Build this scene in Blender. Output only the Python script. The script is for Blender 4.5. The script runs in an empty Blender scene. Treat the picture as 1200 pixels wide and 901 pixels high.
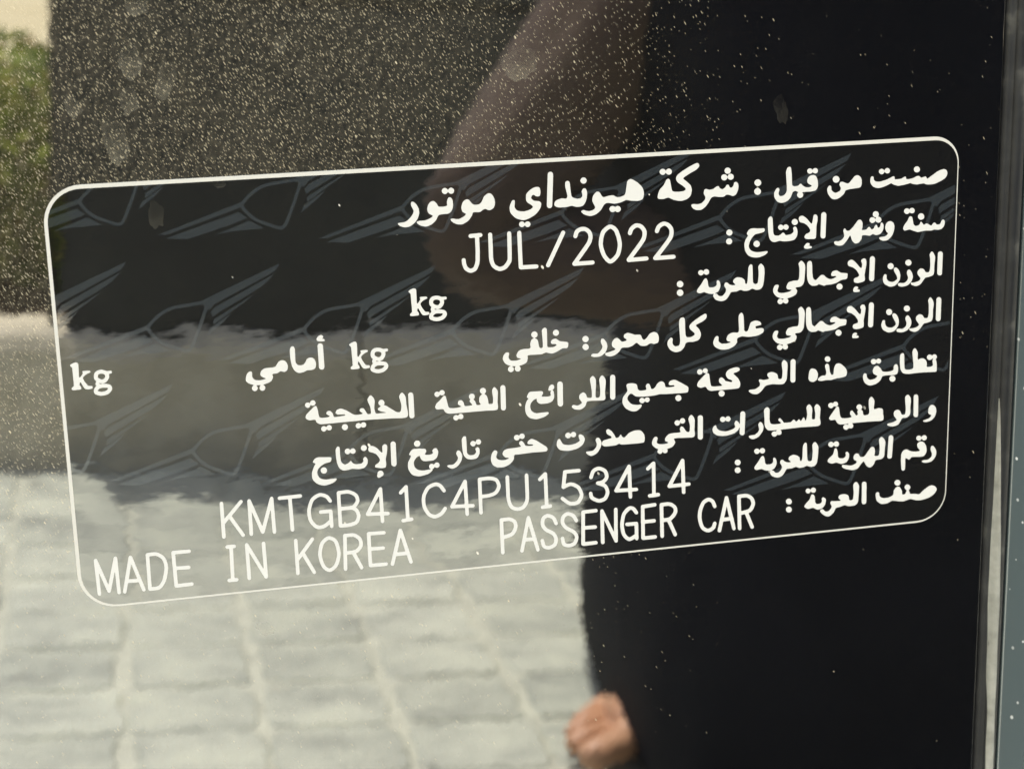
import bpy, bmesh, math, random
from mathutils import Vector, Matrix, noise
from mathutils.geometry import tessellate_polygon
R = math.radians
sc = bpy.context.scene
col = sc.collection

# ------------------------------------------------------------------ camera
PHI = R(5.0)                       # the pillar (and the sticker on it) leans 5 degrees
ORG = Vector((0.0, 0.0, 0.5221))   # top left corner of the sticker, world metres
cam_d = bpy.data.cameras.new("camera")
cam = bpy.data.objects.new("camera", cam_d)
col.objects.link(cam)
ax, ay, az = (0.9740, -0.2187, 0.0587), (-0.0037, 0.2437, 0.9698), (-0.2264, -0.9449, 0.2366)
m = Matrix(((ax[0], ay[0], az[0], 0.0068), (ax[1], ay[1], az[1], -0.2005), (ax[2], ay[2], az[2], 0.5500), (0, 0, 0, 1)))
cam.matrix_world = m
cam_d.sensor_fit = 'HORIZONTAL'
cam_d.sensor_width = 36.0
cam_d.lens = 61.87
cam_d.clip_start = 0.01
cam_d.clip_end = 500.0
cam_d.dof.use_dof = True
cam_d.dof.focus_distance = 0.212
cam_d.dof.aperture_fstop = 44.0
sc.camera = cam

# ------------------------------------------------------------------ light
SUN_EL, SUN_AZ = 77.0, (0.45, 0.90)     # elevation; horizontal direction the light travels
world = bpy.data.worlds.new("World")
sc.world = world
world.use_nodes = True
nt = world.node_tree
sky = nt.nodes.new("ShaderNodeTexSky")
sky.sky_type = 'NISHITA'
sky.sun_disc = False
sky.air_density = 1.0
sky.dust_density = 3.5        # hazy desert sky, whiter fill light
sky.ozone_density = 0.8
sky.sun_elevation = R(SUN_EL)
sky.sun_rotation = math.atan2(-SUN_AZ[0], -SUN_AZ[1])
bg = nt.nodes["Background"]
bg.inputs["Strength"].default_value = 0.15
nt.links.new(sky.outputs[0], bg.inputs["Color"])
sun_d = bpy.data.lights.new("sun", 'SUN')
sun_d.energy = 3.2
sun_d.angle = R(0.5)
sun_d.color = (1.0, 0.965, 0.90)
sun = bpy.data.objects.new("sun", sun_d)
col.objects.link(sun)
h = math.cos(R(SUN_EL)) / math.hypot(*SUN_AZ)
sun.rotation_euler = Vector((SUN_AZ[0] * h, SUN_AZ[1] * h, -math.sin(R(SUN_EL)))).to_track_quat('-Z', 'Y').to_euler()
sun.location = (1, -2, 6)
sc.view_settings.view_transform = 'Standard'
sc.view_settings.look = 'None'
sc.view_settings.gamma = 1.0
sc.view_settings.exposure = 1.62
sc.cycles.max_bounces = 8

# ------------------------------------------------------------------ helpers
def link(o, parent=None):
    col.objects.link(o)
    if parent is not None:
        o.parent = parent
    return o

def tag(o, label=None, cat=None, group=None, kind=None):
    if label: o["label"] = label
    if cat: o["category"] = cat
    if group: o["group"] = group
    if kind: o["kind"] = kind
    return o

def obj(name, bm, mat, parent=None, smooth=False):
    me = bpy.data.meshes.new(name)
    bm.normal_update()
    bm.to_mesh(me); bm.free()
    if smooth:
        for p in me.polygons: p.use_smooth = True
    o = bpy.data.objects.new(name, me)
    for mt in (mat if isinstance(mat, (list, tuple)) else [mat]):
        me.materials.append(mt)
    return link(o, parent)

class NT:
    """small node builder"""
    def __init__(s, name):
        s.m = bpy.data.materials.new(name); s.m.use_nodes = True
        s.t = s.m.node_tree; s.b = s.t.nodes["Principled BSDF"]; s.out = s.t.nodes["Material Output"]
    def n(s, typ, props=None, **ins):
        d = s.t.nodes.new(typ)
        for k, v in (props or {}).items(): setattr(d, k, v)
        for k, v in ins.items():
            k = int(k[1:]) if k[0] == 'i' and k[1:].isdigit() else k.replace('_', ' ')
            s.set(d.inputs[k], v)
        return d
    def set(s, sock, v):
        if hasattr(v, 'outputs'): v = v.outputs[0]
        if isinstance(v, bpy.types.NodeSocket): s.t.links.new(v, sock)
        elif isinstance(v, (tuple, list)) and len(v) == 3 and sock.type == 'RGBA': sock.default_value = (*v, 1)
        else: sock.default_value = v
    def math(s, op, a, b=0.0, c=None, clamp=False):
        d = s.n("ShaderNodeMath", {'operation': op, 'use_clamp': clamp}, i0=a, i1=b)
        if c is not None: s.set(d.inputs[2], c)
        return d
    def vmath(s, op, a, b=(0, 0, 0)):
        return s.n("ShaderNodeVectorMath", {'operation': op}, i0=a, i1=b)
    def coord(s, which='Object'):
        return s.n("ShaderNodeTexCoord").outputs[which]
    def mapv(s, v, scale=(1, 1, 1), rot=(0, 0, 0), loc=(0, 0, 0)):
        return s.n("ShaderNodeMapping", None, Vector=v, Scale=scale, Rotation=rot, Location=loc)
    def noise(s, v, scale, detail=3, rough=0.5):
        return s.n("ShaderNodeTexNoise", None, Vector=v, Scale=scale, Detail=detail, Roughness=rough)
    def ramp(s, f, *stops):
        d = s.n("ShaderNodeValToRGB", None, Fac=f)
        e = d.color_ramp.elements
        while len(e) < len(stops): e.new(0.5)
        for el, (p, c) in zip(e, stops):
            el.position = p; el.color = (*c, 1) if isinstance(c, (tuple, list)) else (c, c, c, 1)
        return d
    def p(s, **kw):
        for k, v in kw.items(): s.set(s.b.inputs[k.replace('_', ' ')], v)

def simple(name, color, rough=0.6, **kw):
    k = NT(name); k.p(Base_Color=color, Roughness=rough, **kw); return k.m

def noisy(name, c1, c2, scale, rough=0.7, bump=0.0, bscale=None, which='Object', detail=5):
    k = NT(name); v = k.coord(which)
    f = k.noise(v, scale, detail, 0.6)
    k.p(Base_Color=k.ramp(f.outputs[0], (0.3, c1), (0.7, c2)), Roughness=rough)
    if bump:
        f2 = k.noise(v, bscale or scale * 3, 4)
        k.p(Normal=k.n("ShaderNodeBump", None, Strength=bump, Distance=0.005, Height=f2.outputs[0]))
    return k.m

# ------------------------------------------------------------------ materials of the car and the sticker
MIRROR = 3.2       # index that gives the deep gloss of black lacquer under clear coat

def wavy_normal(k, v, layers, bow=False):
    """surface unevenness of lacquer / film: tilts the normal by small angles"""
    g = k.n("ShaderNodeNewGeometry").outputs['Normal']
    for scale, stretch, amp, detail in layers:
        f = k.noise(k.mapv(v, stretch), scale, detail, 0.55)
        d = k.vmath('SUBTRACT', f.outputs['Color'], (0.5, 0.5, 0.5))
        d = k.n("ShaderNodeVectorMath", {'operation': 'SCALE'}, i0=d, Scale=amp)
        g = k.vmath('ADD', g, d)
    if bow:        # the film lifts a little along its left edge
        x = k.n("ShaderNodeSeparateXYZ", None, Vector=v).outputs[0]
        e = k.math('MULTIPLY', k.math('EXPONENT', k.math('MULTIPLY', x, -150.0)), -0.010)
        g = k.vmath('ADD', g, k.n("ShaderNodeCombineXYZ", None, X=e, Z=0.0022))
    return k.vmath('NORMALIZE', g)

def dust_mask(k, v, cell, angle, lo, hi, density, seed=0.0, stretch=2.3):
    """grains of dust: one small streak per voronoi cell, only in some of the cells"""
    w = k.mapv(v, (1, 1, 1), (0, 0, angle), (seed, seed * 1.7, 0))
    w = k.mapv(w, (1.0, 1.0 / stretch, 0.0))
    vo = k.n("ShaderNodeTexVoronoi", {'voronoi_dimensions': '2D', 'feature': 'F1'}, Vector=w, Scale=1.0 / cell, Randomness=1.0)
    sep = k.n("ShaderNodeSeparateColor", None, Color=vo.outputs['Color'])
    size = k.n("ShaderNodeMapRange", None, Value=sep.outputs[0], To_Min=lo, To_Max=hi)
    spot = k.math('SUBTRACT', 1.0, k.math('DIVIDE', vo.outputs['Distance'], size), clamp=True)
    spot = k.math('MULTIPLY', spot, 2.2, clamp=True)
    pick = k.math('LESS_THAN', sep.outputs[1], density)
    bright = k.n("ShaderNodeMapRange", None, Value=sep.outputs[2], To_Min=0.25, To_Max=1.0)
    return k.math('MULTIPLY', k.math('MULTIPLY', spot, pick), bright)

def lacquer():
    k = NT("black_lacquer"); v = k.coord()
    k.p(Base_Color=(0.0012, 0.0012, 0.0014), Roughness=0.012, IOR=MIRROR,
        Normal=wavy_normal(k, v, [(45, (1, 1, 1), 0.0015, 2), (420, (1, 1, 1), 0.0030, 3), (1300, (1, 0.6, 1), 0.0017, 2)]))
    sep = k.n("ShaderNodeSeparateXYZ", None, Vector=v)
    # the dust lies thick on the upper left part and thins out to the right and below
    wob = k.noise(v, 35, 3)
    fx = k.n("ShaderNodeMapRange", {'interpolation_type': 'SMOOTHSTEP'}, Value=k.math('ADD', sep.outputs[0], k.math('MULTIPLY', wob, 0.02)), From_Min=0.040, From_Max=0.097, To_Min=1.0, To_Max=0.012)
    fy = k.n("ShaderNodeMapRange", {'interpolation_type': 'SMOOTHSTEP'}, Value=k.math('ADD', sep.outputs[1], k.math('MULTIPLY', wob, 0.01)), From_Min=-0.050, From_Max=-0.018, To_Min=0.07, To_Max=1.0)
    dens = k.math('MULTIPLY', fx, fy)
    a = dust_mask(k, v, 0.00034, R(-30), 0.07, 0.225, k.math('MULTIPLY', dens, 0.85), 0.0, 4.0)
    b = dust_mask(k, v, 0.00024, R(-34), 0.10, 0.30, k.math('MULTIPLY', dens, 0.90), 0.31, 2.8)
    c = dust_mask(k, v, 0.0026, R(-30), 0.018, 0.048, k.math('ADD', k.math('MULTIPLY', dens, 0.40), 0.035), 0.77, 2.2)
    mk = k.math('MAXIMUM', k.math('MULTIPLY', a, 0.66), k.math('MAXIMUM', k.math('MULTIPLY', b, 0.52), c))
    film = k.math('MULTIPLY', dens, k.n("ShaderNodeMapRange", None, Value=k.noise(v, 70, 6, 0.7).outputs[0], From_Min=0.30, From_Max=0.72, To_Min=0.0, To_Max=0.030))
    fine = k.noise(k.mapv(v, (1.0, 0.5, 1), (0, 0, R(-30))), 1500, 3, 0.7)
    low = k.n("ShaderNodeMapRange", {'interpolation_type': 'SMOOTHSTEP'}, Value=sep.outputs[0], From_Min=0.036, From_Max=0.066, To_Min=0.05, To_Max=0.0015)
    film = k.math('ADD', film, k.math('MULTIPLY', low, k.n("ShaderNodeMapRange", None, Value=fine.outputs[0], From_Min=0.36, From_Max=0.70, To_Min=0.0, To_Max=1.0)))
    mk = k.math('ADD', k.math('MULTIPLY', mk, 0.75), film, clamp=True)
    dust = k.n("ShaderNodeBsdfDiffuse", None, Color=(0.47, 0.405, 0.265))
    mix = k.n("ShaderNodeMixShader", None, Fac=mk, i1=k.b, i2=dust)
    k.t.links.new(mix.outputs[0], k.out.inputs[0])
    return k.m

RIPPLE = [(28, (1, 1, 1), 0.022, 1), (300, (0.5, 1.3, 1), 0.0155, 4), (850, (0.6, 1.3, 1), 0.0065, 3)]
def film(name, color, ior, dusty=True, rough=0.02):
    k = NT(name); v = k.coord()
    k.p(Base_Color=color, Roughness=rough, IOR=ior, Normal=wavy_normal(k, v, RIPPLE, True))
    if dusty:
        c = dust_mask(k, v, 0.0036, R(-30), 0.02, 0.055, 0.10, 0.5, 1.8)
        dust = k.n("ShaderNodeBsdfDiffuse", None, Color=(0.6, 0.56, 0.45))
        mix = k.n("ShaderNodeMixShader", None, Fac=k.math('MULTIPLY', c, 0.9), i1=k.b, i2=dust)
        k.t.links.new(mix.outputs[0], k.out.inputs[0])
    return k.m

M_LAQ = lacquer()
M_FILM = film("sticker_film", (0.0050, 0.0048, 0.0042), 2.80)
M_EMB = film("emblem_print", (0.0190, 0.0222, 0.0230), 2.74, False, 0.05)
M_INK = simple("white_ink", (0.425, 0.415, 0.37), 0.55, IOR=1.3)
M_LINE = simple("white_line_ink", (0.39, 0.375, 0.32), 0.5, IOR=1.3)
M_RUB = NT("trim_rubber"); _v = M_RUB.coord()
M_RUB.p(Base_Color=M_RUB.ramp(M_RUB.noise(_v, 260, 4).outputs[0], (0.45, (0.006, 0.006, 0.006)), (0.62, (0.012, 0.012, 0.011)), (0.80, (0.06, 0.057, 0.046))), Roughness=0.5, Specular_IOR_Level=0.25,
        Normal=M_RUB.n("ShaderNodeBump", None, Strength=0.25, Distance=0.0005, Height=M_RUB.noise(_v, 500, 3).outputs[0])); M_RUB = M_RUB.m
def door_paint():
    k = NT("grey_green_paint"); v = k.coord()
    k.p(Base_Color=(0.055, 0.070, 0.067), Roughness=0.16, IOR=2.3, Normal=wavy_normal(k, v, [(120, (1, 1, 1), 0.01, 3)]))
    c = dust_mask(k, v, 0.0026, R(-30), 0.03, 0.10, 0.40, 0.2, 1.5)
    dust = k.n("ShaderNodeBsdfDiffuse", None, Color=(0.7, 0.68, 0.6))
    mix = k.n("ShaderNodeMixShader", None, Fac=k.math('MULTIPLY', c, 0.8), i1=k.b, i2=dust)
    k.t.links.new(mix.outputs[0], k.out.inputs[0])
    return k.m
M_DOOR = door_paint()
def spot_mat():
    k = NT("dried_water_mark"); v = k.coord()
    f = k.noise(v, 420, 5, 0.65)
    d = k.n("ShaderNodeBsdfDiffuse", None, Color=(0.42, 0.38, 0.27))
    t = k.n("ShaderNodeBsdfTransparent")
    at = k.n("ShaderNodeAttribute", {'attribute_name': 'residue'})
    fac = k.math('MULTIPLY', at.outputs['Fac'], k.n("ShaderNodeMapRange", None, Value=f.outputs[0], From_Min=0.28, From_Max=0.72, To_Min=0.25, To_Max=1.5))
    mix = k.n("ShaderNodeMixShader", None, Fac=fac, i1=t, i2=d)
    k.t.links.new(mix.outputs[0], k.out.inputs[0])
    return k.m
M_SPOT = spot_mat()

# ------------------------------------------------------------------ ground, kerb, bed
def box(bm, x0, x1, y0, y1, z0, z1):
    vs = [bm.verts.new((x, y, z)) for z in (z0, z1) for y in (y0, y1) for x in (x0, x1)]
    for f in ((0, 2, 3, 1), (4, 5, 7, 6), (0, 1, 5, 4), (2, 6, 7, 3), (0, 4, 6, 2), (1, 3, 7, 5)):
        bm.faces.new([vs[i] for i in f])
    return vs

KERB_Y = -1.623
rnd = random.Random(4)
# open sandy ground to the horizon
k = NT("dry_sand"); v = k.coord()
k.p(Base_Color=k.ramp(k.noise(v, 1.2, 6, 0.6).outputs[0], (0.3, (0.46, 0.38, 0.20)), (0.7, (0.58, 0.50, 0.30))), Roughness=0.9)
M_SAND = k.m
bm = bmesh.new()
s_ = 150.0
bm.faces.new([bm.verts.new(p) for p in ((-s_, -s_, -0.012), (s_, -s_, -0.012), (s_, s_, -0.012), (-s_, s_, -0.012))])
tag(obj("ground", bm, M_SAND), kind="structure")

# concrete paving blocks, one mesh; the pale jointing sand shows between the columns
k = NT("paving_concrete"); v = k.coord()
isl = k.n("ShaderNodeNewGeometry").outputs['Random Per Island']
base = k.ramp(isl, (0.0, (0.455, 0.47, 0.395)), (0.5, (0.51, 0.525, 0.44)), (1.0, (0.56, 0.575, 0.48)))
st = k.noise(k.mapv(v, (0.75, 1.25, 1)), 15, 8, 0.70)
mot = k.n("ShaderNodeMix", {'data_type': 'RGBA', 'blend_type': 'MULTIPLY'}, Factor=0.95)
k.set(mot.inputs[6], base.outputs[0])
k.set(mot.inputs[7], k.ramp(st.outputs[0], (0.30, (0.40, 0.40, 0.41)), (0.43, (0.78, 0.785, 0.78)), (0.56, (1.0, 1.0, 0.97)), (0.72, (1.2, 1.19, 1.08))).outputs[0])
gr = k.noise(v, 240, 4, 0.7)
mot2 = k.n("ShaderNodeMix", {'data_type': 'RGBA', 'blend_type': 'MULTIPLY'}, Factor=0.6)
k.set(mot2.inputs[6], mot.outputs[2])
k.set(mot2.inputs[7], k.ramp(gr.outputs[0], (0.3, (0.72, 0.72, 0.70)), (0.7, (1.12, 1.12, 1.1))).outputs[0])
k.p(Base_Color=mot2.outputs[2], Roughness=0.85,
    Normal=k.n("ShaderNodeBump", None, Strength=0.6, Distance=0.004, Height=gr.outputs[0]))
M_PAVE = k.m
k = NT("jointing_sand"); v = k.coord()
k.p(Base_Color=k.ramp(k.noise(v, 40, 5, 0.7).outputs[0], (0.32, (0.38, 0.385, 0.31)), (0.7, (0.55, 0.555, 0.435))), Roughness=0.95,
    Normal=k.n("ShaderNodeBump", None, Strength=0.7, Distance=0.004, Height=k.noise(v, 180, 4).outputs[0]))
M_JOINT = k.m
bm = bmesh.new()
PX, PY = 0.0985, 0.0805
nx0, nx1 = -14, 26
ny = int(math.ceil((0.55 - KERB_Y) / PY))
for i in range(nx0, nx1):
    for j in range(ny):
        x0 = 0.024 + i * PX + rnd.uniform(-.0022, .0022); y0 = KERB_Y + 0.004 + j * PY + rnd.uniform(-.0008, .0008)
        gx, gy = rnd.uniform(.0024, .0042), rnd.uniform(.0008, .0018)
        z1 = rnd.uniform(-.0012, .0012)
        xs = (x0 + gx, x0 + PX - gx); ys = (y0 + gy, y0 + PY - gy)
        b_ = 0.0035
        ring = []
        fine = y0 < -0.70 and -0.25 < x0 < 0.9
        K = 6 if fine else 1
        corner = [(xs[0], ys[0]), (xs[1], ys[0]), (xs[1], ys[1]), (xs[0], ys[1])]
        cx_, cy_ = (xs[0] + xs[1]) / 2, (ys[0] + ys[1]) / 2
        edge = []
        for q in range(4):
            (ax_, ay_), (bx_, by_) = corner[q], corner[(q + 1) % 4]
            for t in range(K):
                px_, py_ = ax_ + (bx_ - ax_) * t / K, ay_ + (by_ - ay_) * t / K
                w = (0.0058 if q % 2 else 0.0026) * noise.noise((px_ * 45, py_ * 45, 1.3)) + (0.003 if q % 2 else 0.001) * noise.noise((px_ * 9, py_ * 14, 5.3)) + rnd.uniform(-.0007, .0007)
                d_ = Vector((px_ - cx_, py_ - cy_)).normalized() * (w - (.003 if t == 0 else 0))
                edge.append((px_ + d_.x, py_ + d_.y))
        for (zz, ins) in ((-0.010, 0.0), (z1 - b_ * 0.8, 0.0), (z1, b_)):
            ring.append([bm.verts.new((cx_ + (x - cx_) * (1 - ins / (PX / 2)), cy_ + (y - cy_) * (1 - ins / (PY / 2)), zz + (rnd.uniform(-.0007, .0007) if ins else 0))) for x, y in edge])
        for a, b2 in zip(ring[:-1], ring[1:]):
            for q in range(len(a)):
                bm.faces.new((a[q], a[(q + 1) % len(a)], b2[(q + 1) % len(a)], b2[q]))
        bm.faces.new(ring[-1])
tag(obj("paving", bm, M_PAVE), kind="structure")
bm = bmesh.new()
box(bm, 0.024 + nx0 * PX - .05, 0.024 + nx1 * PX + .05, KERB_Y, 0.56, -0.011, -0.0022)
tag(obj("paving_sand", bm, M_JOINT), kind="structure")

# kerb stones
k = NT("kerb_concrete"); v = k.coord()
k.p(Base_Color=k.ramp(k.noise(v, 22, 7, 0.7).outputs[0], (0.3, (0.42, 0.375, 0.265)), (0.5, (0.53, 0.475, 0.345)), (0.72, (0.63, 0.575, 0.43))), Roughness=0.85,
    Normal=k.n("ShaderNodeBump", None, Strength=0.35, Distance=0.004, Height=k.noise(v, 90, 5, 0.65).outputs[0]))
M_KERB = k.m
bm = bmesh.new()
x = -1.72
while x < 2.7:
    z1 = 0.146 + rnd.uniform(-.002, .002); y1 = KERB_Y + rnd.uniform(-.002, 0)
    prof = [(y1, -.01), (y1 - .004, z1 - .022), (y1 - .010, z1 - .008), (y1 - .022, z1), (y1 - .078, z1), (y1 - .08, -.01)]
    a = [bm.verts.new((x + .002, p[0], p[1])) for p in prof]; b2 = [bm.verts.new((x + .498, p[0], p[1])) for p in prof]
    for q in range(len(prof) - 1): bm.faces.new((a[q], b2[q], b2[q + 1], a[q + 1]))
    bm.faces.new(a); bm.faces.new(b2[::-1])
    x += 0.5
bmesh.ops.recalc_face_normals(bm, faces=bm.faces)
tag(obj("kerb", bm, M_KERB), kind="structure")

# planted bed behind the kerb
k = NT("bed_soil"); v = k.coord()
k.p(Base_Color=k.ramp(k.noise(v, 25, 7, 0.7).outputs[0], (0.35, (0.07, 0.038, 0.020)), (0.7, (0.15, 0.095, 0.048))), Roughness=0.95,
    Normal=k.n("ShaderNodeBump", None, Strength=0.8, Distance=0.02, Height=k.noise(v, 60, 5, 0.7).outputs[0]))
bm = bmesh.new()
n = 26
vv = [[bm.verts.new((-1.55 + 4.2 * i / n, KERB_Y - .083 - 1.3 * j / 10, 0.118 + 0.016 * noise.noise((i * .9, j * 1.3, 0)) - (0.125 if j == 10 else 0))) for j in range(11)] for i in range(n + 1)]
for i in range(n):
    for j in range(10):
        bm.faces.new((vv[i][j], vv[i][j + 1], vv[i + 1][j + 1], vv[i + 1][j]))
bmesh.ops.recalc_face_normals(bm, faces=bm.faces)
tag(obj("soil_bed", bm, k.m, smooth=True), kind="structure")

# dark garden wall on the kerb
k = NT("dark_stone"); v = k.coord()
k.p(Base_Color=k.ramp(k.noise(v, 9, 7, 0.65).outputs[0], (0.3, (0.021, 0.0205, 0.015)), (0.72, (0.044, 0.043, 0.032))), Roughness=0.8,
    Normal=k.n("ShaderNodeBump", None, Strength=0.5, Distance=0.01, Height=k.noise(v, 40, 5, 0.6).outputs[0]))
M_WALL = k.m
WX, WY = -0.048, KERB_Y - 0.026
wall = bpy.data.objects.new("garden_wall", None); link(wall); wall.location = (WX, WY - .09, 0.14)
tag(wall, "low dark stone garden wall standing on the kerb, mirrored behind the upper half of the sticker", "wall")
bm = bmesh.new(); box(bm, 0, 2.55, -.09, .09, 0.007, 0.352)
bmesh.ops.bevel(bm, geom=[e for e in bm.edges], offset=.006, segments=2, affect='EDGES')
obj("masonry", bm, M_WALL, wall)
bm = bmesh.new(); box(bm, -.004, 2.56, -.10, .093, 0.354, 0.386)
bmesh.ops.bevel(bm, geom=[e for e in bm.edges], offset=.005, segments=2, affect='EDGES')
obj("coping", bm, M_WALL, wall)

# hedge beside the wall
def leaf_mat():
    k = NT("hedge_leaf")
    isl = k.n("ShaderNodeNewGeometry").outputs['Random Per Island']
    c = k.ramp(isl, (0.0, (0.14, 0.20, 0.030)), (0.4, (0.25, 0.31, 0.050)), (0.78, (0.38, 0.38, 0.09)), (1.0, (0.36, 0.25, 0.10)))
    k.p(Base_Color=c, Roughness=0.5)
    t = k.n("ShaderNodeBsdfTranslucent", None, Color=c)
    mix = k.n("ShaderNodeMixShader", None, Fac=0.55, i1=k.b, i2=t)
    k.t.links.new(mix.outputs[0], k.out.inputs[0])
    return k.m
M_LEAF = leaf_mat()
M_TWIG = noisy("hedge_twig", (0.12, 0.075, 0.045), (0.25, 0.16, 0.09), 30, 0.85)
rnd = random.Random(11)
def leaf(bm, p, s):
    d = Vector((rnd.gauss(0, 1), rnd.gauss(0, 1), rnd.gauss(.3, .8))).normalized()
    u = d.orthogonal().normalized(); w = d.cross(u); a = rnd.uniform(0, 6.28)
    u, w = u * math.cos(a) + w * math.sin(a), w * math.cos(a) - u * math.sin(a)
    pts = [p - u * s, p + w * s * .42 - d * s * .1, p + u * s, p - w * s * .42 - d * s * .1]
    bm.faces.new([bm.verts.new(q) for q in pts])
def hedge(label, cx, cy, rx, ry, ht, nl):
    root = bpy.data.objects.new("hedge_shrub", None); link(root); root.location = (cx, cy, .11)
    tag(root, label, "hedge", "shrubs planted behind the kerb")
    bm = bmesh.new(); bt = bmesh.new()
    for i in range(46):
        a = rnd.uniform(0, 6.28); r0 = rnd.uniform(0, .5); r1 = rnd.uniform(.4, .98)
        p0 = Vector((math.cos(a) * rx * r0, math.sin(a) * ry * r0, 0)); p1 = Vector((math.cos(a) * rx * r1, math.sin(a) * ry * r1, ht * rnd.uniform(.5, .92)))
        d = (p1 - p0).normalized(); u = d.orthogonal().normalized(); w = d.cross(u)
        a_ = [bt.verts.new(p0 + (u * math.cos(q) + w * math.sin(q)) * .0045) for q in (0, 2.1, 4.2)]
        b_ = [bt.verts.new(p1 + (u * math.cos(q) + w * math.sin(q)) * .002) for q in (0, 2.1, 4.2)]
        for q in range(3): bt.faces.new((a_[q], a_[(q + 1) % 3], b_[(q + 1) % 3], b_[q]))
    c = 0
    while c < nl:
        x, y, z = rnd.uniform(-1, 1), rnd.uniform(-1, 1), rnd.uniform(0.10, 1)
        if x * x + y * y > 1.0 - .35 * abs(z - .55): continue
        if noise.noise((x * 2.4 + cx * 7, y * 2.4, z * 2.6)) < -0.16: continue
        if z < .45 and rnd.random() > (z / .45) ** .5: c += 1; continue
        top = 1 + .16 * noise.noise((x * 3 + cx, y * 3, 3.1))
        leaf(bm, Vector((x * rx, y * ry, z * ht * top)), rnd.uniform(.010, .019)); c += 1
    obj("foliage", bm, M_LEAF, root); obj("twigs", bt, M_TWIG, root)
    return root
hedge("yellow green shrub with bare brown stems, beside the left end of the dark wall", -.22, -2.08, .30, .26, .285, 8000)
hedge("darker low shrub at the far left behind the kerb", -.86, -2.06, .33, .26, .36, 4200)

# ------------------------------------------------------------------ car
FR = Matrix(((math.cos(PHI), -math.sin(PHI), 0, ORG.x), (0, 0, -1, ORG.y), (math.sin(PHI), math.cos(PHI), 0, ORG.z), (0, 0, 0, 1)))
car = bpy.data.objects.new("car", None); link(car); car.matrix_world = FR
tag(car, "glossy black car door pillar with dusty lacquer and grey green door edge", "car")
EX = 0.1156
Y0, Y1 = -0.46, 0.40
def extrude_profile(bm, prof, mats=None):
    a = [bm.verts.new((x, Y0, z)) for x, z in prof]; b2 = [bm.verts.new((x, Y1, z)) for x, z in prof]
    for q in range(len(prof) - 1):
        f = bm.faces.new((a[q], a[q + 1], b2[q + 1], b2[q]))
# flat mirror-like pillar face, its right edge rolled into the gap
bm = bmesh.new()
prof = [(-0.62, -0.03), (-0.62, -.004), (-0.616, 0.0), (EX - .0003, 0.0)]
for i in range(1, 7):
    a = R(90) * i / 6; prof.append((EX - .0003 + .0003 * math.sin(a), -.0003 + .0003 * math.cos(a)))
prof.append((EX, -.02))
extrude_profile(bm, prof)
pillar = obj("pillar_panel", bm, M_LAQ, car)
for p in pillar.data.polygons: p.use_smooth = abs(p.normal.z) < .999 and abs(p.normal.x) < .999
# soft trim strip standing proud of the pillar
bm = bmesh.new()
prof = [(EX + .0001, -.012), (EX + .0001, .0002), (EX + .0005, .0006)]
for i in range(0, 7):
    a = R(90) * i / 6; prof.append((EX + .0018 - .0008 * math.cos(a), .0006 + .0008 * math.sin(a)))
prof += [(EX + .0024, .0013), (EX + .0030, .0004), (EX + .0033, -.004)]
extrude_profile(bm, prof); obj("trim_strip", bm, M_RUB, car, True)
# neighbouring door with a rounded edge
bm = bmesh.new()
prof = [(EX + .0034, -.012), (EX + .0034, .0000)]
for i in range(1, 8):
    a = R(80) * i / 7; prof.append((EX + .0037 - .0003 * math.cos(a), .0000 + .0003 * math.sin(a)))
prof += [(EX + .010, -.0003), (EX + .03, -.0028), (EX + .09, -.013), (EX + .20, -.040), (EX + .5, -.12)]
extrude_profile(bm, prof); obj("door_panel", bm, M_DOOR, car, True)
# pale raised bead along the trim, running out towards the top
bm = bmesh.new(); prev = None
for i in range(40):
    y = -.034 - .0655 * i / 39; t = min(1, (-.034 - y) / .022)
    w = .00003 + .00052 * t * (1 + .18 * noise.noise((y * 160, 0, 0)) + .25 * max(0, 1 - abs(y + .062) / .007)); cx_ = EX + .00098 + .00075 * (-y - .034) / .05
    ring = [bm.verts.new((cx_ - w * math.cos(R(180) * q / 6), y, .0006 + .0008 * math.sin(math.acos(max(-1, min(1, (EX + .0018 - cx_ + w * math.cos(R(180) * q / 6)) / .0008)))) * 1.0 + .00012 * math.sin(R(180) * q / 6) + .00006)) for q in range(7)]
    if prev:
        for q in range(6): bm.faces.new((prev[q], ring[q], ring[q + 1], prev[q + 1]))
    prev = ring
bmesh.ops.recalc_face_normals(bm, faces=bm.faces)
obj("pale_bead", bm, noisy("bead_cream", (0.12, 0.117, 0.09), (0.21, 0.205, 0.165), 420, 0.75), car, True)
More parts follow.
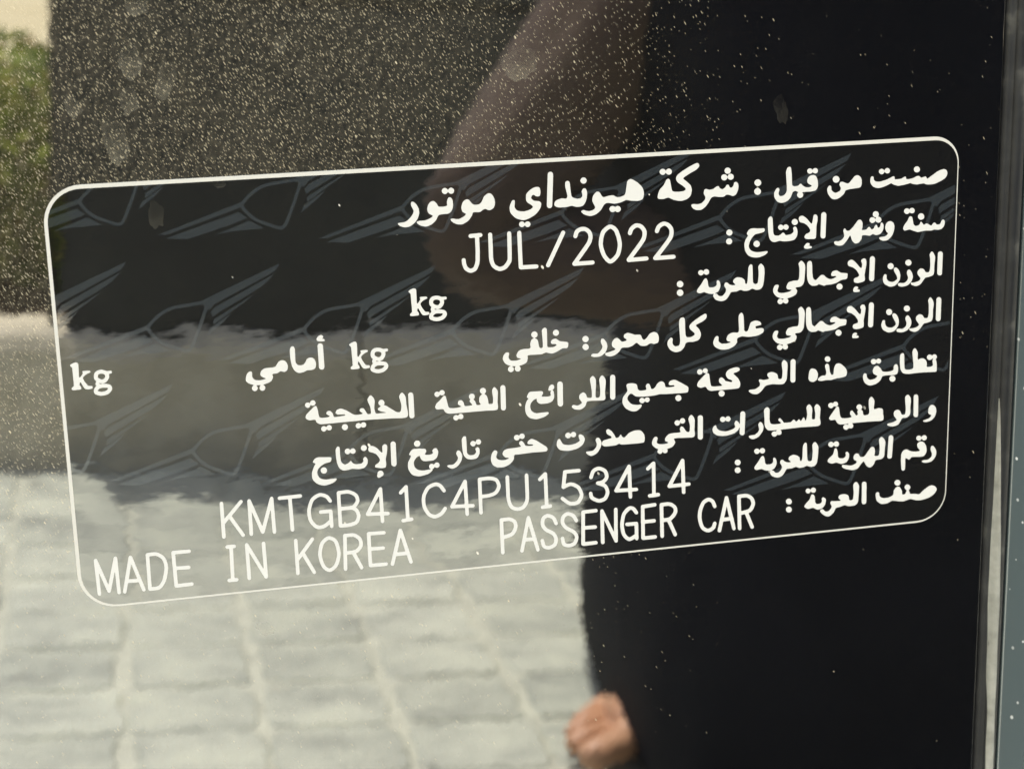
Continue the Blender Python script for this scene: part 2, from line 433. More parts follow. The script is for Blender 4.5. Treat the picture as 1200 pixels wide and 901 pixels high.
# dried water marks on the lacquer
def spot(x, y, rx, ry, rot, seed, host=None, z=.00003, k=.75):
    bm = bmesh.new(); r_ = random.Random(seed); pts = []
    for i in range(40):
        a = 6.2832 * i / 40; w = 1 + .34 * noise.noise((math.cos(a) * 1.3 + seed, math.sin(a) * 1.3, 0)) + .16 * noise.noise((math.cos(a) * 5, math.sin(a) * 5, seed))
        px, py = math.cos(a) * rx * w, math.sin(a) * ry * w
        pts.append((x + px * math.cos(rot) - py * math.sin(rot), y + px * math.sin(rot) + py * math.cos(rot)))
    rings, val = [], []
    for fr in (1.0, .93, .84, .6, .3):
        rings.append([bm.verts.new((x + (px - x) * fr, y + (py - y) * fr, z)) for px, py in pts])
        for px, py in pts:
            low = .5 - .5 * (py - y) / ry            # the rim dries thickest where the drop hung
            val.append(k * {1.0: 0.0, .93: .02 + .15 * low ** 2, .84: .03 + .10 * low, .6: .02 + .08 * low, .3: .02 + .07 * low}[fr])
    for p_, q_ in zip(rings[:-1], rings[1:]):
        for i in range(40): bm.faces.new((p_[i], p_[(i + 1) % 40], q_[(i + 1) % 40], q_[i]))
    bm.faces.new(rings[-1])
    o = obj("water_mark", bm, M_SPOT, host or car)
    at = o.data.attributes.new('residue', 'FLOAT', 'POINT')
    at.data.foreach_set('value', val)
    return o
for i, (x, y, rx, ry, ro) in enumerate([(8.5, 4.6, 1.35, 2.6, .12), (10.6, 13.4, 1.2, 2.4, .05), (14.5, 10.9, 1.15, 2.2, -.35), (11.9, 19.3, 1.2, 1.4, .2),
        (27.4, 14.5, .75, 1.2, -.1), (54.7, 11.2, 2.2, 2.0, .3), (86.6, 4.3, .8, 1.9, .15), (10.3, 9.0, 1.0, 1.6, -.2), (4.2, 8.6, .9, 1.3, .5), (21.4, -54.9, 1.1, .8, -.6)]):
    spot(x * .001, y * .001, rx * .001, ry * .001, ro, i + 1.37, None, .00003, .3 if x > 80 else .85)

# ------------------------------------------------------------------ sticker
LW, LH = 0.110, 0.05001
stk = bpy.data.objects.new("certification_sticker", None); link(stk); stk.matrix_world = FR
tag(stk, "black glossy certification sticker with white Arabic and typed writing, stuck on the black car pillar", "sticker")

def rrect(x0, x1, y0, y1, rad, n=10):
    """rad = radii at tl, tr, br, bl ; y down positive, returned as local x,y(up)"""
    pts = []
    for (cx, cy, r_, a0) in ((x0 + rad[0], y0 + rad[0], rad[0], 180), (x1 - rad[1], y0 + rad[1], rad[1], 270), (x1 - rad[2], y1 - rad[2], rad[2], 0), (x0 + rad[3], y1 - rad[3], rad[3], 90)):
        for i in range(n + 1):
            a = R(a0 + 90 * i / n); pts.append((cx + r_ * math.cos(a), -(cy + r_ * math.sin(a))))
    return pts
ro = (.0043, .0034, .0040, .0044)
outer = rrect(0, LW, 0, LH, ro)
wl, wt, wr, wb = .00040, .00046, .00012, .00022
inner = rrect(wl, LW - wr, wt, LH - wb, (.0038, .0031, .0038, .0041))
bm = bmesh.new()
T0 = 0.00006
tp = [bm.verts.new((x, y, T0)) for x, y in outer]; bt = [bm.verts.new((x, y, -.0000)) for x, y in outer]
bm.faces.new(tp[::-1])
for i in range(len(tp)):
    j = (i + 1) % len(tp); bm.faces.new((tp[i], tp[j], bt[j], bt[i]))
bmesh.ops.recalc_face_normals(bm, faces=bm.faces)
obj("backing_film", bm, M_FILM, stk)
def ring_mesh(o_, i_, z):
    bm = bmesh.new()
    a = [bm.verts.new((x, y, z)) for x, y in o_]; b2 = [bm.verts.new((x, y, z)) for x, y in i_]
    for q in range(len(a)):
        r_ = (q + 1) % len(a); bm.faces.new((a[q], b2[q], b2[r_], a[r_]))
    bmesh.ops.recalc_face_normals(bm, faces=bm.faces)
    if sum(f.normal.z for f in bm.faces) < 0: bmesh.ops.reverse_faces(bm, faces=bm.faces)
    return bm
obj("border_line", ring_mesh(outer, inner, T0 + .000012), M_LINE, stk)

def plate(name, contours, mat, z, label=None, side=0.00001):
    """flat printed shape from closed outlines (outlines inside others are holes)"""
    bm = bmesh.new()
    def dec(s): return [(s[i] * 1e-5, -s[i + 1] * 1e-5) for i in range(0, len(s), 2)]      # hundredths of a millimetre
    loops = [dec(s) for s in contours]
    def area(l): return sum(a[0] * b_[1] - b_[0] * a[1] for a, b_ in zip(l, l[1:] + l[:1])) / 2
    big = max(loops, key=lambda l: abs(area(l))); sg = 1 if area(big) > 0 else -1
    def inside(p, l):
        c = False
        for a, b_ in zip(l, l[1:] + l[:1]):
            if (a[1] > p[1]) != (b_[1] > p[1]) and p[0] < (b_[0] - a[0]) * (p[1] - a[1]) / (b_[1] - a[1]) + a[0]: c = not c
        return c
    solids = [l for l in loops if area(l) * sg > 0]; holes = [l for l in loops if area(l) * sg <= 0]
    for l in solids:
        hs = [q for q in holes if inside(q[0], l)]
        polys = [[Vector((x * 1000, y * 1000, 0)) for x, y in q] for q in [l] + hs]
        flat = [v_ for q in polys for v_ in q]
        vs = [bm.verts.new((v_.x / 1000, v_.y / 1000, z)) for v_ in flat]
        for t in tessellate_polygon(polys):
            try: bm.faces.new([vs[i] for i in t])
            except ValueError: pass
    bm.normal_update()
    for f in bm.faces:
        if f.normal.z < 0: f.normal_flip()
    o = obj(name, bm, mat, stk)
    if label: o["label"] = label
    return o

ART = {
 "arabic_1": ((7597,157,7572,166,7511,193,7420,243,7374,274,7356,290,7347,304,7341,329,7345,344,7351,357,7359,369,7374,384,7426,419,7456,446,7463,461,7461,467,7454,475,7436,484,7381,489,7327,486,7301,478,7292,468,7285,445,7266,342,7255,329,7244,324,7237,325,7218,339,7189,397,7146,440,7133,458,7121,487,7114,512,7111,538,7117,554,7124,559,7135,562,7176,564,7195,562,7229,552,7247,552,7258,555,7299,576,7316,583,7366,596,7397,600,7423,598,7459,589,7479,582,7500,568,7519,550,7530,526,7539,482,7538,467,7534,448,7528,428,7519,414,7485,381,7438,342,7433,336,7433,329,7443,317,7465,303,7527,269,7586,241,7599,232,7616,217,7632,195,7632,188,7630,176,7625,167,7618,160,7609,157),
(10434,354,10421,359,10410,369,10404,382,10405,398,10413,413,10425,423,10438,428,10454,429,10470,423,10478,416,10485,401,10484,387,10476,371,10464,360,10451,355),
(8776,267,8760,272,8750,281,8740,307,8734,334,8747,491,8748,548,8746,563,8740,577,8725,599,8710,610,8691,616,8673,618,8658,615,8647,602,8642,587,8643,573,8652,541,8652,532,8644,518,8633,514,8621,518,8611,526,8599,544,8586,571,8585,606,8589,624,8600,647,8623,678,8641,690,8658,696,8681,701,8709,698,8736,690,8765,676,8784,658,8800,636,8823,580,8843,567,8854,565,8867,567,8897,581,8897,584,8889,593,8882,608,8881,618,8884,629,8892,640,8903,649,8914,654,8929,655,8947,647,8954,640,8959,630,8960,613,8956,602,8948,591,8949,586,8975,583,9053,585,9106,578,9121,572,9130,565,9143,545,9148,529,9150,516,9149,486,9144,453,9137,428,9125,406,9117,397,9104,389,9086,384,9064,385,9036,396,9020,414,9011,436,9011,464,9018,479,9025,486,9062,506,9069,513,9067,520,9055,526,9031,532,9002,530,8989,527,8959,510,8933,485,8924,481,8915,484,8897,501,8882,507,8849,509,8825,501,8817,491,8813,467,8809,361,8800,289,8793,273,8783,268),
(7980,233,7966,239,7955,251,7951,264,7953,281,7960,294,7973,304,7988,308,8006,307,8019,299,8027,288,8030,275,8028,260,8022,249,8009,238,7998,234),
(9103,301,9088,307,9075,320,9062,307,9048,301,9037,301,9024,304,9012,315,9007,327,9008,337,9013,350,9025,361,9041,367,9062,363,9078,348,9093,360,9104,365,9119,367,9131,362,9139,357,9145,345,9146,333,9144,322,9136,312,9127,305,9116,301),
(10043,353,10026,363,10014,382,9998,366,9987,360,9974,358,9955,365,9946,374,9942,388,9944,400,9951,411,9968,423,9980,426,9989,425,10004,418,10018,397,10032,411,10045,418,10062,420,10075,415,10082,408,10088,396,10089,386,10085,373,10077,363,10066,356,10056,353),
(7243,204,7229,210,7213,226,7199,211,7186,204,7172,202,7156,206,7146,214,7138,227,7138,244,7142,254,7156,269,7174,275,7186,274,7197,269,7213,252,7216,254,7228,268,7239,274,7257,277,7272,272,7282,264,7288,252,7290,242,7287,229,7280,217,7270,209,7259,204),
(10794,408,10754,418,10715,435,10606,506,10591,514,10582,510,10571,492,10565,486,10552,487,10505,498,10499,495,10486,480,10470,474,10459,473,10444,476,10396,498,10347,506,10328,507,10311,504,10306,498,10302,479,10297,474,10289,472,10282,474,10251,491,10235,496,10194,499,10162,498,10156,496,10153,491,10152,474,10150,467,10143,461,10136,459,10125,462,10060,492,10032,500,9963,516,9922,514,9900,507,9883,493,9878,482,9875,454,9868,447,9857,443,9845,447,9837,459,9833,489,9834,515,9840,531,9850,547,9873,572,9904,586,9939,594,9979,589,10029,576,10107,544,10116,547,10136,559,10160,569,10202,581,10268,575,10364,556,10398,569,10438,577,10459,578,10534,569,10546,571,10577,585,10620,588,10666,586,10689,583,10711,576,10771,552,10816,527,10836,509,10847,488,10852,471,10852,453,10847,435,10839,423,10827,415,10809,408),
(5793,160,5782,163,5775,169,5769,177,5766,187,5748,532,5747,559,5752,572,5763,584,5778,589,5790,588,5801,582,5808,573,5812,562,5830,216,5830,189,5825,175,5818,167,5810,162),
(8020,309,8011,311,8000,320,7988,343,7976,324,7961,314,7943,311,7927,316,7916,324,7910,337,7909,347,7914,365,7925,376,7934,382,7943,384,7956,385,7968,380,7978,372,7990,351,8001,369,8013,378,8030,383,8048,379,8059,371,8066,360,8068,346,8066,334,8059,323,8047,314,8036,310),
(9651,420,9633,425,9621,433,9562,503,9549,511,9536,513,9521,510,9474,490,9450,489,9441,492,9434,502,9430,523,9433,534,9449,563,9446,584,9440,595,9434,600,9399,616,9384,619,9371,618,9345,603,9327,582,9324,545,9320,534,9306,525,9295,527,9284,539,9274,558,9271,566,9272,586,9277,609,9284,628,9314,670,9330,685,9349,695,9375,699,9410,694,9440,679,9483,646,9494,632,9508,601,9518,594,9562,585,9683,575,9701,569,9709,562,9714,552,9721,528,9720,489,9714,463,9704,445,9685,429,9670,421),
(9376,412,9360,417,9349,426,9342,436,9340,453,9346,471,9357,485,9372,493,9391,495,9407,491,9420,481,9428,465,9428,448,9420,432,9412,422,9395,414),
(6192,249,6178,255,6168,263,6162,277,6161,290,6167,304,6174,313,6190,322,6205,323,6219,319,6228,312,6236,296,6237,283,6232,268,6221,257,6208,250),
(6771,301,6748,313,6734,331,6715,454,6707,479,6692,493,6648,507,6615,509,6599,504,6564,484,6539,481,6497,487,6455,497,6441,498,6429,492,6420,483,6398,444,6389,435,6377,429,6360,428,6349,434,6336,446,6316,470,6310,483,6304,508,6303,534,6307,547,6337,609,6335,619,6329,631,6320,638,6306,645,6287,650,6260,654,6233,649,6196,637,6186,637,6177,640,6168,648,6166,655,6168,661,6192,684,6221,699,6265,712,6293,712,6317,707,6342,698,6361,687,6384,670,6409,646,6445,590,6461,578,6477,571,6501,570,6561,582,6579,583,6615,580,6658,572,6714,549,6734,550,6783,561,6861,568,6891,564,6915,554,6925,547,6932,535,6941,493,6939,461,6933,436,6924,415,6903,386,6859,345,6806,311,6782,302),
(8366,396,8350,402,8339,412,8332,427,8332,441,8337,455,8350,469,8367,477,8381,478,8396,474,8411,462,8418,447,8418,433,8412,419,8399,405,8382,397),
(5999,279,5990,282,5981,288,5977,295,5975,305,5975,340,5977,355,6000,453,5999,463,5994,476,5987,485,5980,488,5929,482,5893,490,5868,499,5853,509,5844,521,5839,538,5839,555,5841,562,5850,571,5860,577,5881,585,5896,588,5971,590,6051,577,6103,593,6129,595,6164,592,6186,584,6196,576,6210,557,6224,531,6233,502,6240,460,6240,433,6235,407,6226,388,6216,380,6202,379,6192,383,6182,394,6174,417,6182,455,6182,465,6176,479,6162,492,6146,497,6117,498,6077,486,6055,471,6047,454,6041,418,6032,311,6028,296,6024,289,6016,283,6006,279),
(8093,411,8082,414,8075,419,8071,426,8068,446,8061,459,8050,472,8037,477,8021,475,8016,469,8007,446,7999,441,7990,439,7981,441,7975,444,7965,464,7951,477,7938,485,7926,489,7911,486,7893,476,7888,470,7879,453,7870,449,7857,451,7846,455,7812,479,7783,486,7758,487,7726,476,7713,475,7706,477,7696,486,7689,519,7692,536,7710,571,7710,589,7702,607,7671,637,7658,645,7645,649,7611,654,7561,647,7545,649,7536,656,7532,662,7539,682,7559,704,7586,719,7611,725,7653,724,7667,719,7681,711,7715,686,7750,639,7778,591,7789,582,7805,575,7821,571,7832,571,7874,580,7926,583,7946,580,7973,561,7985,558,8013,563,8052,579,8065,579,8081,573,8098,562,8110,542,8124,504,8128,477,8128,453,8123,432,8109,417,8100,412),
(5619,329,5600,333,5579,342,5544,362,5511,393,5500,413,5497,447,5499,479,5505,494,5518,510,5545,527,5566,543,5578,559,5578,564,5575,570,5552,587,5516,600,5473,609,5433,607,5396,597,5373,581,5358,556,5356,539,5361,496,5361,475,5353,468,5341,467,5334,469,5326,477,5307,514,5299,537,5296,559,5299,593,5306,614,5315,629,5339,657,5359,675,5388,692,5437,708,5460,712,5491,708,5539,691,5599,659,5624,637,5654,602,5669,578,5675,562,5679,538,5678,525,5675,516,5664,505,5649,498,5604,492,5592,488,5569,472,5560,459,5560,447,5564,435,5574,424,5584,419,5594,420,5618,437,5635,442,5656,440,5666,430,5673,400,5673,376,5670,359,5665,344,5658,335,5650,331),
(4601,278,4584,285,4569,303,4559,289,4544,279,4528,277,4514,281,4504,289,4497,302,4496,312,4499,327,4512,341,4527,348,4538,348,4550,344,4570,324,4581,339,4592,347,4611,350,4623,346,4632,340,4639,329,4642,317,4641,306,4635,294,4625,284,4612,279),
(8362,503,8349,507,8335,520,8329,537,8331,551,8340,569,8350,577,8370,585,8384,584,8399,578,8411,566,8415,554,8415,535,8409,523,8394,509,8382,503),
(5045,369,5026,378,4998,400,4989,413,4971,452,4962,467,4943,486,4927,493,4900,496,4876,494,4863,490,4854,484,4840,468,4816,435,4801,427,4790,425,4779,426,4761,435,4743,450,4735,465,4724,497,4720,522,4725,549,4731,565,4740,574,4768,591,4772,598,4769,604,4756,618,4741,628,4707,644,4685,651,4657,650,4617,641,4593,642,4589,645,4588,652,4601,674,4625,693,4664,710,4677,713,4711,716,4732,713,4771,695,4794,680,4811,664,4845,617,4853,591,4861,583,4872,581,4921,584,4941,583,4952,578,4978,558,4999,551,5007,551,5037,565,5053,569,5070,566,5092,555,5103,546,5110,536,5121,508,5123,473,5118,441,5102,405,5084,381,5065,371),
(4586,387,4573,392,4563,406,4551,439,4554,479,4547,487,4535,491,4499,495,4456,491,4444,482,4430,452,4403,426,4393,422,4381,422,4367,425,4353,433,4340,446,4327,467,4317,505,4317,520,4322,542,4331,559,4342,569,4376,589,4379,593,4377,600,4364,611,4345,622,4299,639,4273,643,4221,643,4194,647,4189,650,4187,655,4190,667,4211,687,4241,702,4282,714,4297,714,4316,711,4359,695,4391,671,4418,643,4439,601,4452,589,4464,585,4491,582,4560,580,4576,574,4595,557,4613,531,4619,511,4624,475,4621,438,4615,412,4601,395),
(4145,414,4137,417,4130,423,4127,438,4131,465,4151,506,4155,518,4154,536,4143,562,4128,583,4112,601,4088,623,4060,641,4038,648,3983,652,3966,656,3964,663,3969,671,3990,690,4019,702,4048,708,4083,706,4105,700,4125,690,4161,663,4178,645,4198,616,4212,586,4218,565,4221,542,4217,503,4203,469,4189,445,4162,420,4152,415),
(6543,609,6523,618,6516,628,6512,638,6512,650,6516,661,6523,672,6533,679,6544,683,6556,684,6583,674,6602,685,6619,688,6639,680,6648,669,6652,657,6651,642,6643,627,6631,618,6620,614,6608,613,6582,623,6561,611),
(5435,726,5425,729,5416,735,5410,743,5406,753,5406,764,5410,774,5416,783,5425,789,5439,794,5452,792,5461,787,5472,776,5475,775,5492,793,5502,797,5513,798,5530,792,5540,780,5544,767,5541,753,5535,742,5525,734,5511,730,5497,732,5488,737,5478,748,5474,749,5457,731,5445,727),),
 "arabic_2": ((10387,867,10372,873,10361,883,10344,872,10330,868,10315,869,10304,874,10295,885,10291,898,10293,913,10300,924,10314,935,10331,939,10348,936,10366,921,10384,931,10395,934,10410,933,10422,928,10429,919,10433,909,10432,896,10428,886,10420,876,10410,870,10401,867),
(9908,878,9891,885,9884,891,9877,907,9877,919,9881,932,9891,944,9905,952,9921,956,9923,959,9913,975,9897,959,9882,951,9861,950,9845,959,9836,975,9836,993,9845,1009,9861,1020,9878,1023,9891,1020,9903,1013,9915,997,9926,1011,9937,1019,9950,1023,9961,1024,9980,1016,9991,1001,9993,985,9984,967,9971,955,9948,947,9957,924,9956,910,9951,899,9943,890,9933,883,9919,879),
(9230,847,9219,850,9209,857,9204,864,9200,876,9195,1115,9196,1145,9199,1156,9212,1169,9229,1175,9240,1174,9249,1169,9257,1160,9260,1151,9266,881,9262,867,9254,857,9243,850),
(10513,942,10498,947,10486,957,10480,971,10480,988,10487,1003,10499,1014,10514,1021,10530,1022,10546,1017,10558,1006,10563,994,10563,976,10554,960,10542,949,10527,943),
(9115,870,9104,876,9099,885,9087,958,9082,976,9076,980,9067,977,9057,967,9022,925,8999,903,8969,880,8951,875,8930,878,8917,886,8909,898,8908,908,8912,926,8917,941,8924,950,8934,956,8971,965,9010,990,9035,1015,9058,1052,9060,1068,9052,1084,9042,1091,9006,1105,8997,1113,8990,1125,8986,1135,8987,1144,8994,1157,9004,1164,9032,1169,9106,1172,9124,1169,9134,1159,9137,1124,9138,1030,9141,999,9152,948,9152,910,9149,890,9143,880,9128,871),
(10374,971,10361,979,10340,1026,10305,1068,10294,1086,10289,1103,10287,1121,10294,1136,10305,1144,10315,1144,10360,1136,10377,1135,10445,1163,10478,1173,10497,1174,10580,1162,10667,1167,10704,1156,10737,1161,10764,1162,10791,1158,10806,1152,10826,1132,10838,1109,10842,1079,10841,1059,10832,1045,10821,1039,10811,1041,10798,1053,10782,1090,10776,1094,10763,1097,10735,1095,10715,1073,10705,1069,10694,1071,10686,1075,10670,1100,10662,1104,10653,1102,10621,1083,10600,1074,10589,1075,10570,1087,10562,1088,10554,1082,10529,1051,10521,1047,10516,1051,10506,1077,10499,1086,10473,1095,10452,1096,10437,1088,10423,1072,10403,984,10389,973),
(8539,859,8524,867,8511,887,8509,908,8510,975,8516,1054,8525,1107,8538,1141,8555,1162,8575,1173,8601,1179,8664,1166,8710,1176,8762,1178,8813,1174,8843,1168,8856,1163,8868,1151,8883,1130,8890,1113,8894,1085,8894,1066,8891,1046,8883,1023,8876,1010,8864,1004,8849,1005,8842,1011,8837,1020,8837,1029,8844,1056,8841,1069,8823,1086,8807,1094,8781,1099,8755,1102,8742,1100,8736,1096,8723,1077,8707,1068,8699,1070,8674,1091,8648,1101,8617,1100,8602,1095,8594,1091,8585,1078,8579,1051,8569,889,8564,875,8558,866,8550,861),
(8854,908,8841,911,8827,919,8820,931,8817,945,8821,959,8830,972,8844,981,8858,985,8873,982,8886,975,8894,962,8897,948,8893,934,8883,920,8868,911),
(9704,970,9690,973,9678,982,9623,1054,9589,1086,9574,1097,9559,1100,9541,1097,9531,1091,9516,1068,9510,1067,9504,1071,9497,1079,9493,1092,9507,1156,9502,1174,9493,1189,9478,1204,9441,1221,9418,1222,9394,1218,9383,1221,9377,1228,9375,1237,9379,1247,9387,1258,9406,1269,9431,1277,9466,1278,9481,1276,9494,1270,9508,1259,9540,1221,9556,1199,9577,1164,9581,1160,9587,1162,9591,1167,9609,1218,9621,1237,9645,1260,9655,1264,9667,1265,9693,1260,9704,1253,9715,1241,9733,1215,9737,1201,9738,1178,9743,1172,9749,1168,9783,1168,9828,1177,9845,1179,9854,1176,9875,1163,9884,1160,9924,1176,9935,1177,9967,1172,9989,1161,10010,1133,10019,1114,10022,1099,10024,1079,10023,1052,10015,1038,10005,1028,9995,1025,9986,1031,9980,1071,9974,1078,9961,1085,9954,1086,9948,1083,9935,1054,9926,1048,9917,1051,9909,1058,9896,1089,9888,1096,9877,1100,9867,1102,9862,1100,9844,1074,9831,1068,9819,1073,9806,1092,9796,1098,9773,1103,9747,1103,9739,1100,9737,1093,9745,1058,9744,1021,9741,1003,9733,988,9723,978,9714,972),
(10101,1014,10078,1021,10063,1034,10052,1054,10047,1082,10048,1102,10055,1124,10065,1144,10084,1161,10085,1170,10068,1188,10048,1200,10025,1204,9982,1206,9974,1209,9971,1213,9971,1222,9978,1231,9988,1239,10011,1251,10026,1255,10057,1254,10076,1251,10092,1243,10121,1219,10133,1206,10146,1185,10158,1155,10165,1129,10168,1099,10167,1076,10162,1056,10154,1039,10141,1026,10119,1016),
(8733,969,8722,974,8709,985,8691,972,8680,968,8667,968,8658,972,8647,982,8642,992,8641,1002,8648,1019,8658,1029,8675,1035,8693,1032,8710,1019,8736,1035,8750,1036,8763,1031,8772,1023,8777,1013,8778,1002,8774,990,8766,980,8755,972,8746,969),
(8304,990,8288,994,8268,1004,8255,1018,8242,1043,8241,1057,8254,1072,8255,1079,8228,1116,8218,1142,8210,1169,8210,1208,8218,1252,8230,1280,8248,1306,8265,1323,8285,1335,8307,1344,8337,1351,8364,1354,8407,1352,8456,1337,8483,1325,8509,1300,8511,1295,8507,1287,8496,1282,8413,1289,8367,1288,8340,1282,8310,1271,8293,1259,8273,1235,8267,1219,8267,1189,8276,1158,8290,1129,8309,1100,8332,1076,8349,1066,8358,1063,8426,1052,8455,1044,8467,1032,8471,1011,8463,1002,8451,998,8381,997,8341,991),
(8008,986,7993,992,7983,1001,7977,1018,7978,1030,7982,1041,7995,1054,8010,1061,8024,1061,8037,1057,8050,1045,8054,1035,8055,1021,8050,1007,8040,996,8024,987),
(8010,1093,7995,1097,7985,1104,7976,1117,7975,1131,7978,1144,7987,1157,7998,1164,8014,1169,8031,1166,8044,1157,8051,1145,8053,1131,8048,1115,8036,1102,8024,1096),
(8361,1146,8346,1150,8334,1160,8327,1173,8327,1191,8334,1206,8345,1216,8359,1223,8374,1225,8391,1219,8402,1208,8407,1196,8407,1179,8399,1163,8388,1153,8373,1146),
(9021,1217,9006,1225,8986,1250,8981,1266,8988,1279,9004,1287,9034,1289,9069,1286,9082,1281,9086,1273,9082,1264,9041,1248,9041,1245,9053,1241,9057,1237,9057,1232,9052,1224,9040,1218),),
 "typed_date": ((7184,837,7162,841,7141,850,7123,861,7104,876,7092,894,7079,924,7074,943,7076,955,7082,964,7090,970,7103,971,7112,969,7122,960,7135,926,7145,909,7174,891,7187,887,7196,888,7210,892,7226,902,7240,917,7251,933,7257,954,7257,986,7254,999,7247,1020,7217,1065,7141,1159,7054,1259,7050,1271,7052,1283,7060,1293,7070,1298,7083,1300,7303,1299,7323,1294,7329,1290,7333,1281,7333,1269,7329,1260,7322,1253,7313,1249,7291,1248,7158,1249,7138,1247,7140,1240,7241,1119,7287,1057,7302,1025,7309,989,7309,954,7303,926,7292,904,7273,879,7255,862,7237,851,7208,841),
(6840,836,6826,839,6803,850,6784,863,6762,883,6751,902,6742,927,6737,947,6739,959,6747,969,6757,974,6765,975,6776,972,6785,962,6799,922,6808,910,6824,897,6840,888,6858,887,6875,892,6891,902,6913,931,6920,950,6918,988,6910,1014,6894,1042,6854,1095,6721,1259,6718,1271,6721,1285,6728,1294,6740,1300,6963,1297,6981,1293,6988,1286,6992,1277,6992,1269,6988,1260,6980,1250,6972,1248,6953,1246,6823,1249,6805,1249,6801,1247,6802,1242,6906,1114,6940,1067,6953,1046,6962,1024,6971,978,6972,950,6966,926,6957,907,6937,879,6918,860,6894,847,6862,838),
(6510,831,6498,834,6477,843,6450,860,6421,886,6407,905,6396,930,6381,985,6375,1029,6374,1065,6378,1094,6391,1147,6408,1193,6424,1224,6454,1264,6475,1285,6494,1298,6517,1303,6542,1297,6567,1282,6603,1249,6632,1211,6644,1181,6653,1144,6660,1099,6660,1063,6653,1016,6643,976,6624,919,6612,894,6588,865,6561,845,6535,833),
(6170,837,6147,840,6126,848,6101,862,6088,873,6080,886,6072,906,6063,940,6066,954,6073,963,6080,967,6093,968,6100,966,6111,955,6123,915,6132,903,6148,893,6164,888,6195,888,6208,892,6220,900,6240,920,6244,933,6249,961,6247,979,6234,1016,6216,1044,6047,1262,6044,1272,6046,1284,6053,1294,6064,1300,6076,1301,6291,1300,6308,1296,6316,1289,6319,1281,6319,1272,6315,1261,6307,1254,6299,1251,6130,1251,6125,1248,6128,1242,6227,1116,6272,1053,6286,1025,6298,983,6299,950,6294,924,6283,898,6273,883,6248,861,6222,845,6198,838),
(6515,881,6527,882,6542,890,6562,909,6571,923,6595,990,6603,1025,6609,1061,6609,1099,6604,1127,6598,1154,6588,1183,6575,1203,6552,1227,6530,1245,6516,1251,6505,1246,6488,1228,6470,1205,6458,1183,6438,1128,6429,1094,6424,1056,6432,991,6440,961,6451,932,6472,908,6494,892),
(5934,867,5925,871,5916,881,5723,1261,5721,1271,5723,1280,5728,1288,5735,1293,5754,1296,5762,1291,5769,1283,5961,904,5964,889,5960,879,5948,868),
(5400,836,5389,841,5383,849,5380,879,5387,1238,5388,1274,5391,1284,5400,1294,5415,1299,5596,1301,5615,1298,5626,1289,5628,1273,5623,1260,5611,1253,5583,1250,5449,1250,5441,1249,5437,1245,5430,860,5427,850,5420,841,5412,836),
(5276,835,5264,843,5259,856,5258,1128,5255,1174,5238,1202,5211,1234,5194,1244,5166,1251,5147,1247,5113,1226,5100,1210,5092,1190,5084,1161,5081,1132,5081,1002,5078,855,5075,846,5069,839,5055,834,5041,836,5030,850,5031,1123,5034,1159,5039,1183,5054,1227,5070,1252,5103,1279,5139,1296,5163,1301,5184,1298,5210,1291,5238,1278,5254,1263,5275,1238,5297,1205,5302,1191,5305,1176,5308,1065,5308,869,5306,852,5300,842,5290,835),
(4925,831,4814,836,4802,841,4794,852,4796,870,4807,881,4819,884,4864,882,4869,884,4871,889,4874,1023,4869,1157,4862,1190,4845,1230,4835,1240,4816,1247,4804,1248,4789,1240,4772,1226,4764,1211,4753,1171,4751,1137,4746,1126,4736,1119,4721,1118,4710,1124,4703,1137,4705,1180,4716,1219,4725,1242,4734,1257,4750,1271,4773,1287,4790,1295,4807,1298,4828,1296,4852,1287,4869,1278,4881,1265,4893,1245,4912,1199,4919,1157,4923,1041,4921,885,4925,880,4941,879,4951,875,4958,867,4961,857,4959,847,4950,836,4940,832),),
 "arabic_3": ((10788,1439,10773,1447,10768,1455,10765,1466,10765,1674,10767,1716,10770,1726,10782,1739,10800,1745,10811,1744,10819,1740,10826,1733,10830,1722,10831,1489,10830,1463,10822,1450,10807,1440),
(10680,1433,10673,1438,10665,1447,10654,1470,10655,1484,10663,1519,10668,1604,10666,1655,10657,1685,10650,1692,10638,1695,10613,1692,10603,1685,10587,1657,10573,1646,10553,1640,10542,1638,10532,1640,10521,1647,10501,1667,10497,1679,10497,1692,10504,1716,10529,1745,10540,1762,10541,1770,10539,1777,10526,1791,10500,1803,10448,1813,10421,1809,10414,1810,10411,1817,10414,1826,10426,1840,10455,1853,10475,1858,10492,1857,10517,1852,10534,1844,10548,1832,10571,1804,10593,1773,10606,1761,10617,1757,10646,1754,10692,1742,10705,1736,10714,1727,10719,1715,10723,1686,10722,1606,10730,1511,10725,1491,10708,1459,10692,1437,10686,1433),
(9879,1439,9863,1447,9854,1463,9850,1720,9853,1732,9860,1744,9871,1752,9883,1755,9897,1754,9907,1749,9914,1738,9917,1726,9921,1498,9920,1469,9915,1456,9899,1442,9890,1439),
(9768,1459,9752,1467,9743,1475,9739,1484,9740,1494,9752,1524,9754,1540,9748,1570,9746,1576,9741,1578,9733,1576,9720,1565,9677,1515,9650,1488,9623,1468,9606,1465,9581,1471,9570,1481,9562,1495,9562,1515,9566,1527,9572,1537,9581,1544,9623,1558,9662,1584,9689,1613,9713,1652,9717,1669,9709,1683,9698,1689,9661,1699,9649,1710,9647,1722,9649,1743,9654,1751,9668,1758,9698,1764,9753,1758,9779,1749,9789,1741,9793,1734,9794,1717,9787,1665,9808,1540,9809,1508,9804,1484,9798,1470,9787,1462),
(10362,1515,10345,1521,10334,1531,10330,1543,10330,1560,10337,1573,10349,1584,10364,1591,10381,1592,10396,1586,10407,1576,10411,1563,10411,1549,10402,1532,10394,1524,10377,1516),
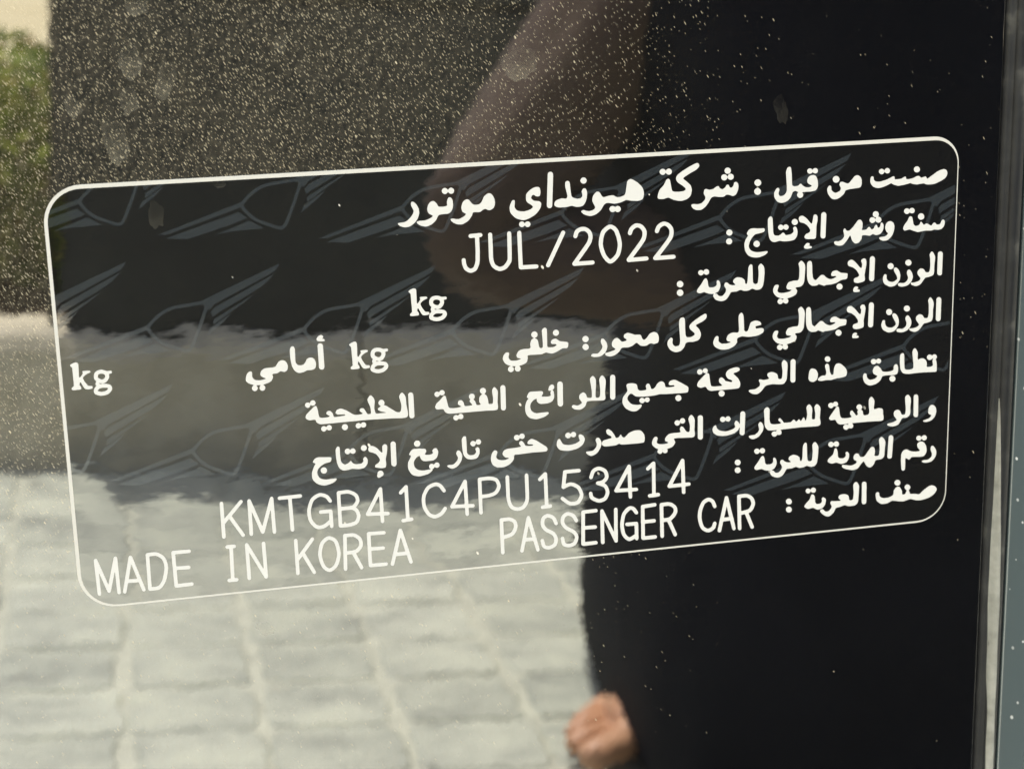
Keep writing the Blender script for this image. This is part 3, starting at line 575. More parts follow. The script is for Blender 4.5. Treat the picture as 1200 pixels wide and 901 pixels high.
(8949,1434,8938,1438,8927,1448,8917,1460,8913,1471,8925,1514,8928,1548,8927,1621,8923,1649,8917,1667,8910,1674,8903,1676,8851,1676,8795,1688,8778,1702,8764,1729,8760,1749,8764,1765,8770,1775,8783,1781,8824,1787,8828,1791,8825,1796,8800,1809,8741,1819,8724,1820,8685,1818,8667,1814,8652,1804,8643,1787,8644,1774,8660,1729,8657,1718,8645,1711,8623,1711,8611,1717,8600,1732,8589,1758,8586,1777,8592,1808,8605,1829,8633,1858,8651,1870,8688,1886,8722,1892,8725,1895,8716,1910,8696,1894,8684,1889,8666,1892,8655,1900,8648,1911,8646,1925,8653,1942,8665,1953,8680,1959,8695,1957,8708,1950,8718,1936,8734,1949,8749,1956,8763,1956,8775,1951,8784,1940,8788,1926,8786,1914,8774,1895,8774,1891,8816,1882,8853,1869,8877,1856,8891,1842,8898,1823,8900,1803,8895,1792,8879,1775,8881,1766,8895,1760,8936,1758,8950,1754,8968,1740,8982,1720,8991,1695,8994,1667,9002,1544,9001,1507,8995,1481,8981,1459,8966,1442,8956,1435),
(9057,1441,9046,1446,9036,1454,9030,1463,9027,1475,9025,1496,9028,1634,9035,1679,9048,1714,9063,1734,9089,1753,9105,1758,9145,1758,9162,1756,9182,1744,9189,1743,9254,1768,9283,1759,9349,1757,9413,1745,9470,1714,9493,1709,9544,1703,9551,1699,9555,1694,9559,1683,9562,1646,9561,1638,9557,1633,9532,1627,9502,1624,9474,1619,9462,1614,9426,1589,9404,1585,9389,1587,9368,1593,9355,1604,9346,1622,9346,1641,9353,1651,9368,1654,9405,1654,9413,1658,9413,1664,9409,1669,9383,1682,9348,1691,9321,1686,9285,1669,9249,1634,9238,1630,9225,1629,9213,1630,9204,1635,9149,1687,9140,1689,9130,1686,9121,1680,9112,1670,9103,1646,9096,1592,9092,1499,9087,1463,9083,1455,9076,1448,9066,1443),
(10122,1544,10107,1550,10097,1560,10093,1572,10093,1587,10101,1604,10109,1611,10127,1620,10142,1621,10159,1615,10169,1605,10174,1592,10173,1576,10167,1563,10155,1551,10140,1544),
(8424,1433,8407,1443,8397,1456,8393,1465,8391,1479,8396,1528,8397,1574,8392,1639,8385,1671,8380,1676,8368,1682,8356,1683,8343,1679,8332,1670,8325,1659,8320,1599,8319,1535,8315,1451,8312,1444,8307,1438,8293,1433,8288,1435,8279,1443,8270,1457,8264,1472,8255,1628,8250,1661,8246,1668,8240,1672,8231,1672,8223,1666,8218,1627,8202,1608,8181,1594,8146,1584,8122,1582,8109,1585,8086,1598,8073,1611,8069,1622,8069,1638,8075,1648,8096,1668,8097,1673,8092,1676,8062,1677,8039,1672,8015,1661,7991,1638,7978,1636,7969,1637,7958,1648,7954,1670,7956,1683,7972,1709,7977,1723,7977,1739,7973,1755,7948,1787,7933,1799,7918,1803,7895,1801,7882,1795,7860,1770,7834,1765,7840,1760,7865,1748,7877,1738,7886,1726,7898,1700,7904,1679,7904,1658,7899,1631,7890,1614,7881,1605,7874,1601,7867,1602,7859,1608,7855,1617,7858,1641,7858,1656,7850,1667,7836,1679,7808,1685,7770,1684,7758,1676,7750,1663,7739,1600,7732,1579,7724,1569,7715,1567,7704,1570,7694,1579,7656,1639,7612,1694,7603,1718,7604,1729,7616,1739,7636,1746,7646,1746,7697,1736,7752,1759,7787,1766,7821,1767,7813,1781,7812,1793,7825,1819,7838,1836,7853,1846,7873,1855,7904,1864,7919,1866,7953,1861,7974,1852,7989,1838,8012,1809,8035,1767,8048,1759,8111,1758,8151,1744,8167,1742,8210,1758,8245,1759,8276,1754,8302,1741,8313,1738,8322,1739,8359,1755,8387,1757,8414,1753,8425,1747,8440,1733,8450,1718,8456,1702,8465,1651,8472,1561,8471,1501,8467,1483,8458,1464,8446,1449,8433,1436),
(10193,1602,10179,1614,10178,1632,10187,1656,10217,1705,10228,1735,10226,1751,10211,1765,10189,1778,10168,1784,10154,1783,10128,1777,10110,1768,10098,1757,10089,1743,10083,1727,10082,1692,10075,1681,10064,1678,10054,1680,10046,1690,10039,1707,10034,1731,10035,1750,10041,1773,10050,1790,10060,1802,10073,1813,10116,1836,10137,1842,10160,1841,10189,1836,10207,1828,10237,1799,10252,1778,10261,1759,10266,1734,10267,1702,10258,1667,10246,1640,10231,1621,10208,1604),
(7721,1453,7702,1459,7686,1477,7672,1465,7661,1461,7646,1460,7632,1466,7624,1474,7620,1486,7621,1499,7628,1513,7641,1523,7657,1527,7668,1525,7677,1520,7690,1504,7706,1517,7717,1522,7733,1523,7748,1516,7755,1508,7759,1499,7758,1478,7746,1462,7735,1456),
(10379,1642,10370,1645,10362,1652,10355,1673,10356,1690,10372,1734,10372,1754,10365,1775,10354,1787,10340,1798,10321,1807,10306,1808,10256,1803,10247,1805,10240,1812,10237,1821,10241,1830,10250,1840,10273,1849,10294,1853,10331,1850,10357,1844,10370,1838,10387,1827,10407,1809,10419,1794,10426,1780,10435,1749,10437,1733,10433,1713,10425,1687,10408,1660,10393,1644),
(7380,1575,7362,1583,7353,1592,7347,1610,7349,1622,7356,1639,7367,1648,7382,1655,7398,1656,7414,1650,7422,1643,7429,1630,7431,1612,7426,1598,7414,1585,7398,1576),
(9451,1754,9434,1760,9424,1771,9419,1783,9420,1799,9425,1812,9437,1824,9452,1831,9469,1832,9484,1826,9494,1815,9499,1803,9499,1789,9491,1772,9483,1764,9466,1755),
(9676,1806,9659,1813,9648,1824,9641,1855,9646,1869,9657,1876,9686,1879,9714,1877,9724,1873,9729,1864,9727,1853,9691,1840,9706,1830,9708,1823,9705,1818,9692,1809),
(7378,1682,7363,1689,7353,1700,7347,1717,7349,1732,7357,1746,7371,1758,7387,1763,7401,1763,7416,1756,7425,1746,7431,1730,7429,1714,7422,1700,7409,1688,7398,1683),),
 "unit_gross": ((4115,1436,4080,1447,4065,1458,4056,1468,4058,1475,4075,1493,4080,1506,4088,1682,4088,1716,4082,1725,4065,1736,4062,1745,4064,1758,4072,1764,4101,1766,4149,1764,4166,1760,4170,1752,4167,1734,4164,1727,4152,1714,4150,1707,4153,1685,4156,1679,4159,1676,4162,1677,4167,1683,4196,1738,4205,1753,4213,1761,4230,1767,4242,1768,4269,1766,4289,1761,4293,1757,4293,1752,4293,1742,4290,1735,4281,1730,4252,1727,4240,1719,4211,1678,4197,1649,4191,1630,4196,1615,4214,1597,4238,1582,4273,1567,4276,1561,4274,1552,4266,1546,4236,1543,4200,1544,4190,1547,4186,1552,4192,1568,4191,1578,4166,1614,4158,1620,4153,1619,4150,1613,4148,1599,4148,1458,4143,1447,4135,1440,4126,1437),
(4372,1542,4344,1547,4325,1555,4311,1570,4301,1588,4297,1607,4297,1631,4300,1645,4304,1655,4321,1675,4313,1695,4312,1706,4313,1714,4321,1729,4296,1758,4288,1790,4293,1811,4298,1819,4306,1826,4340,1842,4375,1850,4417,1847,4451,1837,4476,1820,4488,1806,4499,1790,4504,1773,4500,1752,4492,1738,4476,1723,4442,1713,4391,1707,4367,1710,4358,1706,4356,1700,4361,1699,4398,1706,4422,1700,4437,1692,4456,1671,4470,1647,4475,1626,4472,1604,4473,1599,4499,1594,4506,1588,4509,1579,4504,1567,4494,1561,4449,1562,4423,1551,4401,1544),
(4374,1588,4389,1589,4406,1593,4419,1600,4424,1606,4427,1616,4427,1628,4416,1646,4405,1656,4395,1657,4378,1655,4358,1644,4344,1631,4343,1615,4347,1600,4357,1592),
(4387,1756,4439,1759,4452,1763,4455,1769,4446,1783,4427,1795,4391,1803,4364,1801,4340,1792,4337,1786,4339,1780,4346,1771,4361,1761,4370,1757),),
 "arabic_4": ((10795,2023,10785,2025,10778,2030,10771,2038,10768,2047,10768,2293,10769,2306,10777,2321,10787,2329,10801,2334,10813,2333,10823,2328,10830,2319,10834,2309,10834,2057,10829,2042,10821,2032,10807,2024),
(10685,2017,10677,2020,10667,2030,10655,2057,10666,2111,10670,2217,10665,2255,10658,2273,10653,2278,10644,2282,10615,2279,10605,2273,10591,2246,10577,2234,10557,2227,10541,2225,10532,2227,10520,2234,10507,2245,10500,2256,10498,2267,10499,2287,10508,2308,10538,2347,10542,2355,10542,2362,10526,2379,10507,2390,10457,2400,10414,2398,10412,2404,10413,2413,10419,2421,10427,2428,10452,2440,10474,2446,10489,2447,10520,2440,10533,2434,10550,2419,10573,2392,10594,2361,10606,2350,10613,2347,10654,2341,10692,2331,10706,2325,10715,2316,10722,2297,10726,2267,10725,2185,10732,2119,10731,2091,10726,2073,10711,2044,10695,2023),
(9881,2024,9872,2027,9864,2033,9857,2048,9852,2304,9854,2317,9861,2331,9871,2339,9886,2344,9898,2343,9909,2338,9919,2322,9924,2074,9922,2051,9915,2037,9900,2026),
(9770,2043,9760,2046,9752,2053,9740,2070,9741,2077,9754,2107,9755,2117,9752,2149,9748,2160,9742,2165,9735,2162,9718,2147,9678,2099,9654,2075,9624,2052,9607,2049,9582,2054,9573,2061,9563,2079,9562,2100,9572,2122,9582,2128,9624,2143,9663,2170,9684,2191,9706,2224,9716,2243,9717,2261,9710,2272,9700,2277,9662,2286,9651,2296,9647,2314,9650,2331,9656,2339,9669,2346,9682,2350,9700,2352,9747,2348,9777,2339,9787,2332,9794,2323,9794,2291,9790,2248,9808,2137,9812,2097,9807,2069,9798,2053,9789,2046),
(10358,2099,10343,2105,10333,2115,10328,2131,10330,2143,10337,2158,10347,2168,10364,2176,10378,2177,10392,2173,10404,2163,10411,2149,10410,2132,10401,2115,10389,2105,10377,2100),
(8949,2012,8931,2025,8921,2037,8917,2047,8928,2095,8931,2148,8929,2216,8925,2236,8919,2248,8914,2254,8906,2256,8856,2256,8800,2268,8790,2272,8781,2281,8766,2309,8762,2330,8766,2345,8771,2353,8784,2362,8825,2368,8830,2374,8826,2379,8805,2390,8747,2400,8708,2401,8672,2396,8656,2387,8645,2368,8646,2354,8662,2308,8658,2297,8645,2290,8624,2291,8613,2296,8602,2311,8591,2335,8587,2358,8593,2388,8605,2407,8630,2435,8651,2451,8688,2467,8720,2474,8726,2478,8721,2490,8717,2493,8703,2480,8690,2472,8673,2472,8656,2482,8649,2492,8648,2508,8653,2523,8667,2536,8680,2541,8697,2540,8708,2534,8721,2518,8734,2532,8747,2538,8762,2540,8775,2535,8787,2524,8791,2509,8788,2496,8776,2478,8776,2474,8831,2461,8855,2452,8881,2438,8894,2426,8901,2405,8903,2385,8899,2375,8882,2356,8883,2348,8900,2341,8936,2340,8954,2336,8972,2321,8984,2304,8994,2281,8999,2245,9006,2115,9005,2088,8999,2061,8987,2040,8964,2015,8957,2011),
(9054,2021,9043,2026,9033,2034,9027,2043,9024,2053,9021,2116,9025,2222,9032,2264,9047,2301,9061,2320,9086,2337,9103,2343,9143,2343,9160,2341,9179,2330,9188,2328,9241,2351,9254,2354,9282,2345,9337,2344,9405,2333,9424,2327,9474,2299,9540,2290,9550,2287,9556,2280,9559,2268,9562,2229,9560,2222,9556,2218,9533,2212,9503,2209,9474,2204,9459,2196,9426,2174,9403,2169,9383,2172,9366,2178,9354,2188,9345,2204,9344,2220,9347,2230,9352,2236,9367,2239,9405,2239,9412,2246,9411,2252,9405,2257,9370,2272,9343,2277,9309,2267,9278,2250,9248,2219,9236,2214,9225,2212,9212,2214,9202,2219,9149,2269,9139,2273,9128,2270,9119,2264,9109,2253,9101,2231,9094,2182,9090,2085,9084,2044,9079,2034,9071,2027),
(10127,2126,10113,2128,10098,2138,10091,2152,10091,2167,10095,2180,10104,2192,10118,2201,10133,2205,10148,2203,10161,2195,10169,2184,10173,2168,10168,2151,10158,2138,10142,2129),
(8177,2028,8168,2032,8151,2050,8145,2060,8142,2074,8141,2115,8148,2242,8145,2258,8140,2270,8134,2275,8123,2276,8079,2271,8064,2271,8036,2279,8013,2292,8003,2301,7996,2313,7987,2339,7987,2352,7991,2361,8000,2373,8036,2386,8039,2388,8040,2392,8022,2398,7980,2404,7930,2402,7917,2397,7899,2385,7887,2371,7882,2360,7883,2317,7881,2307,7869,2299,7856,2300,7841,2311,7830,2327,7819,2355,7814,2381,7816,2396,7823,2411,7834,2428,7846,2440,7871,2456,7897,2468,7919,2475,7966,2479,8012,2475,8039,2466,8067,2454,8085,2443,8100,2430,8115,2412,8124,2397,8123,2360,8125,2352,8133,2343,8146,2337,8170,2330,8190,2327,8264,2340,8305,2341,8361,2338,8394,2331,8421,2322,8451,2307,8462,2297,8468,2284,8470,2265,8468,2255,8459,2247,8440,2241,8375,2244,8369,2242,8364,2237,8361,2222,8367,2212,8424,2203,8434,2199,8436,2193,8433,2178,8422,2162,8394,2149,8370,2143,8357,2142,8333,2146,8305,2158,8298,2165,8292,2177,8273,2239,8262,2263,8254,2268,8241,2271,8229,2268,8221,2264,8216,2256,8213,2236,8212,2184,8206,2090,8202,2061,8192,2040,8184,2032),
(10194,2185,10184,2190,10177,2199,10175,2206,10177,2219,10187,2244,10216,2292,10228,2325,10224,2338,10207,2353,10187,2364,10171,2369,10144,2367,10117,2359,10109,2355,10097,2344,10085,2324,10080,2309,10079,2276,10075,2268,10068,2263,10054,2263,10048,2268,10041,2280,10032,2309,10031,2325,10033,2342,10040,2361,10050,2380,10063,2394,10105,2419,10124,2426,10149,2428,10172,2426,10201,2417,10216,2407,10231,2392,10257,2353,10262,2335,10266,2312,10265,2279,10258,2254,10247,2232,10234,2209,10213,2192),
(7703,2008,7661,2027,7583,2075,7540,2106,7513,2134,7508,2146,7507,2155,7510,2170,7515,2183,7524,2194,7567,2233,7574,2244,7576,2253,7573,2262,7559,2272,7532,2284,7517,2287,7488,2285,7477,2282,7467,2275,7461,2264,7456,2235,7453,2178,7451,2078,7446,2047,7434,2036,7421,2032,7403,2035,7389,2043,7380,2062,7375,2109,7390,2323,7385,2359,7375,2378,7364,2384,7333,2388,7315,2382,7300,2366,7291,2348,7290,2326,7294,2298,7292,2287,7286,2279,7279,2275,7271,2274,7266,2276,7255,2284,7236,2306,7229,2323,7226,2341,7227,2361,7231,2376,7243,2399,7263,2427,7289,2445,7314,2456,7333,2461,7354,2460,7385,2454,7404,2445,7431,2418,7446,2396,7456,2364,7466,2354,7481,2348,7497,2345,7557,2348,7577,2345,7614,2335,7634,2321,7645,2304,7653,2279,7655,2258,7651,2238,7632,2193,7593,2153,7590,2144,7596,2137,7607,2130,7685,2097,7718,2071,7729,2052,7728,2024,7725,2016,7720,2011,7712,2008),
(10376,2228,10361,2238,10355,2256,10356,2278,10372,2323,10370,2347,10365,2362,10348,2379,10320,2395,10300,2395,10258,2389,10244,2393,10238,2400,10237,2411,10241,2420,10251,2429,10279,2438,10302,2440,10336,2437,10359,2431,10385,2416,10408,2396,10420,2380,10429,2359,10436,2330,10435,2308,10431,2289,10421,2265,10400,2236,10389,2228),
(5686,2029,5675,2033,5661,2043,5655,2051,5651,2065,5657,2143,5661,2225,5660,2259,5657,2269,5652,2274,5645,2276,5627,2274,5618,2266,5610,2239,5603,2191,5598,2175,5588,2162,5564,2146,5566,2142,5584,2135,5594,2124,5599,2108,5596,2092,5591,2082,5579,2070,5567,2065,5555,2064,5543,2067,5532,2074,5525,2084,5521,2095,5521,2109,5527,2124,5536,2133,5550,2143,5524,2162,5513,2180,5505,2213,5508,2252,5504,2265,5490,2271,5416,2271,5381,2279,5367,2285,5356,2295,5339,2320,5332,2344,5337,2365,5345,2373,5382,2385,5384,2388,5382,2392,5346,2402,5322,2405,5287,2404,5264,2400,5247,2387,5235,2364,5235,2348,5243,2314,5242,2307,5239,2301,5225,2296,5209,2296,5197,2303,5183,2316,5171,2333,5163,2364,5166,2383,5174,2403,5188,2426,5197,2435,5219,2450,5257,2468,5237,2477,5228,2485,5224,2494,5222,2504,5224,2517,5229,2526,5237,2535,5250,2542,5267,2543,5278,2539,5289,2529,5295,2515,5295,2505,5290,2490,5275,2473,5280,2471,5311,2473,5318,2477,5309,2492,5306,2507,5312,2524,5323,2537,5334,2542,5346,2543,5357,2542,5364,2538,5375,2525,5380,2510,5376,2494,5363,2477,5364,2473,5417,2459,5444,2446,5454,2437,5462,2423,5468,2399,5470,2388,5468,2360,5478,2352,5499,2349,5564,2352,5634,2352,5650,2350,5684,2338,5700,2335,5758,2353,5774,2354,5809,2345,5838,2333,5897,2302,5920,2300,5952,2301,5959,2300,5967,2294,5972,2282,5976,2259,5976,2240,5971,2231,5957,2225,5875,2209,5860,2201,5834,2179,5816,2173,5792,2176,5777,2183,5762,2200,5759,2214,5764,2227,5774,2236,5819,2240,5826,2243,5829,2251,5826,2258,5804,2271,5781,2276,5733,2274,5721,2269,5716,2261,5714,2242,5715,2091,5713,2056,5711,2045,5705,2037,5696,2031),
(5819,2063,5806,2068,5796,2076,5789,2088,5788,2103,5792,2118,5801,2129,5815,2137,5833,2139,5845,2134,5856,2124,5862,2113,5863,2095,5857,2082,5847,2071,5833,2064),
(9451,2341,9435,2346,9424,2356,9418,2368,9419,2386,9425,2400,9437,2411,9452,2419,9469,2420,9481,2416,9492,2406,9498,2392,9499,2378,9494,2365,9485,2353,9466,2342),
(7047,2186,7022,2193,7003,2202,6993,2212,6968,2248,6942,2269,6929,2275,6918,2270,6907,2257,6898,2242,6892,2217,6884,2209,6872,2205,6811,2202,6773,2186,6726,2171,6708,2174,6688,2183,6678,2191,6674,2200,6673,2218,6677,2228,6709,2252,6706,2263,6696,2269,6671,2275,6648,2275,6640,2270,6618,2245,6596,2227,6584,2223,6566,2227,6551,2235,6531,2260,6524,2277,6521,2293,6522,2311,6525,2323,6534,2333,6562,2355,6565,2360,6564,2366,6550,2374,6509,2386,6467,2396,6440,2399,6436,2407,6439,2421,6445,2430,6458,2437,6490,2448,6515,2447,6546,2441,6571,2428,6600,2408,6615,2394,6634,2364,6645,2354,6656,2351,6674,2350,6716,2353,6752,2347,6784,2335,6820,2309,6831,2305,6837,2305,6846,2310,6880,2341,6890,2345,6910,2349,6932,2351,6961,2348,6997,2328,7008,2325,7021,2326,7055,2335,7091,2329,7106,2321,7113,2305,7116,2291,7116,2257,7112,2237,7103,2215,7089,2198,7063,2187),
(9678,2395,9659,2402,9650,2411,9642,2440,9645,2457,9651,2463,9659,2465,9685,2468,9708,2467,9725,2463,9731,2454,9729,2443,9692,2429,9708,2419,9709,2412,9707,2407,9693,2398),
(2996,1912,2984,1915,2972,1921,2954,1940,2947,1957,2953,1976,2959,1981,2971,1985,3024,1989,3037,1987,3041,1983,3042,1978,3038,1965,3033,1962,3013,1955,3026,1941,3028,1934,3027,1929,3013,1915),
(6187,2167,6172,2172,6162,2180,6154,2193,6152,2207,6157,2224,6166,2235,6184,2245,6198,2247,6212,2242,6223,2233,6230,2219,6231,2203,6226,2188,6213,2175,6197,2168),
(6396,2217,6387,2226,6382,2246,6384,2268,6403,2312,6401,2328,6393,2347,6364,2383,6345,2397,6331,2399,6283,2396,6270,2401,6259,2416,6260,2423,6265,2429,6282,2436,6300,2440,6336,2441,6366,2438,6382,2433,6399,2425,6437,2396,6452,2367,6463,2333,6465,2315,6460,2286,6451,2262,6426,2230,6412,2219),
(2984,2009,2974,2011,2965,2017,2958,2027,2955,2036,2958,2271,2958,2297,2962,2309,2974,2322,2990,2328,3004,2325,3011,2320,3018,2310,3022,2299,3019,2055,3018,2036,3011,2021,2999,2012),
(6187,2266,6173,2270,6161,2279,6154,2292,6152,2306,6157,2323,6168,2336,6184,2344,6196,2346,6212,2341,6224,2332,6230,2320,6231,2304,6226,2289,6215,2276,6201,2268),
(2658,2019,2651,2022,2644,2028,2635,2045,2631,2058,2629,2084,2630,2147,2634,2199,2644,2256,2659,2293,2674,2316,2685,2326,2704,2338,2721,2345,2734,2346,2781,2338,2817,2320,2867,2322,2894,2316,2909,2307,2917,2297,2923,2273,2926,2253,2924,2232,2917,2211,2907,2192,2896,2181,2879,2172,2855,2170,2830,2180,2820,2189,2807,2216,2797,2229,2782,2245,2769,2252,2752,2255,2729,2253,2715,2248,2702,2237,2691,2220,2687,2198,2689,2092,2689,2063,2687,2049,2682,2035,2677,2027,2670,2022),
(2521,2176,2499,2186,2485,2198,2458,2239,2444,2250,2424,2254,2348,2255,2328,2257,2308,2266,2288,2282,2280,2293,2275,2306,2272,2325,2274,2337,2281,2348,2300,2363,2330,2378,2332,2381,2328,2385,2295,2392,2263,2395,2234,2393,2208,2387,2192,2375,2179,2355,2176,2337,2178,2298,2173,2287,2163,2281,2152,2281,2140,2287,2124,2300,2115,2312,2105,2342,2100,2367,2100,2388,2112,2406,2128,2420,2146,2430,2189,2447,2187,2450,2171,2462,2164,2477,2165,2494,2173,2509,2180,2515,2191,2520,2203,2520,2215,2516,2227,2504,2232,2488,2229,2472,2218,2454,2233,2452,2261,2452,2269,2455,2258,2468,2253,2479,2252,2493,2256,2505,2266,2517,2278,2523,2288,2524,2300,2521,2309,2515,2316,2505,2320,2485,2314,2469,2297,2452,2365,2432,2393,2416,2408,2394,2415,2376,2416,2366,2410,2341,2414,2333,2424,2330,2464,2329,2505,2308,2515,2308,2543,2317,2553,2318,2569,2313,2582,2304,2587,2298,2591,2286,2596,2255,2594,2238,2586,2213,2575,2195,2564,2186,2543,2177),),
 "unit_rear": ((3387,2021,3370,2025,3346,2035,3332,2045,3326,2053,3327,2060,3344,2078,3348,2089,3355,2260,3355,2305,3350,2311,3332,2324,3330,2338,3332,2346,3340,2352,3352,2354,3407,2353,3426,2351,3433,2348,3436,2339,3433,2322,3430,2315,3420,2303,3418,2298,3420,2272,3423,2266,3427,2264,3434,2270,3462,2328,3477,2348,3492,2355,3512,2357,3551,2351,3556,2347,3559,2341,3556,2325,3546,2318,3529,2318,3516,2315,3506,2308,3476,2261,3462,2231,3459,2217,3462,2204,3474,2190,3506,2168,3540,2154,3543,2147,3542,2139,3535,2133,3514,2131,3474,2131,3457,2134,3454,2139,3460,2156,3457,2167,3433,2201,3426,2207,3421,2207,3417,2201,3415,2179,3418,2094,3416,2041,3413,2034,3407,2027,3397,2022),
(3647,2114,3620,2119,3604,2126,3586,2144,3577,2164,3574,2179,3573,2203,3579,2225,3597,2248,3589,2269,3588,2281,3589,2288,3596,2302,3574,2328,3567,2346,3563,2365,3566,2379,3571,2390,3588,2404,3629,2421,3663,2424,3701,2419,3730,2409,3758,2385,3773,2365,3777,2350,3776,2336,3771,2321,3759,2303,3747,2295,3735,2291,3680,2279,3708,2268,3717,2262,3729,2247,3740,2231,3747,2214,3750,2200,3748,2172,3777,2166,3782,2159,3784,2151,3779,2140,3770,2134,3725,2135,3699,2123,3679,2117),
(3649,2161,3665,2161,3678,2165,3694,2171,3700,2179,3703,2190,3702,2202,3694,2216,3681,2229,3669,2231,3652,2228,3632,2215,3621,2204,3619,2188,3624,2173,3633,2165),
(3633,2272,3672,2280,3642,2283,3633,2277),
(3658,2330,3716,2334,3726,2337,3730,2344,3717,2359,3699,2370,3662,2377,3640,2375,3615,2365,3612,2360,3613,2355,3620,2346,3633,2336,3644,2332),),
 "unit_front": ((197,2015,181,2019,157,2029,143,2037,137,2046,139,2052,155,2070,159,2082,160,2250,158,2288,152,2296,134,2308,131,2316,133,2330,139,2334,169,2337,218,2335,236,2331,239,2320,237,2305,224,2287,222,2282,226,2257,232,2250,235,2251,240,2256,264,2307,273,2322,282,2332,293,2337,311,2341,340,2339,358,2335,362,2331,365,2322,362,2309,354,2304,324,2301,313,2294,285,2252,273,2227,267,2205,268,2197,273,2189,294,2172,319,2157,352,2145,356,2139,354,2130,347,2124,314,2121,279,2122,268,2124,265,2130,271,2145,269,2153,243,2188,234,2195,227,2194,224,2171,230,2060,229,2033,226,2026,217,2019,210,2016),
(468,2122,440,2127,421,2135,403,2152,395,2169,390,2187,389,2210,394,2231,410,2254,399,2283,401,2293,408,2307,392,2325,382,2339,373,2369,377,2389,382,2398,391,2406,431,2424,459,2429,508,2422,528,2416,545,2405,560,2391,575,2372,580,2356,580,2342,576,2328,569,2315,561,2306,551,2301,523,2293,478,2287,452,2290,442,2283,442,2278,445,2277,478,2285,504,2280,520,2272,540,2251,555,2226,560,2207,559,2180,563,2178,586,2174,592,2168,595,2160,591,2148,584,2143,539,2144,499,2127,485,2123),
(468,2168,477,2168,495,2173,509,2180,514,2187,516,2199,514,2210,503,2227,492,2236,475,2238,463,2235,443,2221,433,2209,433,2194,440,2177,449,2171),
(471,2335,512,2337,527,2340,534,2343,536,2350,522,2366,507,2375,481,2381,452,2382,423,2372,419,2367,419,2362,428,2351,444,2339),),
 "arabic_5": ((10493,2661,10483,2666,10472,2678,10465,2702,10465,2724,10484,2878,10485,2906,10481,2919,10467,2929,10440,2934,10407,2935,10384,2930,10369,2921,10363,2905,10360,2877,10353,2748,10350,2726,10340,2714,10328,2711,10311,2718,10300,2731,10296,2759,10298,2848,10305,2904,10313,2931,10335,2964,10349,2975,10368,2982,10385,2986,10428,2990,10595,2985,10773,2992,10793,2991,10801,2988,10804,2980,10806,2962,10802,2890,10795,2847,10785,2828,10798,2814,10802,2803,10801,2788,10792,2774,10777,2764,10763,2762,10749,2765,10734,2776,10718,2764,10700,2759,10685,2762,10672,2772,10666,2784,10666,2799,10673,2813,10685,2824,10701,2831,10715,2830,10726,2825,10739,2813,10750,2821,10751,2827,10745,2837,10744,2847,10753,2894,10749,2907,10730,2919,10702,2922,10675,2919,10669,2915,10666,2909,10666,2868,10664,2857,10654,2835,10638,2815,10618,2804,10597,2799,10583,2800,10552,2811,10545,2810,10540,2806,10537,2796,10538,2735,10536,2716,10526,2695,10513,2674,10503,2663),
(9315,2671,9302,2674,9290,2682,9283,2694,9282,2707,9287,2722,9296,2734,9309,2742,9328,2744,9342,2740,9352,2731,9357,2718,9356,2702,9351,2690,9342,2680,9331,2674),
(10007,2756,9990,2759,9975,2773,9948,2756,9932,2755,9919,2760,9909,2768,9904,2783,9904,2792,9910,2807,9924,2820,9940,2825,9951,2825,9963,2821,9978,2805,9993,2816,10005,2820,10019,2820,10028,2817,10040,2803,10041,2783,10035,2771,10027,2763),
(8858,2671,8847,2673,8839,2679,8832,2687,8828,2698,8829,2826,8828,2842,8830,2947,8840,2963,8851,2971,8861,2973,8871,2973,8882,2969,8891,2960,8895,2949,8894,2729,8896,2712,8893,2696,8886,2684,8873,2675),
(8736,2674,8729,2679,8721,2689,8712,2714,8714,2747,8724,2808,8724,2850,8720,2887,8717,2901,8711,2910,8704,2914,8694,2915,8681,2913,8670,2907,8665,2897,8660,2867,8655,2852,8645,2840,8627,2829,8601,2818,8584,2815,8565,2815,8543,2819,8528,2829,8524,2847,8528,2864,8547,2889,8546,2898,8520,2905,8475,2909,8460,2906,8433,2896,8420,2897,8413,2904,8412,2911,8428,2943,8429,2960,8427,2973,8420,2985,8397,3001,8371,3014,8358,3017,8305,3019,8292,3021,8281,3031,8281,3036,8285,3042,8308,3062,8328,3073,8356,3081,8386,3083,8409,3076,8435,3058,8459,3036,8490,2994,8498,2988,8513,2981,8547,2975,8597,2971,8652,2979,8705,2983,8733,2981,8748,2973,8770,2946,8781,2916,8789,2779,8789,2735,8784,2712,8771,2693,8751,2677,8744,2673),
(9462,2774,9437,2780,9419,2804,9408,2837,9404,2905,9397,2915,9383,2917,9376,2915,9370,2909,9359,2886,9351,2858,9343,2800,9339,2785,9329,2774,9319,2768,9312,2766,9303,2769,9291,2783,9287,2797,9307,2874,9305,2896,9302,2907,9296,2914,9290,2917,9248,2917,9233,2923,9199,2950,9195,2961,9198,2971,9215,2980,9244,2985,9312,2978,9364,2982,9383,2981,9445,2967,9506,2963,9535,2959,9554,2954,9568,2948,9575,2941,9579,2932,9584,2899,9581,2880,9571,2857,9548,2826,9508,2791,9486,2778),
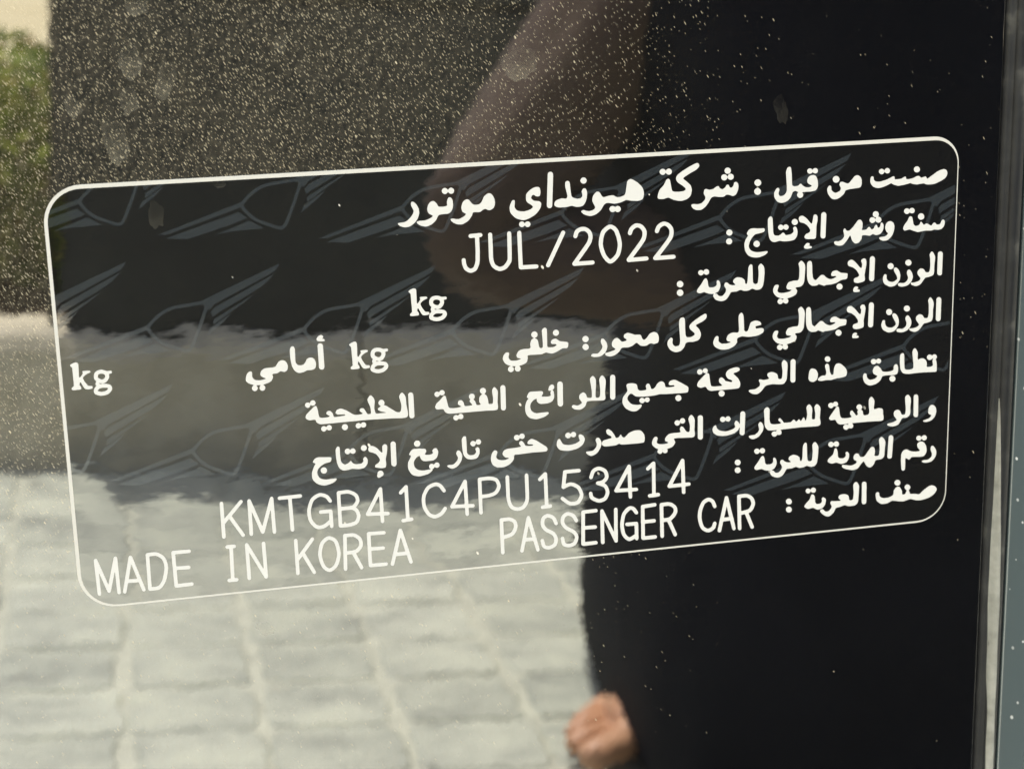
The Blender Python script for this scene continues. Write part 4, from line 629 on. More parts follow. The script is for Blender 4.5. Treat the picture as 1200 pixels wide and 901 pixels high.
(10241,2847,10227,2857,10217,2871,10215,2880,10215,2912,10209,2923,10182,2933,10136,2939,10097,2936,10066,2928,10056,2919,10036,2884,10007,2856,9996,2851,9985,2849,9960,2854,9950,2862,9941,2876,9932,2903,9932,2916,9937,2934,9948,2953,9993,2979,9994,2987,9987,2997,9972,3011,9959,3017,9915,3025,9893,3023,9874,3011,9858,2992,9854,2980,9849,2950,9845,2943,9835,2934,9824,2933,9815,2938,9807,2948,9801,2967,9804,3004,9820,3045,9831,3059,9846,3073,9876,3092,9899,3099,9928,3097,9980,3084,10012,3065,10042,3037,10060,2999,10065,2992,10074,2987,10124,2983,10192,2987,10238,2985,10253,2981,10265,2972,10272,2954,10276,2932,10275,2894,10270,2872,10264,2858,10253,2848),
(8102,2715,8056,2724,8028,2733,8008,2745,7992,2759,7982,2780,7980,2800,7985,2817,7994,2832,8006,2848,8015,2856,8061,2878,8065,2887,8060,2897,8051,2900,8031,2896,7977,2880,7969,2874,7960,2859,7943,2841,7928,2830,7917,2829,7904,2835,7895,2844,7891,2860,7891,2878,7896,2892,7927,2922,7931,2931,7929,2936,7914,2939,7829,2938,7799,2933,7792,2928,7786,2919,7778,2884,7763,2777,7752,2764,7732,2756,7742,2741,7744,2730,7742,2717,7736,2707,7727,2699,7717,2696,7697,2697,7683,2709,7677,2727,7666,2712,7655,2704,7640,2701,7625,2703,7612,2714,7606,2731,7610,2750,7624,2764,7642,2770,7660,2766,7672,2755,7679,2734,7697,2754,7710,2758,7723,2759,7724,2761,7669,2811,7627,2853,7618,2867,7610,2886,7608,2897,7609,2913,7613,2919,7625,2928,7655,2940,7664,2940,7705,2930,7716,2931,7723,2937,7738,2961,7749,2972,7766,2983,7790,2991,8059,2990,8117,2989,8145,2986,8159,2974,8166,2960,8169,2933,8165,2909,8150,2876,8136,2855,8085,2803,8080,2798,8079,2792,8088,2785,8126,2776,8145,2767,8158,2757,8160,2746,8156,2733,8145,2723,8126,2717),
(9112,2812,9100,2817,9093,2823,9081,2843,9073,2887,9069,2932,9076,2957,9087,2972,9105,2982,9132,2988,9143,2986,9156,2981,9173,2969,9182,2960,9192,2931,9195,2898,9193,2883,9187,2866,9179,2849,9168,2834,9157,2825,9142,2818,9125,2813),
(6521,2680,6510,2683,6503,2689,6497,2698,6495,2710,6491,2956,6494,2973,6501,2984,6512,2993,6524,2996,6535,2995,6546,2989,6553,2978,6556,2965,6559,2719,6557,2703,6548,2689,6534,2681),
(6390,2677,6375,2689,6364,2705,6359,2719,6356,2734,6367,2848,6366,2910,6361,2938,6356,2947,6345,2953,6328,2954,6316,2950,6309,2942,6306,2922,6307,2885,6314,2788,6314,2729,6309,2711,6298,2693,6282,2677,6277,2674,6270,2675,6250,2692,6242,2704,6239,2718,6260,2857,6261,2924,6257,2942,6249,2947,6240,2948,6221,2946,6205,2941,6196,2932,6189,2902,6180,2888,6155,2871,6148,2871,6136,2875,6108,2895,6103,2907,6100,2921,6102,2945,6132,2992,6133,3003,6112,3019,6085,3030,6067,3029,6031,3019,6017,3021,6007,3028,6005,3037,6009,3048,6019,3060,6036,3072,6053,3079,6094,3085,6114,3084,6143,3073,6174,3049,6182,3036,6191,3001,6204,2989,6229,2986,6261,2986,6391,2993,6409,2992,6424,2985,6429,2976,6432,2960,6427,2908,6428,2873,6438,2775,6438,2743,6433,2723,6420,2700,6401,2679),
(10198,2994,10182,2997,10171,3005,10163,3019,10161,3034,10165,3047,10174,3061,10186,3070,10204,3075,10222,3072,10235,3062,10243,3050,10244,3035,10238,3018,10226,3004,10214,2997),
(7302,2809,7275,2814,7257,2821,7243,2839,7239,2855,7244,2865,7255,2873,7300,2875,7309,2878,7315,2887,7313,2891,7308,2894,7278,2898,7243,2899,7218,2897,7205,2894,7200,2890,7195,2882,7187,2845,7182,2834,7162,2819,7143,2814,7127,2818,7106,2829,7091,2844,7064,2886,7050,2897,7030,2903,7021,2901,7014,2894,6995,2840,6979,2829,6967,2829,6954,2842,6946,2857,6954,2891,6953,2903,6937,2909,6897,2912,6870,2909,6860,2905,6850,2895,6842,2881,6834,2837,6829,2828,6821,2821,6800,2813,6780,2808,6744,2806,6718,2809,6705,2817,6699,2831,6712,2888,6711,2903,6703,2916,6660,2967,6651,2990,6646,3029,6649,3051,6655,3068,6675,3103,6695,3124,6725,3145,6753,3158,6769,3164,6791,3168,6826,3164,6851,3150,6884,3122,6892,3103,6892,3094,6888,3089,6881,3087,6844,3089,6821,3087,6774,3077,6750,3062,6723,3030,6711,3008,6710,2991,6713,2979,6718,2967,6728,2954,6742,2941,6753,2937,6775,2944,6807,2971,6827,2980,6853,2984,6916,2990,7053,2987,7126,2975,7196,2981,7423,2986,7463,2985,7480,2982,7488,2974,7494,2951,7493,2923,7483,2908,7423,2868,7346,2822,7321,2811),
(5859,2709,5848,2712,5839,2718,5832,2728,5829,2741,5828,2950,5829,2991,5833,3004,5845,3018,5854,3022,5865,3024,5875,3022,5886,3016,5894,3006,5896,2997,5898,2746,5895,2732,5887,2720,5875,2712),
(5760,2738,5742,2747,5726,2762,5722,2773,5718,2792,5718,2806,5721,2813,5728,2815,5746,2813,5750,2815,5741,2837,5746,2873,5743,2878,5738,2882,5714,2885,5691,2885,5647,2881,5634,2878,5631,2870,5648,2845,5649,2827,5641,2815,5626,2810,5500,2807,5480,2811,5467,2824,5453,2850,5447,2867,5450,2875,5464,2888,5465,2894,5447,2915,5434,2943,5423,2983,5422,3012,5426,3055,5433,3077,5448,3106,5470,3129,5494,3142,5539,3155,5563,3157,5586,3155,5634,3145,5664,3135,5694,3118,5714,3100,5715,3095,5712,3087,5707,3082,5698,3080,5637,3080,5566,3084,5534,3074,5506,3053,5497,3041,5488,3012,5486,2980,5494,2955,5511,2930,5533,2912,5561,2900,5569,2904,5571,2933,5582,2949,5597,2963,5618,2970,5663,2972,5700,2970,5734,2962,5760,2949,5776,2929,5786,2905,5787,2869,5782,2831,5778,2820,5767,2809,5769,2805,5787,2791,5791,2777,5788,2760,5784,2751,5773,2741),
(5147,2696,5131,2705,5126,2714,5123,2724,5123,2975,5125,2989,5131,3001,5142,3009,5156,3012,5166,3011,5176,3004,5182,2996,5185,2984,5186,2733,5183,2717,5175,2705,5163,2697),
(5045,2712,5030,2725,5021,2746,5020,2763,5030,2848,5028,2888,5024,2909,5020,2915,5013,2918,4983,2917,4976,2914,4971,2908,4967,2860,4956,2820,4946,2802,4925,2785,4926,2782,4937,2774,4943,2764,4946,2752,4944,2736,4940,2728,4930,2717,4918,2710,4907,2709,4893,2711,4882,2719,4875,2728,4871,2742,4872,2754,4877,2765,4882,2773,4897,2785,4896,2788,4874,2806,4865,2818,4861,2828,4858,2844,4858,2872,4861,2883,4875,2909,4873,2914,4867,2917,4839,2919,4829,2915,4822,2908,4807,2864,4788,2843,4788,2839,4799,2830,4804,2819,4805,2804,4803,2793,4797,2783,4788,2775,4778,2771,4767,2769,4755,2772,4744,2779,4736,2791,4734,2805,4738,2821,4749,2838,4741,2853,4743,2869,4770,2903,4771,2909,4766,2914,4700,2919,4682,2916,4674,2906,4669,2877,4660,2860,4643,2841,4629,2838,4614,2841,4605,2848,4599,2860,4596,2878,4598,2887,4603,2893,4634,2914,4635,2918,4632,2922,4588,2929,4558,2930,4537,2930,4498,2925,4485,2916,4477,2898,4453,2779,4446,2770,4434,2766,4427,2768,4421,2773,4382,2816,4335,2857,4322,2884,4319,2895,4321,2905,4329,2922,4340,2929,4359,2930,4397,2929,4414,2932,4423,2939,4435,2965,4445,2976,4462,2987,4488,2995,4568,2997,4945,2996,5024,3001,5066,2999,5077,2994,5082,2989,5087,2972,5088,2954,5083,2900,5091,2780,5088,2760,5078,2740,5057,2716,5050,2712),
(4406,2694,4389,2699,4374,2718,4350,2708,4336,2710,4327,2716,4319,2725,4316,2739,4318,2751,4325,2764,4337,2773,4352,2776,4370,2769,4383,2751,4408,2761,4422,2759,4431,2753,4441,2737,4441,2725,4439,2717,4434,2708,4426,2700,4414,2694),
(7920,2996,7905,3000,7893,3010,7886,3024,7886,3037,7892,3054,7903,3066,7914,3072,7929,3075,7944,3072,7955,3065,7964,3051,7965,3034,7961,3020,7951,3007,7929,2996),
(4025,2691,4015,2695,4007,2700,4002,2707,3999,2717,4001,2971,4003,2989,4010,3002,4022,3010,4038,3012,4046,3010,4055,3004,4061,2996,4064,2987,4062,2733,4059,2714,4053,2703,4039,2693),
(3924,2686,3915,2690,3904,2700,3891,2724,3891,2743,3909,2815,3913,2847,3910,2878,3903,2906,3896,2918,3885,2923,3869,2923,3842,2913,3731,2831,3718,2824,3705,2820,3703,2817,3709,2805,3712,2793,3707,2773,3695,2759,3684,2753,3675,2752,3663,2753,3654,2758,3647,2764,3641,2774,3639,2792,3642,2805,3651,2817,3667,2829,3635,2850,3628,2861,3628,2868,3637,2878,3664,2894,3719,2911,3723,2915,3717,2917,3656,2916,3618,2919,3606,2915,3599,2908,3595,2899,3586,2854,3588,2824,3595,2765,3593,2744,3586,2726,3574,2706,3559,2690,3551,2686,3542,2689,3529,2700,3514,2723,3510,2739,3514,2762,3536,2820,3543,2854,3545,2884,3544,2901,3540,2911,3531,2916,3509,2915,3499,2910,3468,2851,3460,2841,3452,2836,3433,2835,3423,2838,3415,2846,3411,2860,3411,2867,3414,2872,3444,2896,3445,2899,3444,2903,3426,2909,3377,2912,3355,2910,3338,2904,3323,2896,3254,2846,3208,2824,3193,2819,3178,2818,3149,2826,3135,2837,3125,2857,3124,2864,3127,2872,3139,2883,3151,2888,3230,2892,3237,2899,3237,2902,3234,2906,3216,2909,3126,2916,3105,2914,3097,2906,3091,2872,3082,2857,3064,2838,3049,2833,3034,2835,3023,2841,3018,2850,3015,2864,3017,2869,3023,2877,3051,2896,3052,2900,3050,2904,3035,2909,3016,2911,2974,2913,2947,2910,2935,2905,2928,2894,2922,2868,2918,2824,2910,2788,2903,2767,2898,2761,2891,2760,2881,2763,2868,2771,2782,2852,2771,2870,2768,2884,2769,2898,2774,2907,2782,2915,2808,2928,2823,2929,2860,2926,2878,2928,2885,2936,2892,2958,2902,2969,2924,2984,2948,2990,3497,2984,3803,2992,3914,3000,3956,2997,3971,2992,3978,2987,3984,2975,3987,2959,3985,2920,3972,2836,3970,2755,3964,2732,3951,2708,3936,2690,3931,2687),
(7362,3007,7346,3010,7334,3019,7326,3031,7325,3046,7329,3061,7340,3075,7349,3081,7366,3086,7380,3083,7393,3075,7402,3061,7403,3047,7399,3032,7390,3018,7379,3011),
(6963,3002,6945,3006,6931,3022,6927,3021,6914,3009,6905,3005,6894,3003,6880,3007,6870,3014,6863,3030,6863,3041,6867,3052,6881,3067,6897,3073,6908,3072,6919,3067,6934,3050,6947,3060,6956,3064,6965,3066,6978,3063,6991,3051,6995,3041,6994,3030,6990,3019,6984,3011,6974,3005),
(2860,2688,2848,2691,2839,2698,2833,2707,2828,2721,2815,2713,2802,2709,2788,2712,2779,2718,2770,2731,2769,2741,2771,2752,2778,2764,2790,2773,2798,2776,2807,2775,2817,2771,2824,2765,2835,2742,2848,2750,2861,2755,2875,2752,2884,2746,2894,2729,2894,2717,2891,2708,2885,2699,2878,2693,2868,2689),
(4625,3008,4608,3013,4593,3028,4569,3018,4557,3020,4546,3026,4539,3034,4534,3048,4536,3061,4541,3072,4553,3082,4568,3087,4584,3083,4600,3067,4626,3076,4637,3075,4646,3070,4653,3064,4658,3054,4658,3034,4654,3025,4648,3017,4637,3011),
(3442,3008,3428,3014,3415,3028,3402,3018,3390,3014,3378,3014,3368,3019,3360,3027,3354,3039,3354,3053,3360,3066,3370,3076,3385,3081,3404,3075,3419,3061,3433,3071,3443,3074,3457,3074,3468,3069,3475,3060,3479,3050,3480,3038,3477,3027,3470,3018,3462,3011,3453,3008),
(3226,3012,3210,3015,3199,3023,3191,3035,3189,3049,3192,3064,3202,3077,3210,3083,3225,3088,3239,3085,3251,3077,3259,3064,3262,3050,3259,3036,3251,3023,3241,3016),
(3031,3007,3017,3014,3005,3030,2982,3016,2968,3015,2956,3021,2947,3031,2943,3044,2945,3059,2950,3068,2965,3080,2978,3082,2994,3075,3008,3058,3031,3072,3045,3073,3057,3067,3066,3057,3069,3047,3070,3040,3067,3027,3061,3017,3051,3010,3043,3007),),
 "arabic_6": ((10529,3269,10518,3271,10510,3276,10502,3293,10507,3514,10506,3531,10509,3546,10515,3558,10526,3567,10538,3570,10550,3570,10557,3567,10565,3560,10569,3551,10570,3519,10566,3385,10567,3368,10563,3294,10557,3282,10551,3277,10541,3271),
(10420,3263,10410,3266,10398,3274,10389,3286,10385,3298,10387,3343,10397,3429,10398,3478,10393,3513,10386,3520,10378,3523,10360,3523,10348,3520,10338,3509,10323,3473,10311,3461,10297,3452,10278,3450,10251,3459,10241,3468,10238,3477,10235,3492,10237,3518,10243,3532,10275,3576,10276,3588,10261,3598,10222,3612,10157,3623,10151,3628,10150,3633,10152,3641,10157,3647,10185,3659,10216,3667,10257,3663,10284,3655,10298,3648,10311,3635,10332,3602,10344,3577,10352,3568,10362,3565,10405,3566,10418,3563,10441,3548,10454,3532,10460,3521,10462,3506,10460,3427,10465,3359,10463,3320,10459,3306,10446,3284,10430,3267),
(9919,3248,9902,3262,9889,3289,9889,3336,9900,3446,9895,3468,9883,3480,9850,3485,9830,3483,9822,3478,9817,3468,9808,3426,9802,3418,9786,3406,9799,3384,9801,3373,9797,3358,9788,3347,9778,3339,9767,3334,9755,3333,9736,3341,9728,3350,9724,3359,9725,3374,9728,3384,9749,3408,9738,3424,9745,3458,9742,3466,9734,3473,9726,3476,9718,3473,9673,3413,9667,3408,9659,3406,9650,3409,9644,3415,9638,3440,9640,3455,9660,3483,9660,3488,9657,3492,9642,3497,9611,3500,9569,3500,9530,3494,9516,3485,9506,3465,9497,3429,9489,3369,9484,3348,9476,3339,9457,3335,9370,3452,9357,3475,9356,3488,9367,3500,9384,3510,9396,3510,9428,3506,9440,3509,9447,3516,9462,3542,9472,3555,9482,3563,9503,3574,9538,3578,9619,3575,9619,3580,9613,3589,9607,3589,9592,3583,9578,3581,9563,3589,9553,3601,9551,3620,9557,3635,9570,3648,9588,3654,9597,3654,9609,3650,9626,3633,9653,3642,9666,3639,9677,3633,9685,3618,9686,3605,9681,3592,9669,3576,9672,3572,9914,3572,10033,3578,10068,3577,10083,3573,10093,3564,10097,3546,10096,3525,10087,3477,10086,3449,10081,3426,10075,3419,10067,3414,10028,3405,10012,3407,9976,3415,9964,3412,9959,3396,9966,3329,9965,3303,9955,3282,9938,3259,9927,3249),
(9429,3270,9416,3277,9405,3289,9385,3281,9374,3279,9364,3281,9353,3287,9345,3296,9341,3311,9344,3324,9351,3336,9370,3349,9385,3351,9402,3345,9417,3327,9436,3335,9457,3334,9467,3324,9472,3313,9473,3302,9470,3292,9463,3282,9452,3274,9443,3271),
(9187,3281,9179,3283,9170,3292,9160,3308,9156,3321,9169,3402,9170,3434,9166,3467,9158,3477,9139,3476,9131,3472,9125,3465,9124,3424,9128,3360,9125,3328,9119,3312,9108,3295,9092,3278,9082,3275,9063,3287,9054,3299,9050,3310,9050,3323,9062,3398,9062,3415,9053,3459,9047,3477,9042,3483,9035,3480,9020,3443,9014,3439,9011,3441,8986,3476,8977,3483,8971,3480,8958,3463,8952,3459,8948,3460,8933,3477,8920,3482,8909,3482,8901,3476,8891,3459,8883,3456,8870,3462,8852,3481,8842,3487,8793,3489,8755,3486,8745,3480,8734,3461,8709,3429,8697,3421,8689,3423,8681,3432,8677,3446,8682,3455,8711,3477,8713,3481,8711,3487,8694,3495,8638,3496,8607,3493,8588,3488,8577,3481,8570,3472,8563,3453,8560,3431,8558,3390,8559,3317,8556,3289,8551,3280,8539,3269,8527,3264,8516,3266,8500,3275,8491,3286,8486,3296,8484,3311,8492,3406,8495,3486,8502,3516,8510,3532,8523,3550,8536,3560,8551,3568,8574,3572,8648,3572,8658,3574,8648,3592,8627,3586,8612,3587,8599,3594,8591,3606,8589,3625,8598,3642,8611,3653,8626,3657,8638,3656,8649,3651,8662,3634,8679,3639,8692,3640,8704,3637,8713,3631,8720,3620,8721,3605,8717,3590,8706,3576,8709,3572,8992,3565,9164,3571,9206,3569,9225,3564,9238,3554,9242,3539,9242,3521,9231,3464,9238,3349,9234,3326,9222,3306,9202,3287),
(10760,3426,10741,3429,10727,3440,10714,3469,10709,3505,10710,3518,10716,3538,10723,3544,10749,3558,10754,3564,10752,3571,10741,3588,10722,3604,10645,3624,10642,3630,10650,3637,10666,3644,10684,3648,10735,3640,10758,3629,10780,3613,10800,3589,10813,3558,10820,3532,10821,3511,10816,3480,10808,3461,10794,3443,10778,3431),
(8195,3289,8180,3297,8173,3311,8169,3429,8165,3453,8148,3424,8140,3415,8125,3405,8114,3404,8104,3414,8097,3436,8097,3447,8107,3479,8106,3487,8100,3493,8079,3507,8045,3518,8010,3527,7980,3530,7931,3521,7907,3513,7890,3504,7866,3480,7854,3444,7847,3439,7840,3440,7830,3445,7821,3455,7809,3484,7810,3510,7821,3535,7849,3560,7872,3573,7887,3578,7945,3586,8001,3585,8068,3572,8089,3566,8105,3557,8124,3545,8143,3527,8151,3517,8163,3491,8166,3505,8165,3566,8169,3581,8177,3591,8188,3598,8201,3601,8216,3597,8226,3586,8230,3576,8238,3323,8233,3307,8222,3295,8210,3290),
(7528,3277,7518,3282,7507,3293,7494,3320,7496,3340,7511,3395,7514,3428,7511,3481,7502,3493,7489,3496,7478,3492,7457,3473,7433,3434,7426,3425,7411,3416,7398,3415,7390,3423,7383,3440,7383,3450,7391,3476,7391,3483,7387,3488,7363,3491,7311,3489,7258,3493,7235,3501,7212,3520,7195,3543,7189,3561,7189,3574,7196,3585,7227,3601,7231,3605,7231,3609,7226,3613,7211,3618,7185,3621,7161,3622,7119,3618,7097,3609,7086,3598,7083,3590,7084,3579,7094,3545,7094,3537,7089,3526,7081,3519,7066,3518,7055,3521,7047,3528,7034,3547,7025,3570,7021,3593,7023,3612,7030,3627,7051,3649,7075,3667,7101,3680,7102,3684,7094,3696,7091,3708,7094,3722,7102,3734,7118,3743,7133,3743,7146,3736,7157,3720,7170,3733,7183,3740,7198,3741,7211,3734,7219,3726,7222,3715,7221,3702,7217,3692,7218,3687,7252,3679,7279,3669,7296,3656,7315,3631,7323,3610,7307,3573,7307,3565,7313,3560,7350,3558,7531,3569,7553,3567,7570,3559,7574,3552,7577,3539,7576,3517,7571,3476,7576,3347,7570,3323,7559,3303,7543,3284,7533,3277),
(7642,3291,7624,3299,7618,3307,7616,3316,7616,3572,7618,3585,7626,3596,7637,3604,7650,3607,7661,3606,7672,3600,7679,3592,7682,3582,7682,3325,7680,3312,7670,3300,7655,3292),
(8003,3337,7988,3343,7975,3356,7960,3342,7947,3336,7934,3336,7923,3339,7912,3349,7908,3358,7906,3371,7912,3387,7923,3399,7942,3406,7961,3402,7979,3386,7994,3399,8005,3404,8017,3405,8030,3400,8039,3392,8045,3379,8045,3370,8041,3359,8035,3349,8024,3341,8014,3337),
(7408,3309,7397,3313,7389,3320,7378,3343,7363,3333,7350,3328,7338,3329,7324,3336,7316,3348,7313,3361,7317,3376,7325,3387,7337,3396,7354,3399,7367,3395,7376,3388,7387,3364,7404,3375,7415,3378,7428,3378,7441,3370,7448,3362,7452,3349,7447,3329,7440,3319,7430,3312,7421,3309),
(8435,3449,8428,3451,8422,3455,8412,3479,8413,3492,8423,3537,8420,3556,8414,3570,8399,3587,8371,3607,8354,3611,8309,3612,8289,3618,8286,3623,8288,3629,8301,3647,8322,3659,8341,3663,8360,3661,8388,3653,8421,3634,8457,3591,8467,3575,8475,3553,8480,3526,8480,3509,8473,3488,8460,3463,8448,3452),
(6455,3364,6443,3371,6436,3381,6436,3392,6441,3416,6454,3432,6494,3457,6502,3467,6504,3477,6495,3484,6411,3501,6398,3505,6390,3512,6385,3520,6379,3538,6379,3553,6388,3567,6408,3579,6435,3584,6546,3581,6559,3579,6596,3563,6605,3565,6623,3576,6663,3580,6844,3581,6910,3577,6917,3572,6923,3562,6928,3519,6922,3476,6904,3447,6886,3427,6871,3418,6858,3414,6811,3412,6781,3417,6756,3424,6726,3438,6677,3484,6666,3490,6656,3489,6640,3480,6634,3472,6624,3451,6619,3448,6614,3452,6597,3479,6582,3486,6566,3487,6560,3485,6555,3479,6536,3441,6512,3404,6501,3391,6471,3368),
(6012,3359,5998,3365,5985,3381,5967,3368,5955,3363,5942,3364,5931,3368,5921,3378,5916,3392,5918,3407,5923,3418,5939,3432,5955,3435,5966,3433,5975,3429,5988,3412,6005,3424,6015,3427,6027,3428,6042,3422,6049,3413,6053,3403,6054,3390,6050,3379,6043,3369,6034,3363,6025,3360),
(5367,3323,5351,3330,5339,3347,5322,3336,5313,3333,5297,3334,5285,3340,5277,3351,5274,3363,5275,3376,5283,3391,5295,3400,5311,3404,5324,3402,5331,3398,5346,3378,5370,3391,5383,3391,5396,3385,5404,3375,5408,3363,5405,3344,5398,3334,5388,3326,5379,3323),
(6105,3398,6091,3402,6084,3411,6088,3442,6099,3471,6097,3480,6086,3490,6055,3505,6037,3513,6000,3520,5954,3522,5912,3514,5891,3506,5877,3492,5849,3438,5842,3433,5831,3436,5816,3450,5807,3484,5806,3513,5815,3539,5834,3563,5850,3575,5872,3583,5909,3591,5954,3595,5994,3592,6052,3581,6079,3571,6113,3551,6132,3536,6151,3506,6162,3473,6161,3453,6147,3424,6125,3405,6112,3399),
(4657,3291,4647,3297,4636,3312,4631,3324,4628,3346,4630,3419,4635,3476,4641,3512,4649,3536,4657,3550,4673,3567,4686,3578,4702,3585,4735,3592,4756,3592,4790,3588,4806,3583,4824,3565,4841,3527,4844,3500,4842,3468,4838,3457,4828,3447,4817,3443,4805,3448,4795,3456,4792,3469,4800,3496,4799,3507,4789,3524,4774,3535,4751,3539,4728,3537,4714,3533,4704,3527,4691,3511,4687,3495,4684,3342,4682,3306,4678,3298,4673,3294),
(6323,3462,6314,3465,6309,3470,6300,3487,6301,3500,6313,3534,6313,3552,6309,3574,6296,3593,6274,3615,6261,3623,6248,3625,6190,3626,6181,3629,6176,3633,6177,3641,6189,3658,6216,3679,6232,3686,6251,3687,6280,3678,6304,3665,6329,3643,6359,3595,6369,3568,6374,3540,6371,3516,6359,3489,6347,3471,6337,3463),
(5491,3401,5471,3408,5450,3424,5442,3438,5441,3452,5445,3460,5454,3465,5507,3472,5510,3475,5510,3480,5503,3488,5471,3489,5437,3485,5416,3480,5409,3473,5398,3448,5386,3431,5373,3417,5362,3414,5344,3422,5338,3432,5339,3454,5358,3479,5358,3485,5355,3488,5305,3495,5188,3499,5169,3505,5150,3514,5137,3526,5131,3536,5127,3555,5129,3570,5140,3586,5157,3604,5167,3608,5197,3615,5203,3619,5202,3622,5195,3626,5158,3637,5140,3639,5106,3636,5078,3628,5061,3617,5049,3601,5045,3584,5062,3537,5062,3524,5053,3512,5043,3506,5029,3504,5020,3507,5006,3523,4992,3547,4981,3589,4980,3616,4982,3632,4990,3664,4998,3681,5004,3689,5019,3703,5040,3716,5058,3723,5107,3728,5141,3726,5162,3720,5192,3708,5215,3695,5242,3670,5262,3644,5267,3630,5269,3594,5273,3587,5280,3582,5319,3583,5503,3575,5637,3578,5674,3575,5685,3565,5690,3548,5685,3531,5674,3517,5554,3428,5512,3406),
(4826,3346,4816,3348,4808,3355,4796,3378,4783,3367,4772,3362,4758,3361,4744,3368,4736,3377,4732,3391,4734,3404,4740,3415,4756,3427,4772,3429,4783,3426,4790,3420,4801,3398,4805,3399,4818,3410,4829,3413,4843,3413,4855,3406,4865,3389,4866,3376,4862,3365,4855,3356,4847,3349,4838,3346),
(4074,3293,4059,3301,4049,3312,4044,3328,4046,3343,4054,3358,4068,3368,4078,3371,4095,3371,4108,3364,4117,3353,4122,3340,4121,3324,4113,3309,4104,3299,4092,3294),
(3787,3278,3776,3281,3769,3287,3764,3293,3761,3304,3759,3530,3760,3561,3764,3573,3775,3585,3792,3591,3802,3590,3813,3583,3819,3575,3823,3563,3824,3322,3821,3301,3816,3290,3802,3280),
(3686,3302,3670,3313,3661,3328,3659,3353,3660,3396,3658,3401,3654,3403,3647,3401,3640,3396,3598,3346,3577,3329,3552,3315,3536,3310,3514,3311,3503,3316,3496,3326,3492,3340,3491,3357,3493,3366,3498,3376,3506,3382,3544,3396,3573,3412,3586,3423,3606,3448,3623,3483,3624,3501,3614,3518,3602,3530,3572,3548,3564,3556,3562,3572,3565,3578,3572,3583,3619,3596,3650,3599,3680,3596,3687,3591,3693,3581,3698,3555,3694,3488,3710,3422,3718,3368,3720,3336,3717,3323,3709,3312,3696,3303),
(3430,3291,3417,3297,3408,3307,3404,3317,3403,3333,3408,3346,3419,3358,3430,3363,3445,3364,3459,3358,3468,3348,3472,3338,3473,3322,3467,3307,3458,3298,3447,3292),
(3130,3279,3123,3282,3116,3289,3107,3302,3101,3318,3099,3342,3102,3419,3108,3474,3118,3514,3130,3544,3148,3565,3168,3579,3186,3585,3207,3585,3244,3582,3284,3572,3355,3583,3376,3584,3405,3581,3426,3576,3438,3570,3453,3556,3466,3538,3472,3524,3476,3507,3477,3488,3476,3473,3471,3460,3458,3444,3448,3438,3437,3443,3426,3456,3424,3463,3426,3488,3422,3498,3407,3513,3393,3519,3352,3521,3330,3519,3318,3515,3295,3501,3280,3478,3274,3473,3267,3476,3249,3496,3217,3509,3207,3511,3195,3509,3177,3497,3161,3476,3155,3454,3150,3381,3151,3320,3149,3296,3142,3284),
(4299,3408,4281,3415,4266,3431,4264,3439,4270,3465,4267,3472,4253,3480,4225,3485,4197,3484,4180,3480,4174,3476,4173,3469,4187,3445,4189,3434,4186,3416,4174,3406,4157,3402,4100,3396,4041,3395,4023,3399,4005,3414,3988,3439,3979,3461,3982,3467,3994,3467,3999,3470,3999,3492,3966,3549,3962,3562,3959,3595,3961,3632,3967,3654,3985,3688,4000,3708,4013,3720,4032,3730,4080,3744,4106,3744,4148,3738,4201,3725,4225,3712,4256,3686,4258,3681,4254,3670,4272,3661,4283,3645,4286,3645,4302,3655,4312,3658,4326,3655,4337,3648,4345,3632,4345,3619,4342,3610,4336,3600,4328,3594,4318,3590,4309,3589,4293,3595,4277,3613,4262,3603,4250,3600,4237,3602,4225,3610,4217,3623,4216,3638,4222,3653,4234,3666,4231,3669,4156,3676,4120,3673,4087,3664,4065,3650,4045,3629,4038,3615,4034,3597,4032,3568,4036,3552,4045,3532,4066,3506,4098,3488,4105,3489,4110,3495,4117,3519,4125,3534,4142,3552,4152,3557,4183,3562,4258,3561,4276,3557,4297,3545,4312,3532,4321,3516,4331,3487,4336,3459,4331,3438,4318,3416,4311,3410),
(3298,3320,3286,3325,3274,3337,3261,3323,3252,3319,3241,3316,3225,3320,3214,3330,3209,3342,3208,3356,3212,3369,3225,3382,3237,3386,3254,3385,3274,3369,3285,3379,3297,3386,3310,3387,3323,3382,3332,3374,3337,3364,3338,3354,3335,3341,3329,3331,3319,3323,3310,3320),
(7152,3690,7157,3692,7155,3700,7151,3696),
(4576,3463,4564,3471,4555,3497,4557,3511,4574,3549,4573,3565,4567,3584,4546,3610,4518,3632,4502,3636,4461,3636,4449,3638,4440,3643,4439,3650,4445,3659,4469,3676,4489,3685,4502,3687,4526,3682,4551,3672,4579,3649,4601,3620,4614,3598,4621,3577,4626,3552,4627,3531,4624,3516,4612,3490,4600,3472,4588,3464),
(2900,3392,2877,3394,2852,3404,2835,3420,2823,3444,2823,3449,2825,3453,2849,3463,2853,3470,2832,3503,2808,3565,2805,3580,2803,3612,2805,3641,2811,3663,2818,3676,2831,3692,2856,3715,2884,3732,2917,3744,2942,3749,2968,3747,3008,3739,3046,3727,3072,3711,3092,3693,3095,3685,3091,3677,3079,3673,2973,3677,2948,3674,2925,3667,2900,3654,2887,3642,2871,3610,2867,3583,2871,3560,2879,3539,2895,3521,2916,3503,2938,3489,2964,3476,2986,3470,3020,3465,3033,3459,3038,3450,3042,3438,3045,3424,3045,3411,3040,3407,3022,3403),
(2939,3522,2924,3529,2914,3541,2909,3556,2911,3571,2919,3586,2932,3596,2942,3600,2959,3599,2972,3593,2981,3581,2985,3569,2984,3553,2977,3538,2968,3528,2956,3523),
